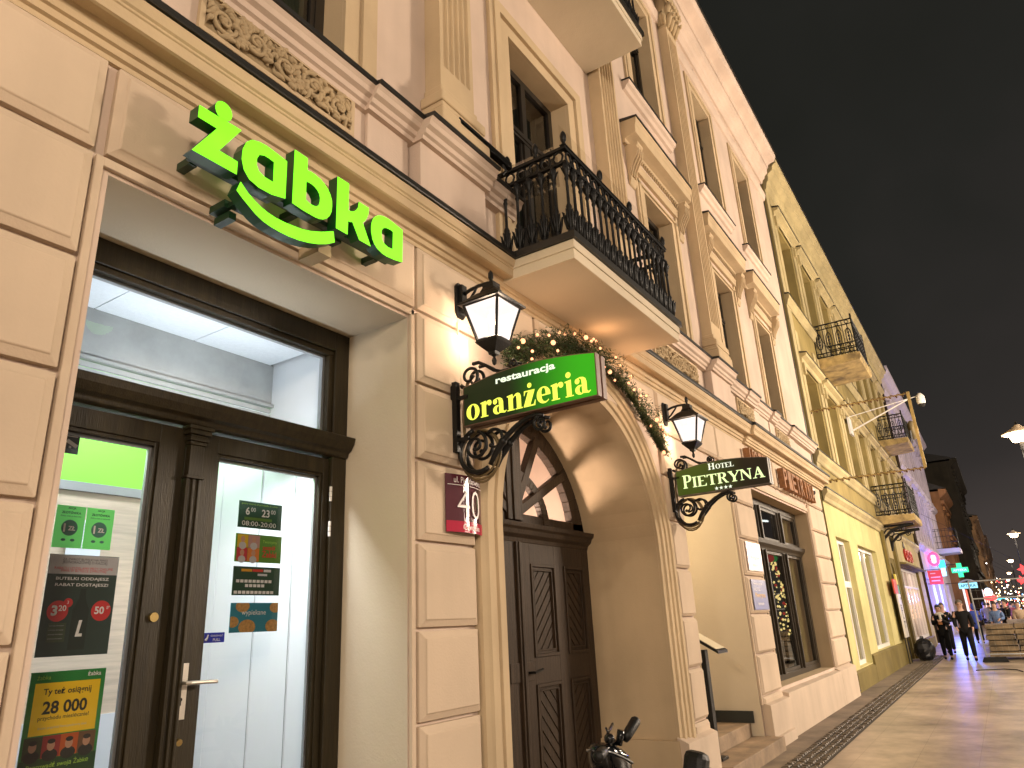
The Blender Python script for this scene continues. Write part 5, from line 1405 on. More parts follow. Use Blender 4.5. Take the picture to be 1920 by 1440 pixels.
m_ = MB(); m_.lathe([(.05, 0), (.05, .03)], (15.62, 2.81, 3.96), 10); m_.box(15.60, 15.64, 2.80, 2.862, 3.97, 3.99); m_.build("mount", MT["whitepaint"], DC)
FB = thing("floodlight_bar", "long black lamp bar on brackets over the ledge beside the balcony", "floodlight", (4.0, 2.70, 5.17))
m_ = MB(); m_.box(3.62, 4.34, 2.66, 2.72, 5.235, 5.30); m_.build("bar_housing", MT["black"], FB, bevel=.006)
for x_ in (3.72, 3.98, 4.24):
    m_ = MB(); m_.tube([(x_, 2.70, 5.14), (x_ + .03, 2.68, 5.19), (x_, 2.69, 5.24)], .012, 5); m_.build("bar_bracket", MT["black"], FB)

# ------------------------------------------------------------------ garland over the gateway
GA = thing("fir_garland", "green fir garland with warm fairy lights over the gateway arch", "garland", (5.8, 2.76, 3.4))
gp = [(4.30, 3.50), (4.42, 3.62), (4.62, 3.74), (4.92, 3.85), (5.2, 3.94), (5.5, 4.02), (5.8, 4.04), (6.1, 3.99), (6.35, 3.93), (6.62, 3.84), (6.85, 3.70), (7.05, 3.56), (7.22, 3.46), (7.36, 3.40)]
def gpos(t):
    q = t * (len(gp) - 1); i = min(int(q), len(gp) - 2); u = q - i
    return Vector((gp[i][0] + (gp[i + 1][0] - gp[i][0]) * u, 2.77, gp[i][1] + (gp[i + 1][1] - gp[i][1]) * u))
rnd = random.Random(11)
lm = MB()
for k in range(11000):
    t = rnd.random(); c = gpos(t)
    rr = (0.135 + 0.045 * t) * (0.75 + 0.35 * math.sin(t * 47) * math.sin(t * 23 + 1)) * rnd.random() ** .5
    a = rnd.random() * 6.283; th = rnd.uniform(-.06, .06)
    c = c + Vector((rr * math.cos(a) + th, -abs(rr * math.sin(a)) * 1.0 + .04, rr * math.cos(a + 2.2)))
    d = Vector((rnd.gauss(0, 1), rnd.gauss(-.35, 1), rnd.gauss(0, 1))).normalized() * rnd.uniform(.022, .05)
    n_ = d.orthogonal().normalized() * rnd.uniform(.004, .009)
    lm.cur = rnd.choice((0, 0, 1, 1, 2))
    lm.poly([c - n_, c + d * .6 - n_ * .8, c + d, c + n_])
for q in range(3):
    lm.cur = 0
    x_, z_ = ((7.20, 3.22), (7.34, 3.30), (7.16, 3.30))[q]
lm.build("fir_sprigs", [mat("fir_dark", (0.016, 0.040, 0.014), .7), mat("fir_mid", (0.040, 0.080, 0.024), .7), mat("fir_dry", (0.075, 0.085, 0.034), .7)], GA)
wb = MB(); wb.tube([tuple(gpos(k / 30)) for k in range(31)], .014, 6); wb.build("garland_wire", MT["gate"], GA)
fb = MB(); fb.ball((0, 0, 0), .0125, 8, 6)
fo = fb.build("fairy_light", glow("fairy_amber", (1.0, 0.42, 0.20), 2.4), GA, smooth=True)
spots = []
for k in range(40):
    t = (k + rnd.random()) / 40; c = gpos(t); a = rnd.uniform(-1.7, 1.7)
    spots.append(c + Vector((rnd.uniform(-.03, .03), -.125 * math.cos(a) - .012, .115 * math.sin(a))))
for k, p in enumerate(spots):
    o = fo if k == 0 else fo.copy()
    if k: COL.objects.link(o)
    o.location = p
    if k % 6 == 2: o.scale = (1.7, 1.7, 1.7)
for t, e_ in ((.06, 1.2), (.22, 1.4), (.45, 2.2), (.62, 2.0), (.72, 2.2), (.82, 2.2), (.96, 1.8)):
    c = gpos(t); lamp_light("garland_glow", c + Vector((0, -.16, .02)), e_, (1.0, .50, .24), .05, GA)

# ------------------------------------------------------------------ restaurant entrance: steps, mat box, stand
lamp_light("unseen_entrance_lamp", (8.9, 4.0, 3.2), 70, (1.0, .80, .52), .12, HB)  # unseen light without a fixture, added to brighten the entrance recess
ST = thing("entrance_steps", "worn stone steps in the recessed restaurant entrance", "steps", (9.0, 3.2, 0))
m_ = MB(); m_.box(7.985, 10.095, 2.70, 3.05, -.02, .145); m_.box(8.025, 10.055, 3.052, 4.88, -.02, .30)
m_.box(7.985, 10.097, 2.665, 2.70, -.02, .15)
m_.build("step", mat("worn_step_stone", (0.30, 0.215, 0.14), .75, var=.4, vscale=3, bump=.3, bscale=30), ST, bevel=.008)
m_ = MB(); m_.box(10.02, 10.055, 3.0, 4.85, .301, .44); m_.build("dark_skirting", mat("black_skirting", (.018, .02, .018), .5), ST)
m_ = MB(); m_.box(8.04, 9.0, 3.2, 3.9, .301, .318); m_.build("door_mat", MT["dark"], ST)
PB = thing("planter_box", "low black trough with a round black ashtray at the restaurant entrance", "planter", (9.0, 3.6, .3))
m_ = MB(); m_.box(9.0, 10.0, 3.55, 3.85, .302, .53); m_.build("trough", mat("black_trough", (.016, .018, .015), .45), PB, bevel=.01)
m_ = MB(); m_.lathe([(.095, 0), (.10, .02), (.10, .20), (.08, .21), (.075, .19)], (9.12, 3.65, .532), 16); m_.build("ashtray", MT["black"], PB, smooth=False)
MS = thing("menu_stand", "black menu stand with a slanted lit top at the restaurant entrance", "menu stand", (8.37, 2.96, .145))
m_ = MB(); m_.box(8.26, 8.46, 2.86, 3.06, .145, .175); m_.box(8.32, 8.42, 2.93, 2.99, .175, 1.26); m_.build("post", MT["black"], MS, bevel=.004)
m_ = MB(); m_.px([(2.74, 1.22), (2.74, 1.25), (3.06, 1.44), (3.06, 1.41)], 8.20, 8.54); m_.build("sloping_case", MT["black"], MS)
m_ = MB(); m_.px([(2.765, 1.269), (2.765, 1.274), (3.035, 1.434), (3.035, 1.429)], 8.22, 8.52); m_.build("menu_sheet", mat("cream_menu", (.62, .55, .40), .5), MS)

# ------------------------------------------------------------------ parked bicycle at the lower edge
BK = thing("bicycle", "black bicycle with rubber grips and a glossy handlebar bag before the gateway", "bicycle", (4.0, 1.75, 0))
hx, hy = 3.72, 1.86
fw = Vector((0.08, 0.9968, 0))      # pointing ahead
sd = Vector((0.9968, -0.08, 0))       # towards the wall side grip
hub_f = Vector((hx, hy, 0)) + fw * .33; hub_r = Vector((hx, hy, 0)) - fw * .72
at = lambda f, s_, z: tuple(Vector((hx, hy, 0)) + fw * f + sd * s_ + Vector((0, 0, z)))
tyre = mat("black_rubber", (.005, .005, .005), .45, bump=.3, bscale=120, spec=.3)
gloss = mat("glossy_black", (.003, .0035, .004), .10, spec=.4)
for nm, h in (("front_wheel", .33), ("rear_wheel", -.72)):
    m_ = MB(); m_.tube([at(h + .32 * math.cos(k * .2094), 0, .33 + .32 * math.sin(k * .2094)) for k in range(30)], .02, 8, closed=True)
    wo_ = m_.build(nm, tyre, BK, smooth=True)
    m_ = MB()
    for k in range(18): m_.tube([at(h, 0, .33), at(h + .30 * math.cos(k * .349), 0, .33 + .30 * math.sin(k * .349))], .0015, 4)
    m_.build("spokes", MT["steel"], wo_)
m_ = MB()
m_.tube([at(.33, .05, .33), at(.12, .05, .72), at(.06, 0, .84)], .014, 7); m_.tube([at(.33, -.05, .33), at(.12, -.05, .72), at(.06, 0, .84)], .014, 7)
m_.tube([at(.06, 0, .82), at(.02, 0, .98)], .02, 8)
m_.tube([at(.07, 0, .80), at(-.32, 0, .34)], .02, 8); m_.tube([at(.05, 0, .86), at(-.50, 0, .80)], .016, 8); m_.tube([at(-.32, 0, .30), at(-.52, 0, .92)], .016, 8)
for q in (.05, -.05): m_.tube([at(-.72, q, .33), at(-.32, q * .6, .30)], .010, 6); m_.tube([at(-.72, q, .33), at(-.50, q * .4, .80)], .010, 6)
m_.build("frame", gloss, BK, smooth=True)
m_ = MB(); m_.ball(at(-.47, -.02, .84), .12, 14, 9, (.62, 1.35, .40)); m_.build("saddle", tyre, BK, smooth=True)
m_ = MB(); m_.cbox(at(-.462, -.045, .895), (.056, .055, .105), Matrix.Rotation(R(15), 4, "Y") @ Matrix.Rotation(R(8), 4, "X")); m_.build("saddle_bag", tyre, BK, bevel=.032)
m_ = MB(); m_.tube([at(-.02, .20, 1.075), at(.0, .12, 1.02), at(.02, 0, .985), at(.0, -.12, .99), at(-.03, -.18, .995)], .014, 8); m_.build("handlebar", gloss, BK, smooth=True)
for q, P_ in ((1, [at(-.005, .105, 1.012), at(-.01, .125, 1.025), at(-.02, .215, 1.085), at(-.022, .225, 1.092)]), (-1, [at(-.03, -.15, .99), at(-.035, -.17, .99), at(-.07, -.27, .985), at(-.073, -.28, .985)])):
    m_ = MB(); m_.tube(P_, [.024, .027, .029, .022], 12); m_.build("grip", tyre, BK, smooth=True)
m_ = MB(); m_.tube([at(.02, .06, 1.0), at(.09, .09, 1.03), at(.11, .19, 1.07)], .008, 6); m_.tube([at(.0, .05, .99), at(-.02, .05, 1.06)], .02, 8); m_.build("brake_lever", gloss, BK, smooth=True)
m_ = MB(); m_.ball(at(.0, -.04, 1.03), .028, 10, 7); m_.tube([at(.0, -.04, 1.05), at(.01, -.05, 1.085)], [.008, .005], 6); m_.build("bell", gloss, BK, smooth=True)
m_ = MB()
n0 = len(m_.v)
m_.ball((0, 0, 0), 1, 18, 12)
for k in range(n0, len(m_.v)):
    p = Vector(m_.v[k]); s3 = [math.copysign(abs(c) ** .72, c) for c in p]
    q = Vector((hx, hy, .905)) + fw * (.06 + s3[0] * .085) + sd * (s3[1] * .140 + .05) + Vector((0, 0, s3[2] * .085 - .05 * s3[1])); m_.v[k] = tuple(q)
m_.build("handlebar_bag", gloss, BK, smooth=True)
m_ = MB(); m_.tube([at(.06 + .088 * math.copysign(abs(math.cos(k * .2094)) ** .5, math.cos(k * .2094)), .128 * math.copysign(abs(math.sin(k * .2094)) ** .5, math.sin(k * .2094)) * 1.0 + .05, .93 - .05 * math.copysign(abs(math.sin(k * .2094)) ** .5, math.sin(k * .2094))) for k in range(30)], .004, 5, closed=True); m_.build("bag_piping", MT["grey"], BK)
# ------------------------------------------------------------------ the yellow tenement next door
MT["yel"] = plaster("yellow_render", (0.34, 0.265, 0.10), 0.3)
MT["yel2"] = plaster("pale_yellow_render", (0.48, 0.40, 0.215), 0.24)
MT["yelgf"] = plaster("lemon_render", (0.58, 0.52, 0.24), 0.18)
MT["olive"] = plaster("olive_plinth", (0.20, 0.155, 0.05), 0.3)
MT["ochreshade"] = mat("ochre_blind", (0.24, 0.175, 0.055), 0.5, var=0.3, vscale=2)
YB = thing("yellow_tenement", "yellow tenement with tall windows, dark balconies and an olive plinth beside the hotel", "building", (28, 3.5, 0))
XS = [17.9, 20.5, 23.1, 25.7, 28.3, 30.9, 33.5, 36.1]
Y1w = [(x, x + 1.5, 5.22, 7.30) for x in XS]; Y2w = [(x, x + 1.5, 9.15, 11.30) for x in XS]
G1, G2 = (17.9, 19.66, 0.42, 3.22), (20.9, 24.3, 0.60, 3.22)
GATE = (26.5, 28.4, -0.02, 3.2); OSO = (29.3, 36.6, 0.42, 3.02)
m_ = MB()
wall_grid(m_, 17.12, 38.5, 4.3, 12.5, 2.9, 3.2, Y1w + Y2w)
m_.poly([(17.12, 2.9, -.02), (17.12, 11, -.02), (17.12, 11, 12.5), (17.12, 2.9, 12.5)]); m_.poly([(38.5, 2.9, -.02), (38.5, 2.9, 12.5), (38.5, 11, 12.5), (38.5, 11, -.02)])
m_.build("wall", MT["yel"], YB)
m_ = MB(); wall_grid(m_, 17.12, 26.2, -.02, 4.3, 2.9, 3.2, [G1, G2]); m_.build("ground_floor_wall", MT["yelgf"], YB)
m_ = MB(); wall_grid(m_, 26.2, 38.5, -.02, 4.3, 2.88, 3.2, [GATE, OSO]); m_.box(29.2, 36.8, 2.80, 2.879, 3.10, 3.95); m_.build("shop_wall", MT["yel2"], YB)
for h in Y1w + Y2w:
    m_ = MB(); reveals(m_, h, 2.9, 3.16); m_.build("window_reveal", MT["yel"], YB)
for h in (G1, G2):
    m_ = MB(); reveals(m_, h, 2.9, 3.3); m_.build("shop_window_reveal", MT["yelgf"], YB)
m_ = MB(); reveals(m_, GATE, 2.88, 4.2, False); reveals(m_, OSO, 2.88, 3.1); m_.poly([(26.5, 4.2, 0), (28.4, 4.2, 0), (28.4, 4.2, 3.2), (26.5, 4.2, 3.2)]); m_.build("gate_recess", MT["olive"], YB)
for k, h in enumerate(Y1w + Y2w):
    a, b, c, d = h
    m_ = MB(); m_.box(a, a + .08, 3.15, 3.22, c, d); m_.box(b - .08, b, 3.15, 3.22, c, d); m_.box(a + .08, b - .08, 3.15, 3.22, d - .08, d); m_.box(a + .08, b - .08, 3.15, 3.22, c, c + .08); m_.box((a + b) / 2 - .05, (a + b) / 2 + .05, 3.14, 3.22, c + .08, d - .08)
    m_.box(a + .08, b - .08, 3.145, 3.22, d - .75, d - .67)
    fo_ = m_.build("window", MT["ochreshade"], YB)
    m_ = MB(); m_.poly([(a, 3.19, c), (b, 3.19, c), (b, 3.19, d), (a, 3.19, d)]); m_.build("pane", mat("amber_dark_pane", (0.05, .042, .02), .08), fo_) if k == 0 else m_.build("pane", bpy.data.materials["amber_dark_pane"], fo_)
# lesenes, hoods, bands
for x in XS:
    for (a, b) in ((x - .46, x - .14), (x + 1.64, x + 1.96)):
        for c, d in ((5.2, 8.2), (9.1, 11.9)):
            m_ = MB(); m_.box(a, b, 2.86, 2.899, c, d); m_.build("lesene", MT["yel2"], YB)
for x in XS:
    for z_ in (7.55, 11.62):
        hm = MB(); hf = MB()
        a, b = x - .42, x + 1.92
        hm.px([(2.859, z_ - .22), (2.83, z_ - .2), (2.82, z_ - .1), (2.72, z_ - .06), (2.70, z_), (2.859, z_ + .02)], a, b); hf.px([(2.859, z_ + .023), (2.685, z_ + .003), (2.685, z_ + .025), (2.859, z_ + .06)], a - .02, b + .02)
        hm.box(a + .05, a + .22, 2.80, 2.859, z_ - .5, z_ - .221); hm.box(b - .22, b - .05, 2.80, 2.859, z_ - .5, z_ - .221)
        ho_ = hm.build("window_hood", MT["yel2"], YB); hf.build("hood_flashing", MT["flash"], ho_)
bm2 = MB(); bf = MB()
for (z_, yp) in ((4.22, .14), (5.10, .12), (9.02, .12)):
    bm2.px([(2.879, z_ - .28), (2.85, z_ - .26), (2.83, z_ - .18), (2.9 - yp, z_ - .10), (2.9 - yp, z_ - .01), (2.879, z_)], 17.12, 38.5); bf.px([(2.879, z_ + .003), (2.89 - yp, z_ - .006), (2.89 - yp, z_ + .02), (2.879, z_ + .04)], 17.10, 38.52)
bm2.px([(2.899, 12.0), (2.84, 12.02), (2.80, 12.2), (2.76, 12.24), (2.74, 12.42), (2.62, 12.5), (2.60, 12.62), (2.50, 12.68), (2.49, 12.78), (2.899, 12.8)], 17.12, 38.5)
bf.px([(2.899, 12.803), (2.47, 12.785), (2.46, 12.84), (2.899, 13.0)], 17.05, 38.55); bf.poly([(17.05, 2.9, 12.95), (38.55, 2.9, 12.95), (38.55, 11, 14.2), (17.05, 11, 14.2)])
bm2.box(17.12, 17.55, 2.87, 2.899, 4.3, 12.0)
bo_ = bm2.build("cornice_band", MT["yel2"], YB); bf.build("cornice_flashing", MT["flash"], bo_)
m_ = MB(); m_.px([(2.899, -.02), (2.85, -.02), (2.85, .56), (2.899, .60)], 19.70, 25.95); m_.px([(2.899, -.02), (2.85, -.02), (2.85, .36), (2.899, .40)], 17.12, 19.68)
m_.px([(2.879, -.02), (2.80, -.02), (2.80, .40), (2.879, .42)], 29.2, 36.8)
m_.build("plinth", MT["olive"], YB)
for a, b in ((26.02, 26.42), (28.5, 29.0)):
    m_ = MB(); m_.box(a, b, 2.79, 2.879, -.02, 4.0); m_.build("gate_pier", MT["olive"], YB)
m_ = MB()
A = [(27.45 + .95 * math.cos(R(k * 7.5)), 1.9 + 1.15 * math.sin(R(k * 7.5))) for k in range(25)]
for p, q in zip(A, A[1:]): m_.prism([(p[0], 2.9, p[1]), (q[0], 2.9, q[1]), (q[0], 2.9, 3.2), (p[0], 2.9, 3.2)], (0, .2, 0))
m_.build("gate_arch", MT["olive"], YB)
for h, nm in ((G1, 1), (G2, 2)):
    a, b, c, d = h
    m_ = MB(); t = .09
    for (p, q, r_, s_) in ((a, a + t, c, d), (b - t, b, c, d), (a + t, b - t, d - t, d), (a + t, b - t, c, c + t)): m_.box(p, q, 3.03, 3.10, r_, s_)
    if nm == 1: m_.box(a + t, b - t, 3.03, 3.10, 2.12, 2.26)
    m_.box((a + b) / 2 - .05, (a + b) / 2 + .05, 3.025, 3.10, c + t, d - t)
    fo_ = m_.build("shop_window", MT["whitepaint"], YB)
    m_ = MB(); m_.poly([(a, 3.075, c), (b, 3.075, c), (b, 3.075, d), (a, 3.075, d)]); m_.build("pane", mat("greenish_pane", (.12, .11, .05), .06), fo_)
# glazed shop front
m_ = MB(); a, b, c, d = OSO
for k in range(7):
    x_ = a + (b - a) * k / 6; m_.box(x_ - .05, x_ + .05, 2.99, 3.08, c, d)
m_.box(a, b, 2.985, 3.08, d - .1, d); m_.box(a, b, 2.985, 3.08, c, c + .1); m_.box(a, b, 2.985, 3.08, 2.30, 2.38)
fo_ = m_.build("glazed_front", MT["whitepaint"], YB)
m_ = MB(); m_.poly([(a, 3.04, c), (b, 3.04, c), (b, 3.04, d), (a, 3.04, d)]); m_.build("pane", MT["glass"], fo_)
m_ = MB(); m_.box(a - .3, b + .3, 4.6, 4.7, 0, 3.4); m_.box(b, b + .05, 3.1, 4.6, 0, 3.4); m_.box(a - .3, b + .3, 3.1, 4.6, 3.05, 3.1); m_.box(a - .3, b, 3.1, 4.6, .3, .35)
m_.build("shop_room", mat("rosy_room", (.42, .27, .27), .8), fo_)
rl = bpy.data.lights.new("room_lamp", "POINT"); rl.energy = 45; rl.color = (1, .72, .62); rl.shadow_soft_size = .2
ro = bpy.data.objects.new("room_lamp", rl); COL.objects.link(ro); ro.location = (33.2, 3.9, 2.8); adopt(ro, fo_)
rnd = random.Random(5)
m_ = MB()
for k in range(260): m_.ball((rnd.uniform(29.5, 36.4), 3.16, 2.28 - 1.15 * rnd.random() ** 1.6), rnd.uniform(.03, .065), 5, 4)
tag(m_.build("curtain_of_lights", glow("warm_curtain_light", (1, .55, .30), 3.0), fo_), kind="stuff")
m_ = MB(); m_.px([(2.795, 3.05), (2.60, 3.05), (2.58, 3.10), (2.795, 3.14)], 29.1, 36.9); m_.build("shop_canopy", MT["olive"], YB)
OS = thing("red_letter_sign", "red raised letters on the pale fascia of the shop with the light curtain", "shop sign", (32.4, 2.78, 3.25))
for k, ch in enumerate("OSO"):
    m_ = MB(); put(m_, text_mesh(ch, .02, .06), (31.1 + k * .95, 2.79, 3.27), FU, FV, .78, .46, depth=.06); m_.build("letter", mat("red_letter", (.42, .03, .02), .5), OS)
m_ = MB(); m_.poly([(31.3, 2.77, 3.76), (31.9, 2.77, 3.76), (31.75, 2.77, 3.9), (31.6, 2.77, 4.0), (31.45, 2.77, 3.9)]); m_.prism([(31.3, 2.775, 3.76), (31.9, 2.775, 3.76), (31.75, 2.775, 3.9), (31.6, 2.775, 4.0), (31.45, 2.775, 3.9)], (0, .02, 0)); m_.build("sign_ornament", MT["gate"], OS)
AB = thing("letter_board", "tall advert board with black letters leaning by the dark gate", "advert board", (26.0, 2.7, 0))
m_ = MB(); m_.box(25.5, 26.35, 2.70, 2.74, .75, 2.02); m_.build("white_board", mat("board_white", (.6, .57, .52), .5), AB)
m_ = MB(); m_.box(25.15, 25.95, 2.70, 2.74, 2.021, 2.45); m_.build("red_field", mat("board_red", (.5, .06, .04), .5), AB)
m_ = MB(); m_.box(25.95, 26.38, 2.70, 2.74, 2.30, 2.62); m_.build("yellow_field", mat("board_yellow", (.5, .42, .04), .5), AB)
m_ = MB(); m_.box(25.96, 26.38, 2.70, 2.74, 2.03, 2.28); m_.build("green_field", mat("board_green", (.05, .25, .08), .5), AB)
m_ = MB()
for s, x_, z_ in (("Y", 26.05, 1.72), ("E", 25.75, 1.50), ("L", 25.80, 1.28), ("T", 25.70, 1.02), ("Y", 26.02, 1.02)): put(m_, text_mesh(s, .03), (x_, 2.697, z_), FU, FV, .24, .20)
m_.build("board_text", ink, AB)
m_ = MB()
for q in (25.6, 26.25): m_.box(q - .02, q + .02, 2.745, 2.775, 0.0, .75)
m_.build("board_leg", MT["black"], AB)
DP = MB(); DP.tube([(16.98, 2.97, 12.3), (16.98, 2.97, .75)], .055, 10); DP.tube([(16.98, 2.97, .75), (16.98, 2.93, .12), (16.98, 2.86, .02)], .06, 10)
for z_ in (2.2, 4.6, 7, 9.4): DP.tube([(16.98, 2.97, z_), (16.98, 2.97, z_ + .05)], .066, 10)
tag(DP.build("downpipe", mat("brown_zinc", (.06, .045, .025), .6, var=.4, vscale=3), None, smooth=True), "dark brown rain pipe in the slot between hotel and yellow tenement", "drainpipe")
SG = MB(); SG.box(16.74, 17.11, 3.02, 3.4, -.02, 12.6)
tag(SG.build("slot_wall", mat("dark_slot", (.055, .04, .022), .9, var=.3, vscale=2), None), "narrow dark brown strip of wall set back between hotel and yellow tenement", "wall")  # one dark brown strip, set back from both fronts

def ybalcony(x0, x1, z, y0, seed, bracket=False):
    s_ = MB(); s_.px([(2.899, z - .16), (y0 + .04, z - .10), (y0, z - .06), (y0, z + .10), (2.899, z + .12)], x0, x1)
    b = s_.build("balcony", mat("stained_slab", (.46, .34, .14), .85, var=.5, vscale=2.5, col2=(.14, .10, .05)), YB)
    r_ = MB(); zt = z + 1.10; zb = z + .14
    def side(P, Q):
        P, Q = Vector(P), Vector(Q); L = (Q - P).length; n = max(3, int(L / .24))
        for zz in (zb + .02, zb + .13, zt - .13, zt): r_.tube([P + Vector((0, 0, zz)), Q + Vector((0, 0, zz))], .016 if zz < zt else .022, 5)
        for k in range(n + 1):
            c = P + (Q - P) * k / n
            r_.tube([c + Vector((0, 0, zb)), c + Vector((0, 0, zt))], .011, 5)
            if k < n:
                d = (Q - P) / n
                cc = c + d * .5
                u = d.normalized()
                r_.tube([cc + u * (.07 * math.cos(t * .628)) + Vector((0, 0, (zb + zt) / 2 + .24 * math.sin(t * .628))) for t in range(10)], .013, 5, closed=True)
                r_.tube([cc + Vector((0, 0, zb + .14)), cc + Vector((0, 0, zt - .14))], [.012, .012], 5)
                for q in (-.1, 0, .1): r_.ball(cc + Vector((0, 0, (zb + zt) / 2 + q)), .034, 6, 4)
                for zz in (zb + .075, zt - .065): r_.tube([cc + u * (.05 * math.cos(t * .785)) + Vector((0, 0, zz + .045 * math.sin(t * .785))) for t in range(8)], .009, 4, closed=True)
    side((x0 + .05, 2.88, 0), (x0 + .05, y0 + .05, 0)); side((x0 + .05, y0 + .05, 0), (x1 - .05, y0 + .05, 0)); side((x1 - .05, y0 + .05, 0), (x1 - .05, 2.88, 0))
    for (px_, py_) in ((x0 + .05, y0 + .05), (x1 - .05, y0 + .05)): r_.tube([(px_, py_, zb), (px_, py_, zt + .14)], .022, 6)
    r_.build("railing", MT["black"], b)
    if bracket:
        k_ = MB()
        for xx in (x0 + .25, x1 - .25):
            k_.tube([(xx, 2.87, z - .85), (xx, 2.80, z - .55), (xx, 2.55, z - .32), (xx, y0 + .35, z - .22), (xx, y0 + .1, z - .20)], .045, 6)
            k_.tube([(xx, 2.87, z - .20), (xx, y0 + .1, z - .18)], .035, 6); k_.tube([(xx, 2.87, z - .85), (xx, 2.87, z - .18)], .035, 6)
            spiral(k_, 2.62, z - .42, .16, 1.4, 0, xx, .022, .2); spiral(k_, 2.28, z - .30, .09, 1.4, 2, xx, .018, .2)
        k_.build("iron_bracket", MT["black"], b)
ybalcony(20.3, 22.35, 8.10, 1.81, 1); ybalcony(32.1, 34.5, 7.98, 1.83, 2); ybalcony(26.1, 28.6, 4.32, 1.80, 3, True)
# satellite dish on the far balcony
SD = thing("satellite_dish", "pale satellite dish behind the railing of the farther upper balcony", "satellite dish", (33.0, 1.9, 8.3))
m_ = MB(); m_.lathe([(.42, .0), (.38, .05), (.25, .10), (.05, .13)], (0, 0, 0), 18)
m_.v = [(34.2 + p[2] * .6, 1.72 + p[0] * .5 - p[2], 8.75 + p[1]) for p in m_.v]; m_.build("dish", mat("dish_paint", (.45, .36, .2), .6), SD, smooth=True)
m_ = MB(); m_.tube([(34.2, 1.80, 8.2), (34.2, 1.80, 8.75)], .03, 6); m_.build("mast", MT["grey"], SD)

# ------------------------------------------------------------------ banner frame and street camera
BF = thing("banner_frame", "yellowish iron frame wrapped with light chains reaching out from the yellow tenement", "banner frame", (17.5, 2.9, 4.4))
yi = mat("yellow_iron", (.50, .36, .12), .6, var=.4, vscale=5)
m_ = MB(); m_.box(17.47, 17.53, .77, .83, 4.42, 6.12); m_.build("upright", yi, BF)
for z_ in (6.09, 4.42):
    m_ = MB(); m_.tube([(17.5, 2.87, z_), (17.5, .80, z_)], .014, 6); m_.build("crossbar", yi, BF)
    m_ = MB(); m_.tube([(17.5 + .03 * math.cos(k * .9), 2.85 - 2.04 * k / 110, z_ + .03 * math.sin(k * .9)) for k in range(111)], .008, 4)
    for k in range(0, 110, 7): m_.ball((17.5 + .035 * math.cos(k * .9), 2.85 - 2.04 * k / 110, z_ - .03), .022, 6, 4)
    m_.build("light_chain", mat("rusty_chain", (.17, .085, .03), .7), BF)
SCM = thing("street_camera", "white dome camera at the end of a white bracket high over the street", "camera", (24.0, 2.9, 7.3))
m_ = MB(); m_.tube([(24, 2.86, 7.35), (24, .86, 7.62)], .014, 6); m_.tube([(24, 2.86, 6.9), (24, 1.15, 7.57)], .012, 6); m_.tube([(24.3, 2.86, 6.95), (24, 1.12, 7.57)], .012, 6); m_.box(23.9, 24.4, 2.84, 2.899, 6.8, 7.4); m_.build("bracket", MT["whitepaint"], SCM)
m_ = MB(); m_.lathe([(.10, 0), (.12, .05), (.12, .22), (.07, .30), (.03, .34)], (24, .80, 7.36), 14); m_.build("housing", MT["whitepaint"], SCM, smooth=True)
m_ = MB(); m_.ball((24, .80, 7.36), .095, 12, 8); m_.build("dome", MT["dark"], SCM, smooth=True)

# ------------------------------------------------------------------ farther houses in the row
MT["lilac"] = plaster("white_lilac_render", (.52, .47, .56), .2)
LB = thing("lilac_house", "pale lilac ornate house beyond the yellow tenement, lit blue at street level", "building", (50, 3.5, 0))
LW = [(40.2 + k * 3.4, 41.7 + k * 3.4, z0, z1) for k in range(6) for z0, z1 in ((5.3, 7.4), (9.0, 11.0))]
LG = [(40.4, 43.0, .0, 2.9), (45.0, 47.6, .0, 2.9), (49.2, 51.8, .0, 2.9), (54, 57, .0, 2.9)]
m_ = MB(); wall_grid(m_, 38.55, 61, -.02, 13.0, 2.9, 3.2, LW + LG); m_.poly([(38.55, 2.9, 12.8), (38.55, 11, 12.8), (38.55, 11, -.02), (38.55, 2.9, -.02)]); m_.build("wall", MT["lilac"], LB)
for h in LW + LG:
    m_ = MB(); reveals(m_, h, 2.9, 3.15); m_.build("window_reveal", MT["lilac"], LB)
for h in LW:
    a, b, c, d = h; m_ = MB(); m_.box(a, b, 3.14, 3.2, c, d); m_.build("window", mat("night_pane", (.03, .03, .04), .1) if h is LW[0] else bpy.data.materials["night_pane"], LB)
lgm = glow("cool_shop_window", (.72, .60, .95), 1.0)
for h in LG:
    a, b, c, d = h; m_ = MB(); m_.box(a, b, 3.14, 3.2, c, d); m_.build("shop_window", lgm, LB)
m_ = MB()
for h in LW:
    a, b, c, d = h
    m_.px([(2.899, d + .35), (2.70, d + .42), (2.68, d + .55), (2.899, d + .6)], a - .3, b + .3); m_.box(a - .3, a - .05, 2.82, 2.899, c - .5, d + .3); m_.box(b + .05, b + .3, 2.82, 2.899, c - .5, d + .3)
    m_.py([(a - .25, d + .6), (b + .25, d + .6), ((a + b) / 2, d + 1.0)], 2.72, 2.88)
for z_ in (4.5, 8.2, 12.0): m_.px([(2.899, z_ - .3), (2.8, z_ - .25), (2.68, z_ - .1), (2.68, z_), (2.899, z_ + .02)], 38.55, 61)
m_.px([(2.899, 12.6), (2.6, 12.7), (2.4, 12.9), (2.4, 13.1), (2.899, 13.15)], 38.55, 61)
m_.build("stucco_ornament", MT["lilac"], LB)
m_ = MB(); m_.px([(2.899, 4.62), (1.60, 4.66), (1.57, 4.72), (1.57, 4.90), (2.899, 4.92)], 52, 54.6); bo2 = m_.build("balcony", MT["lilac"], LB)
m_ = MB()
for zz in (4.95, 5.3, 5.65, 6.0, 6.1): m_.tube([(52.05, 2.88, zz), (52.05, 1.62, zz), (54.55, 1.62, zz)], .014, 5)
for k in range(8): m_.tube([(52.05, 2.88 - k * .18, 4.92), (52.05, 2.88 - k * .18, 6.1)], .012, 5)
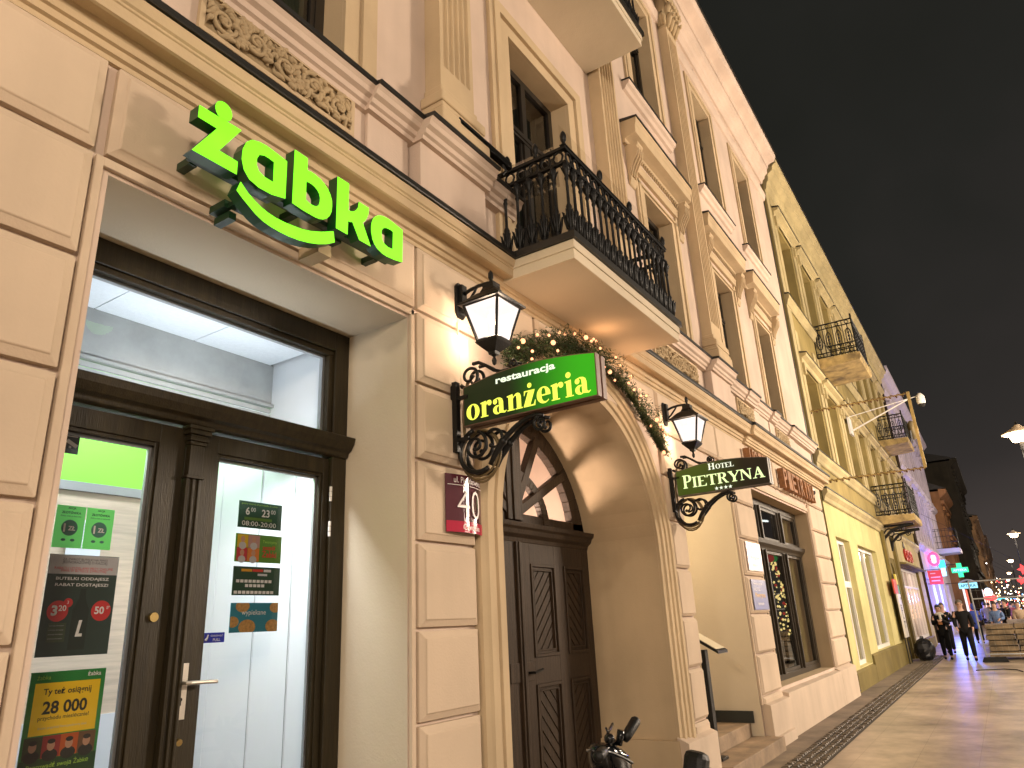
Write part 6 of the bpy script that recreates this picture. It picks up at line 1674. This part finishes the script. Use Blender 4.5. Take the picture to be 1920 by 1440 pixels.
for k in range(14): m_.tube([(52.05 + k * .19, 1.62, 4.92), (52.05 + k * .19, 1.62, 6.1)], .012, 5)
m_.build("railing", MT["black"], bo2)
LP = MB(); LP.tube([(38.52, 2.84, 12.4), (38.52, 2.84, .05)], .07, 8)
tag(LP.build("downpipe", MT["gate"], None, smooth=True), "dark rain pipe at the edge of the lilac house", "drainpipe")
for x_, c_, e_ in ((44.3, (.12, .2, 1.0), 420), (48.4, (.12, .2, 1.0), 420), (40.0, (.15, .2, 1.0), 260)):
    lamp_light("blue_facade_light", (x_, 2.2, 2.0), e_, c_, .2, LB)
MT["brown"] = plaster("rust_brown_render", (.26, .13, .06), .4)
def plain_house(nm, lb, x0, x1, y, z, m, wm, floors, loc=None, trim=None, roof=1.5, bay=3.0):
    H_ = thing(nm, lb, "building", ((x0 + x1) / 2, y + 1, 0))
    holes = []
    n = max(1, int((x1 - x0) / bay))
    for k in range(n):
        a = x0 + (x1 - x0) * (k + .28) / n; b = x0 + (x1 - x0) * (k + .72) / n
        for f in range(floors):
            za = 4.6 + f * (z - 5.2) / floors; holes.append((a, b, za, za + (z - 5.2) / floors * .62))
    m_ = MB(); wall_grid(m_, x0, x1, -.02, z, y, y + .3, holes)
    m_.poly([(x0, y, -.02), (x0, y, z), (x0, y + 8, z), (x0, y + 8, -.02)]); m_.build("wall", m, H_)
    for h in holes:
        m_ = MB(); reveals(m_, h, y, y + .25); m_.build("window_reveal", m, H_)
    for h in holes:
        m_ = MB(); m_.box(h[0], h[1], y + .24, y + .28, h[2], h[3]); m_.build("window", wm, H_)
    m_ = MB()
    for h in holes: m_.box(h[0] - .2, h[1] + .2, y - .14, y - .001, h[3] + .15, h[3] + .4); m_.box(h[0] - .2, h[1] + .2, y - .12, y - .001, h[2] - .2, h[2] - .05)
    for f in range(floors + 1):
        zz = 4.2 + f * (z - 5.0) / floors; m_.box(x0, x1, y - .2, y - .001, zz - .15, zz + .1)
    m_.px([(y - .001, z - .5), (y - .3, z - .3), (y - .5, z - .1), (y - .5, z + .1), (y - .001, z + .15)], x0, x1)
    m_.build("stucco_trim", trim or m, H_)
    cols_ = [("lit_front_amber", (1, .55, .25), 1.4), ("lit_front_white", (.9, .85, .9), 1.3), ("lit_front_red", (1, .2, .12), .9)]
    for k in range(n):
        a = x0 + (x1 - x0) * (k + .15) / n; b = x0 + (x1 - x0) * (k + .85) / n; c_ = cols_[(k + int(x0)) % 3]
        m_ = MB(); m_.box(a, b, y - .03, y - .002, .5, 2.7)
        m_.build("lit_shop_window", bpy.data.materials.get(c_[0]) or glow(*c_), H_)
        m_ = MB(); m_.box(a, b, y - .25, y - .002, 2.75, 3.2); m_.build("shop_fascia", m, H_)
    m_ = MB(); m_.px([(y - .52, z + .16), (y + 2.5, z + .2 + roof), (y + 8, z + .2 + roof), (y + 8, z + .16)], x0, x1); m_.build("roof", MT["flash"], H_)
    return H_
wm = mat("unlit_window", (.02, .018, .016), .15)
plain_house("brown_house", "narrow rust brown house with carved trim past the lilac house", 61.1, 70, 2.35, 9.6, MT["brown"], wm, 2, trim=plaster("copper_trim", (.34, .17, .08), .3))
plain_house("dark_house", "tall dark gabled house rising black behind the rust brown house", 70.2, 92, 1.35, 13.2, plaster("dark_render", (.035, .03, .02), .4), wm, 3, roof=1.0)  # whole house in one very dark render
plain_house("cream_house", "faintly lit cream house with bay ornament far down the street", 92.2, 128, 1.0, 10.5, plaster("far_cream_render", (.36, .22, .12), .4), wm, 3, roof=.8)
plain_house("grey_house", "grey brown house at the far end of the row", 128.2, 200, .7, 11, plaster("far_grey_render", (.22, .14, .09), .4), wm, 3, roof=.8)

# ------------------------------------------------------------------ signs over the far pavement
def hang_arm(S, x, y0, z): 
    m_ = MB(); m_.tube([(x, 2.88, z), (x, y0, z)], .02, 6); m_.build("arm", MT["black"], S)
PC = thing("pharmacy_cross", "glowing green pharmacy cross standing out over the pavement", "pharmacy sign", (52, 2.9, 3.5))
m_ = MB(); m_.prism([(52, y, z) for y, z in ((1.99, 3.18), (1.73, 3.18), (1.73, 3.45), (1.42, 3.45), (1.42, 3.74), (1.73, 3.74), (1.73, 4.0), (1.99, 4.0), (1.99, 3.74), (2.30, 3.74), (2.30, 3.45), (1.99, 3.45))], (.16, 0, 0)); m_.build("cross", glow("pharmacy_green", (.03, .85, .30), 1.1), PC)
m_ = MB(); put(m_, text_mesh("APTEKA", .03), (51.99, 2.22, 3.53), SU, SV, .72, .13); m_.build("cross_text", glow("mint_text", (.6, 1, .8), 1.2), PC); hang_arm(PC, 52.08, 2.0, 3.95)
lamp_light("cross_glow", (51.7, 1.85, 3.5), 12, (.1, 1, .4), .2, PC)
PS = thing("pharmacy_board", "pale cyan lit board with the word APTEKA below the green cross", "pharmacy sign", (54, 2.9, 2.7))
m_ = MB(); m_.box(54, 54.14, 1.20, 2.20, 2.55, 2.88); m_.build("box", glow("cyan_panel", (.35, .85, .95), .95), PS)
m_ = MB(); put(m_, text_mesh("APTEKA", .03), (53.99, 2.12, 2.63), SU, SV, .84, .17); m_.build("board_text", mat("teal_text", (.02, .22, .25), .5), PS); hang_arm(PS, 54.07, 2.0, 2.91)
m_ = MB(); m_.tube([(54.07, 2.15, 2.9), (54.07, 1.9, 3.02), (54.07, 1.7, 3.06), (54.07, 1.5, 3.02), (54.07, 1.25, 2.9)], .06, 6); m_.build("crest", MT["grey"], PS)
RS = thing("red_hanging_sign", "red rectangular sign on a thin bracket beside the shop with the light curtain", "hanging sign", (40.5, 2.9, 2.8))
m_ = MB(); m_.box(40.5, 40.56, 2.22, 2.80, 2.58, 3.22); m_.build("panel", mat("red_panel", (.5, .03, .025), .5, emit=(.6, .03, .02), estr=.35), RS)
m_ = MB()
for z_, w in ((3.06, .22), (2.88, .40), (2.72, .36)): m_.box(40.49, 40.498, 2.70 - w, 2.70, z_, z_ + .05)
m_.build("faded_lines", mat("faded_pink", (.7, .35, .3), .5), RS); hang_arm(RS, 40.53, 2.25, 3.26); hang_arm(RS, 40.53, 2.78, 2.62)
PN = thing("pink_sign", "round glowing pink sign on the lilac house", "neon sign", (44, 2.85, 3.9))
m_ = MB(); m_.tube([(43.9 + .0, 2.62 + .21 * math.cos(k * .314), 3.92 + .30 * math.sin(k * .314)) for k in range(20)], .07, 7, closed=True); m_.build("ring", glow("hot_pink", (1, .06, .18), 2.2), PN)
m_ = MB(); m_.box(43.9, 44.0, 2.52, 2.72, 3.72, 4.12); m_.build("emblem", glow("pink_white", (1, .6, .65), 2.0), PN); m_ = MB(); m_.box(43.92, 44.02, 2.86, 2.899, 3.8, 4.0); m_.tube([(43.97, 2.88, 3.92), (43.97, 2.6, 3.92)], .03, 6); m_.build("arm", MT["black"], PN)
lamp_light("pink_glow", (43.6, 2.5, 3.9), 25, (1, .1, .25), .2, PN)
BN = thing("blue_sign", "bright blue lit sign on the lilac house beside the green cross", "neon sign", (50, 2.85, 3.9))
m_ = MB(); m_.box(49.95, 50.1, 2.45, 2.80, 3.72, 4.15); m_.build("upper_panel", glow("neon_blue", (.03, .35, 1), 2.2), BN); m_ = MB(); m_.box(49.95, 50.1, 2.5, 2.72, 3.25, 3.70); m_.build("lower_panel", glow("neon_ice", (.3, .75, 1), 2.5), BN); m_ = MB(); m_.tube([(50.02, 2.88, 3.9), (50.02, 2.7, 3.9)], .04, 6); m_.build("arm", MT["black"], BN)
lamp_light("blue_glow", (49.6, 2.4, 3.7), 40, (.1, .4, 1), .2, BN)
for nm, lb, x_, y_, z_, w_, h_, c_, e_ in (("red_lit_sign", "small red lit shop sign far along the pavement", 60, .76, 1.95, .42, .34, (1, .05, .05), 2.2), ("white_lit_sign", "small white blue lit shop sign far along the pavement", 62, .84, 2.35, .25, .6, (.65, .8, 1), 3.0), ("teal_lit_sign", "small teal lit sign beside the far red sign", 64, .25, 1.9, .35, .25, (.1, .7, .8), 1.5)):
    S = thing(nm, lb, "lit sign", (x_, y_, z_)); m_ = MB(); m_.prism([(x_, y_ + w_ * math.cos(k * .5236), z_ + h_ * .5 * math.sin(k * .5236)) for k in range(12)], (.1, 0, 0)); m_.build("lit_panel", glow(nm + "_glow", c_, e_), S)
    m_ = MB(); m_.tube([(x_ + .05, y_, 0), (x_ + .05, y_, z_ - h_ * .5)], .03, 6); m_.build("post", MT["black"], S)

# ------------------------------------------------------------------ street lamps
lamp_g = glow("sodium_lamp", (1.0, .72, .42), 30)
def street_lamp(x, y, z, label, energy, group, soft=.35):
    L = thing("street_lamp", label, "street lamp", (x, y, 0), group)
    m_ = MB(); m_.lathe([(.11, 0), (.12, .25), (.08, .4), (.055, 1.2), (.045, z - .3), (.03, z + .12), (.06, z + .16), (.02, z + .3)], (x, y, 0), 10); m_.build("pole", MT["black"], L)
    m_ = MB(); m_.lathe([(.36, z - .02), (.38, z), (.26, z + .06), (.10, z + .15), (.07, z + .2)], (x, y, 0), 18); m_.build("lamp_hat", mat("lamp_hat_cream", (.5, .4, .28), .5) if "lamp_hat_cream" not in bpy.data.materials else bpy.data.materials["lamp_hat_cream"], L, smooth=True)
    m_ = MB(); m_.lathe([(.03, z - .22), (.17, z - .2), (.21, z - .08), (.18, z - .03)], (x, y, 0), 12); m_.build("lamp_globe", lamp_g, L, smooth=True)
    lamp_light("street_light", (x, y, z - .45), energy, (1.0, .815, .625), soft, L)
    return L
street_lamp(21, -1.17, 5.5, "nearest street lamp of the row over the pavement, saucer hat glowing warm", 560, "street lamps over the pavement")
street_lamp(-11, -1.2, 5.5, "street lamp of the pavement row standing behind the viewer", 1900, "street lamps over the pavement", .3)
for x, lb in ((53, "second street lamp of the row over the pavement"), (86, "third street lamp of the row over the pavement"), (122, "fourth street lamp of the row over the pavement"), (160, "fifth street lamp of the row over the pavement"), (205, "sixth and farthest street lamp of the row over the pavement")):
    street_lamp(x, -1.3, 5.5, lb, 500, "street lamps over the pavement")
for x, e_, lb in ((-6, 4400, "unseen street lamp added on the far kerb opposite the shop"), (16, 8600, "unseen street lamp added on the far kerb opposite the hotel corner"), (32, 4400, "unseen street lamp added on the far kerb opposite the glazed shop"), (48, 2600, "unseen street lamp added on the far kerb opposite the lilac house")):
    street_lamp(x, -8.5, 6.0, lb, e_, "unseen street lamps added along the far kerb", 1.1)  # row out of view, added to light the house fronts

# ------------------------------------------------------------------ hoarding fence and stone stack
FE = thing("mesh_fence", "thin steel mesh fence panel on black rubber feet beside the stone stack", "fence", (26, -.4, 0))
m_ = MB(); fx = 26.1
for y_ in (.80, -1.3): m_.tube([(fx, y_, .05), (fx, y_, 2.25)], .022, 7)
for z_ in (.2, 1.75, 2.25): m_.tube([(fx, .80, z_), (fx, -1.3, z_)], .020, 7)
m_.build("frame", MT["grey"], FE)
m_ = MB()
for k in range(1, 14): m_.tube([(fx, .80 - k * .15, .2), (fx, .80 - k * .15, 2.25)], .002, 3)
for k in range(1, 8): m_.tube([(fx, .80, .2 + k * .255), (fx, -1.3, .2 + k * .255)], .002, 3)
m_.build("wire_mesh", MT["grey"], FE)
for y_ in (.62, -1.3):
    m_ = MB(); m_.prism([(25.95, y_ - .36, 0), (25.95, y_ + .30, 0), (25.95, y_ + .24, .13), (25.95, y_ - .30, .13)], (.24, 0, 0)); m_.build("rubber_foot", tyre, FE)
stone = mat("rough_limestone", (.20, .145, .085), .9, var=.65, vscale=3, bump=.6, bscale=14)
rnd = random.Random(9)
SL = None
for row in range(6):
    for k in range(3):
        y_ = .72 - k * .78 + rnd.uniform(-.03, .03); z_ = .09 + row * .155
        m_ = MB(); nx, ny = 6, 6
        x0_, x1_ = 27.0 + rnd.uniform(-.06, .06), 28.3 + rnd.uniform(-.05, .05)
        a = [(x0_, y_ - .74, z_), (x1_, y_ - .74, z_), (x1_, y_, z_), (x0_, y_, z_)]
        b = [(x0_ + rnd.uniform(-.03, .03), y_ - .74 + rnd.uniform(-.02, .02), z_ + .125), (x1_, y_ - .74, z_ + .125), (x1_, y_ - rnd.uniform(0, .03), z_ + .135), (x0_ + rnd.uniform(-.03, .03), y_ - rnd.uniform(0, .04), z_ + .13)]
        m_.frustum(a, b); m_.poly(a[::-1])
        o = m_.build("stone_slab", stone, None, bevel=.02); tag(o, "rough stone paving slab in the layered stack behind the mesh fence", "stone slab", "stone slabs in the layered stack")
for k in range(3):
    m_ = MB(); y_ = .6 - k * .95; m_.box(27.0, 28.3, y_ - .1, y_, 0, .088)
    tag(m_.build("timber_bearer", MT["gate"], None), "dark timber bearer under the stack of paving slabs", "timber", "timber bearers under the slab stack")
for k, (x_, y_) in enumerate(((32.2, -.25), (33.6, -.9))):
    m_ = MB(); 
    for q in range(4): m_.box(x_ - .5, x_ + .5, y_ - .45 + .04 * q, y_ + .45 - .03 * q, .02 + q * .26, .24 + q * .26)
    tag(m_.build("covered_pallet", mat("grey_sheeted_load%s" % ("" if k == 0 else "_pale"), (.28, .24, .22), .8, var=.4, vscale=5), None, bevel=.03), ("grey wrapped pallet load behind the stone stack, nearer one", "grey wrapped pallet load behind the stone stack, farther one")[k], "pallet load")
# bin bags at the gate pier
for k, (x_, y_, r_) in enumerate(((27.2, 2.45, .34), (27.9, 2.5, .28))):
    m_ = MB(); m_.ball((x_, y_, r_ * .9), r_, 12, 9, (1, .9, 1)); m_.tube([(x_, y_, r_ * 1.7), (x_ + .03, y_, r_ * 2.1)], [.10, .05], 7)
    for q in range(len(m_.v)):
        p = m_.v[q]; m_.v[q] = (p[0] + rnd.uniform(-.03, .03), p[1] + rnd.uniform(-.03, .03), max(0, p[2] + rnd.uniform(-.03, .03)))
    tag(m_.build("bin_bag", mat("black_bag" if k == 0 else "black_bag_small", (.012, .012, .014), .3), None), ("larger black bin bag by the dark gate pier", "smaller black bin bag by the dark gate pier")[k], "bin bag")
m_ = MB(); m_.tube([(22.9, 1.0, .003), (23.2, .4, .003), (22.9, .1, .003), (22.3, .0, .003)], .012, 5)
tag(m_.build("loose_hose", MT["black"], None), "thin black hose lying on the paving before the fence", "hose")

# ------------------------------------------------------------------ people
def skinned(name, nodes, edges, m, parent, sub=2):
    """one continuous surface grown on a skeleton: nodes = (x, y, z, radius)"""
    me = bpy.data.meshes.new(name); me.from_pydata([n[:3] for n in nodes], edges, [])
    me.materials.append(m)
    o = bpy.data.objects.new(name, me); COL.objects.link(o)
    sk = o.modifiers.new("skin", "SKIN"); sk.use_smooth_shade = True
    if not me.skin_vertices: me.skin_vertices.new()
    for i, n in enumerate(nodes):
        r = n[3] if isinstance(n[3], tuple) else (n[3], n[3])
        me.skin_vertices[0].data[i].radius = r
        me.skin_vertices[0].data[i].use_root = (i == 0)
    sb = o.modifiers.new("sub", "SUBSURF"); sb.levels = sub; sb.render_levels = sub
    o.parent = parent
    WM[o.name] = Matrix.Identity(4)
    return o
skin_m = mat("skin", (.50, .30, .22), .55); lip_m = mat("lips", (.35, .12, .10), .5); eye_m = mat("eye_dark", (.02, .015, .012), .3)
def person(label, loc, facing, coat, legs, hair, s=1.0, stride=.16, coat_len=.82, hood=False, arms=((.10, .25), (.05, .1)), scarf=None, hold=None, glasses=False, beard=False):
    """local: looks along +x, left is +y; facing = angle of that axis in the street"""
    P = thing("person", label, "person", loc)
    P.rotation_euler = (0, 0, facing); P.scale = (s, s, s)
    n, e = [], []
    def add(*q): n.append(q); return len(n) - 1
    pel = add(0, 0, .93, .125); sp = add(.0, 0, 1.12, .12); ch = add(.01, 0, 1.32, .135); nk = add(.0, 0, 1.47, .055); h0 = add(.02, 0, 1.56, .078); h1 = add(.02, 0, 1.66, .092); h2 = add(.01, 0, 1.73, .06)
    e += [(pel, sp), (sp, ch), (ch, nk), (nk, h0), (h0, h1), (h1, h2)]
    J = {}
    for sd_, q in ((1, 0), (-1, 1)):
        ax, bend = arms[q]
        hip = add(0, sd_ * .085, .88, .095); kn = add(sd_ * stride * .55 + .02, sd_ * .095, .49, .062); an = add(sd_ * stride - .03, sd_ * .10, .09, .042); to = add(sd_ * stride + .13, sd_ * .11, .035, .035)
        e += [(pel, hip), (hip, kn), (kn, an), (an, to)]
        sh_ = add(0, sd_ * .185, 1.40, .062)
        el = add(ax * .5 - .02, sd_ * .235, 1.13, .045); wr = add(ax + bend * .5, sd_ * (.235 - bend * .45), .92 + bend * .85, .032); pm = add(ax + bend * .5 + .035, sd_ * (.23 - bend * .5), .86 + bend * .95, .036)
        e += [(ch, sh_), (sh_, el), (el, wr), (wr, pm)]
        b0 = Vector(n[pm][:3]); dr = (b0 - Vector(n[wr][:3])).normalized()
        for f in range(4):
            off = Vector((0, 0, 0)) + Vector((.022 * (f - 1.5) / 1.5, 0, 0)) if bend < .2 else Vector((0, .022 * (f - 1.5) / 1.5, 0))
            k1 = add(*(b0 + dr * .045 + off), .0095); k2 = add(*(b0 + dr * (.075 + .008 * (f in (1, 2))) + off + Vector((.008, -sd_ * .008, 0))), .0085)
            e += [(pm, k1), (k1, k2)]
        t1 = add(*(b0 + dr * .015 + Vector((.03, -sd_ * .02, .0))), .010); t2 = add(*(b0 + dr * .045 + Vector((.045, -sd_ * .025, .0))), .0085); e += [(pm, t1), (t1, t2)]
        J[sd_] = (hip, kn, an, to, sh_, el, wr, pm)
    body = skinned("body", n, e, skin_m, P, 1)
    # clothes follow the body
    g = lambda i, d: (n[i][0], n[i][1], n[i][2], n[i][3] + d)
    cn = [g(sp, .035), (n[ch][0], 0, 1.33, .17), (0, 0, 1.445, .085), (0, 0, .95, .155), (.0, 0, coat_len, .165)]; ce = [(0, 1), (1, 2), (0, 3), (3, 4)]
    for sd_ in (1, -1):
        hip, kn, an, to, sh_, el, wr, pm = J[sd_]; b = len(cn)
        cn += [(n[sh_][0], n[sh_][1] * .98, n[sh_][2], .082), g(el, .024), g(wr, .018)]; ce += [(1, b), (b, b + 1), (b + 1, b + 2)]
    skinned("coat", cn, ce, coat, P, 1)
    tn = [(0, 0, .95, .135)]; te = []
    for sd_ in (1, -1):
        hip, kn, an, to, sh_, el, wr, pm = J[sd_]; b = len(tn); tn += [g(hip, .018), g(kn, .022), (n[an][0], n[an][1], .11, .062)]; te += [(0, b), (b, b + 1), (b + 1, b + 2)]
    skinned("trousers", tn, te, legs, P, 1)
    for sd_ in (1, -1):
        an, to = J[sd_][2], J[sd_][3]
        m_ = MB(); m_.ball(((n[an][0] + n[to][0]) / 2 - .01, n[an][1], .05), .05, 10, 6, (2.6, .95, .98)); so2 = m_.build("shoe", MT["black"], None, smooth=True); so2.parent = P
    def bit(name, mb, m, smooth=True):
        o = mb.build(name, m, None, smooth); o.parent = P; return o
    m_ = MB(); m_.ball((-.004, 0, 1.685), .108, 14, 10, (1, .92, 1.0))
    if hood: m_.ball((-.02, 0, 1.60), .115, 14, 10, (1, .95, 1.15))
    else:
        hv = []
        for q in m_.v: hv.append((q[0] - (.03 if q[2] < 1.70 else .0), q[1], max(q[2], 1.60)))
        m_.v = hv
    bit("hood" if hood else "hair", m_, coat if hood else hair)
    m_ = MB()
    for q in (1, -1): m_.ball((.103, q * .034, 1.655), .011, 8, 6)
    bit("eyes", m_, eye_m)
    m_ = MB(); m_.ball((.118, 0, 1.62), .016, 8, 6, (1, .8, 1.5)); bit("nose", m_, skin_m)
    m_ = MB(); m_.ball((.098, 0, 1.58), .012, 8, 6, (.7, 2.0, .55)); bit("mouth", m_, lip_m)
    if not hood:
        m_ = MB()
        for q in (1, -1): m_.ball((.015, q * .098, 1.635), .022, 8, 6, (.7, .4, 1.3))
        bit("ears", m_, skin_m)
    if glasses:
        m_ = MB()
        for q in (1, -1): m_.tube([(.117, q * .036 + .022 * math.cos(t * .785), 1.655 + .017 * math.sin(t * .785)) for t in range(8)], .003, 4, closed=True)
        m_.tube([(.118, .014, 1.658), (.118, -.014, 1.658)], .003, 4); bit("glasses", m_, MT["black"])
    if scarf:
        m_ = MB(); m_.tube([(.10 * math.cos(k * .524) + .01, .10 * math.sin(k * .524), 1.475 + .012 * math.cos(k)) for k in range(12)], .045, 7, closed=True); m_.tube([(.12, .02, 1.45), (.17, .03, 1.32), (.175, .03, 1.2)], [.04, .045, .04], 7); bit("scarf", m_, scarf)
    if hold:
        m_ = MB(); m_.box(.24, .26, -.06, .06, 1.13, 1.27); bit("phone", m_, hold, False)
    return P
cb = mat("black_coat", (.006, .006, .007), .8, var=.3, vscale=6, spec=.2); tb = mat("black_trousers", (.005, .005, .006), .85, spec=.2); hb_ = mat("dark_hair", (.018, .012, .009), .6); hg = mat("greying_hair", (.10, .08, .06), .6)
bl = mat("blue_jacket", (.03, .07, .42), .6); bl2 = mat("denim_jacket", (.10, .17, .34), .7); tan = mat("tan_jacket", (.34, .24, .15), .7); gy = mat("grey_coat", (.14, .13, .13), .7); rd = mat("wine_coat", (.22, .04, .04), .7)
white_s = mat("white_scarf", (.7, .66, .6), .8)
person("man with glasses in a black jacket walking towards us on the pavement", (26.72, 1.20, 0), R(186), cb, tb, hg, .985, .18, .78, arms=((.0, .03), (.06, .05)), glasses=True)
person("woman in a black coat with white scarf looking at what she holds", (27.4, 1.84, 0), R(180), cb, tb, hb_, .925, .13, .66, arms=((.16, .42), (.16, .42)), scarf=white_s, hold=mat("orange_wrapper", (.5, .2, .06), .5))
person("person in dark clothes half hidden behind the walking couple", (31, 1.95, 0), R(184), cb, tb, hg, .96, .12, .72)
person("person in a bright blue hooded jacket and dark trousers walking away", (38.0, 1.22, 0), R(4), bl, tb, hb_, .92, .14, .62, hood=True)
person("person in a denim blue jacket behind the mesh fence", (33.0, .38, 0), R(170), bl2, tb, hb_, .93, .1, .74)
person("person in a black jacket standing behind the mesh fence", (36.0, .05, 0), R(120), cb, tb, hb_, .98, .08, .70)
person("person in a tan jacket beyond the stone stack", (34.6, -.36, 0), R(200), tan, tb, hg, .92, .1, .74)
far = [(44, .9, gy), (47, .35, cb), (50, -.2, rd), (53, .6, cb), (57, .1, gy), (60, 1.0, cb), (64, -.4, bl2), (69, .4, cb), (75, -.2, gy), (82, .3, cb)]
names = ["grey coat, nearest of the far strollers", "black coat walking behind the grey coated stroller", "wine red coat in the far crowd", "black coat by the pharmacy sign", "grey coat in the middle of the far crowd", "black coat close to the far house fronts", "denim jacket in the far crowd", "black coat deep in the far crowd", "grey coat near the far lamps", "black coat, farthest figure down the street"]
for (x, y, c), nm in zip(far, names): person("distant person in a " + nm, (x, y, 0), R(180 if x % 2 else 0), c, tb, hb_, random.uniform(.9, 1.0), .13, .7)

# ------------------------------------------------------------------ festive lights far down the street
m_ = MB(); rnd = random.Random(21)
mm = [glow("far_light_warm", (1, .62, .30), 9), glow("far_light_white", (1, .9, .8), 10), glow("far_light_red", (1, .06, .06), 5), glow("far_light_blue", (.2, .5, 1), 6)]
for k in range(230):
    x = 48 + 160 * rnd.random() ** 1.5; m_.cur = rnd.choice((0, 0, 0, 1, 1, 2, 3)); y = rnd.uniform(-4.5, -.2) if rnd.random() < .75 else rnd.uniform(-.2, .6)
    m_.ball((x, y, rnd.uniform(.8, 1.6 + 3.2 * rnd.random())), rnd.uniform(.025, .07) * x / 90, 6, 5)
tag(m_.build("far_street_lights", mm, None), "mass of small warm and red lights far down the street", "street lights", kind="stuff")
for k, (x, y, z, r_, lb) in enumerate(((45, -1.12, 3.15, .28, "large red glowing ornament hanging over the street, nearest"), (60, -1.25, 3.0, .30, "second red glowing ornament hanging farther over the street"), (74, -1.5, 3.2, .3, "third red glowing ornament hanging far over the street"))):
    O_ = thing("red_ornament", lb, "festive ornament", (x, y, z), "red ornaments over the street")
    m_ = MB(); m_.prism([(x, y + (r_ if q % 2 == 0 else r_ * .5) * math.cos(q * .6283), z + (r_ if q % 2 == 0 else r_ * .5) * math.sin(q * .6283)) for q in range(10)], (.08, 0, 0)); m_.build("star", glow("ornament_red", (1, .05, .05), 1.8) if k == 0 else bpy.data.materials["ornament_red"], O_)
    m_ = MB(); m_.tube([(x + .04, 2.8, 6.4), (x + .04, y, z + r_), (x + .04, -12, 6.4)], .008, 4); m_.build("wire", MT["black"], O_)
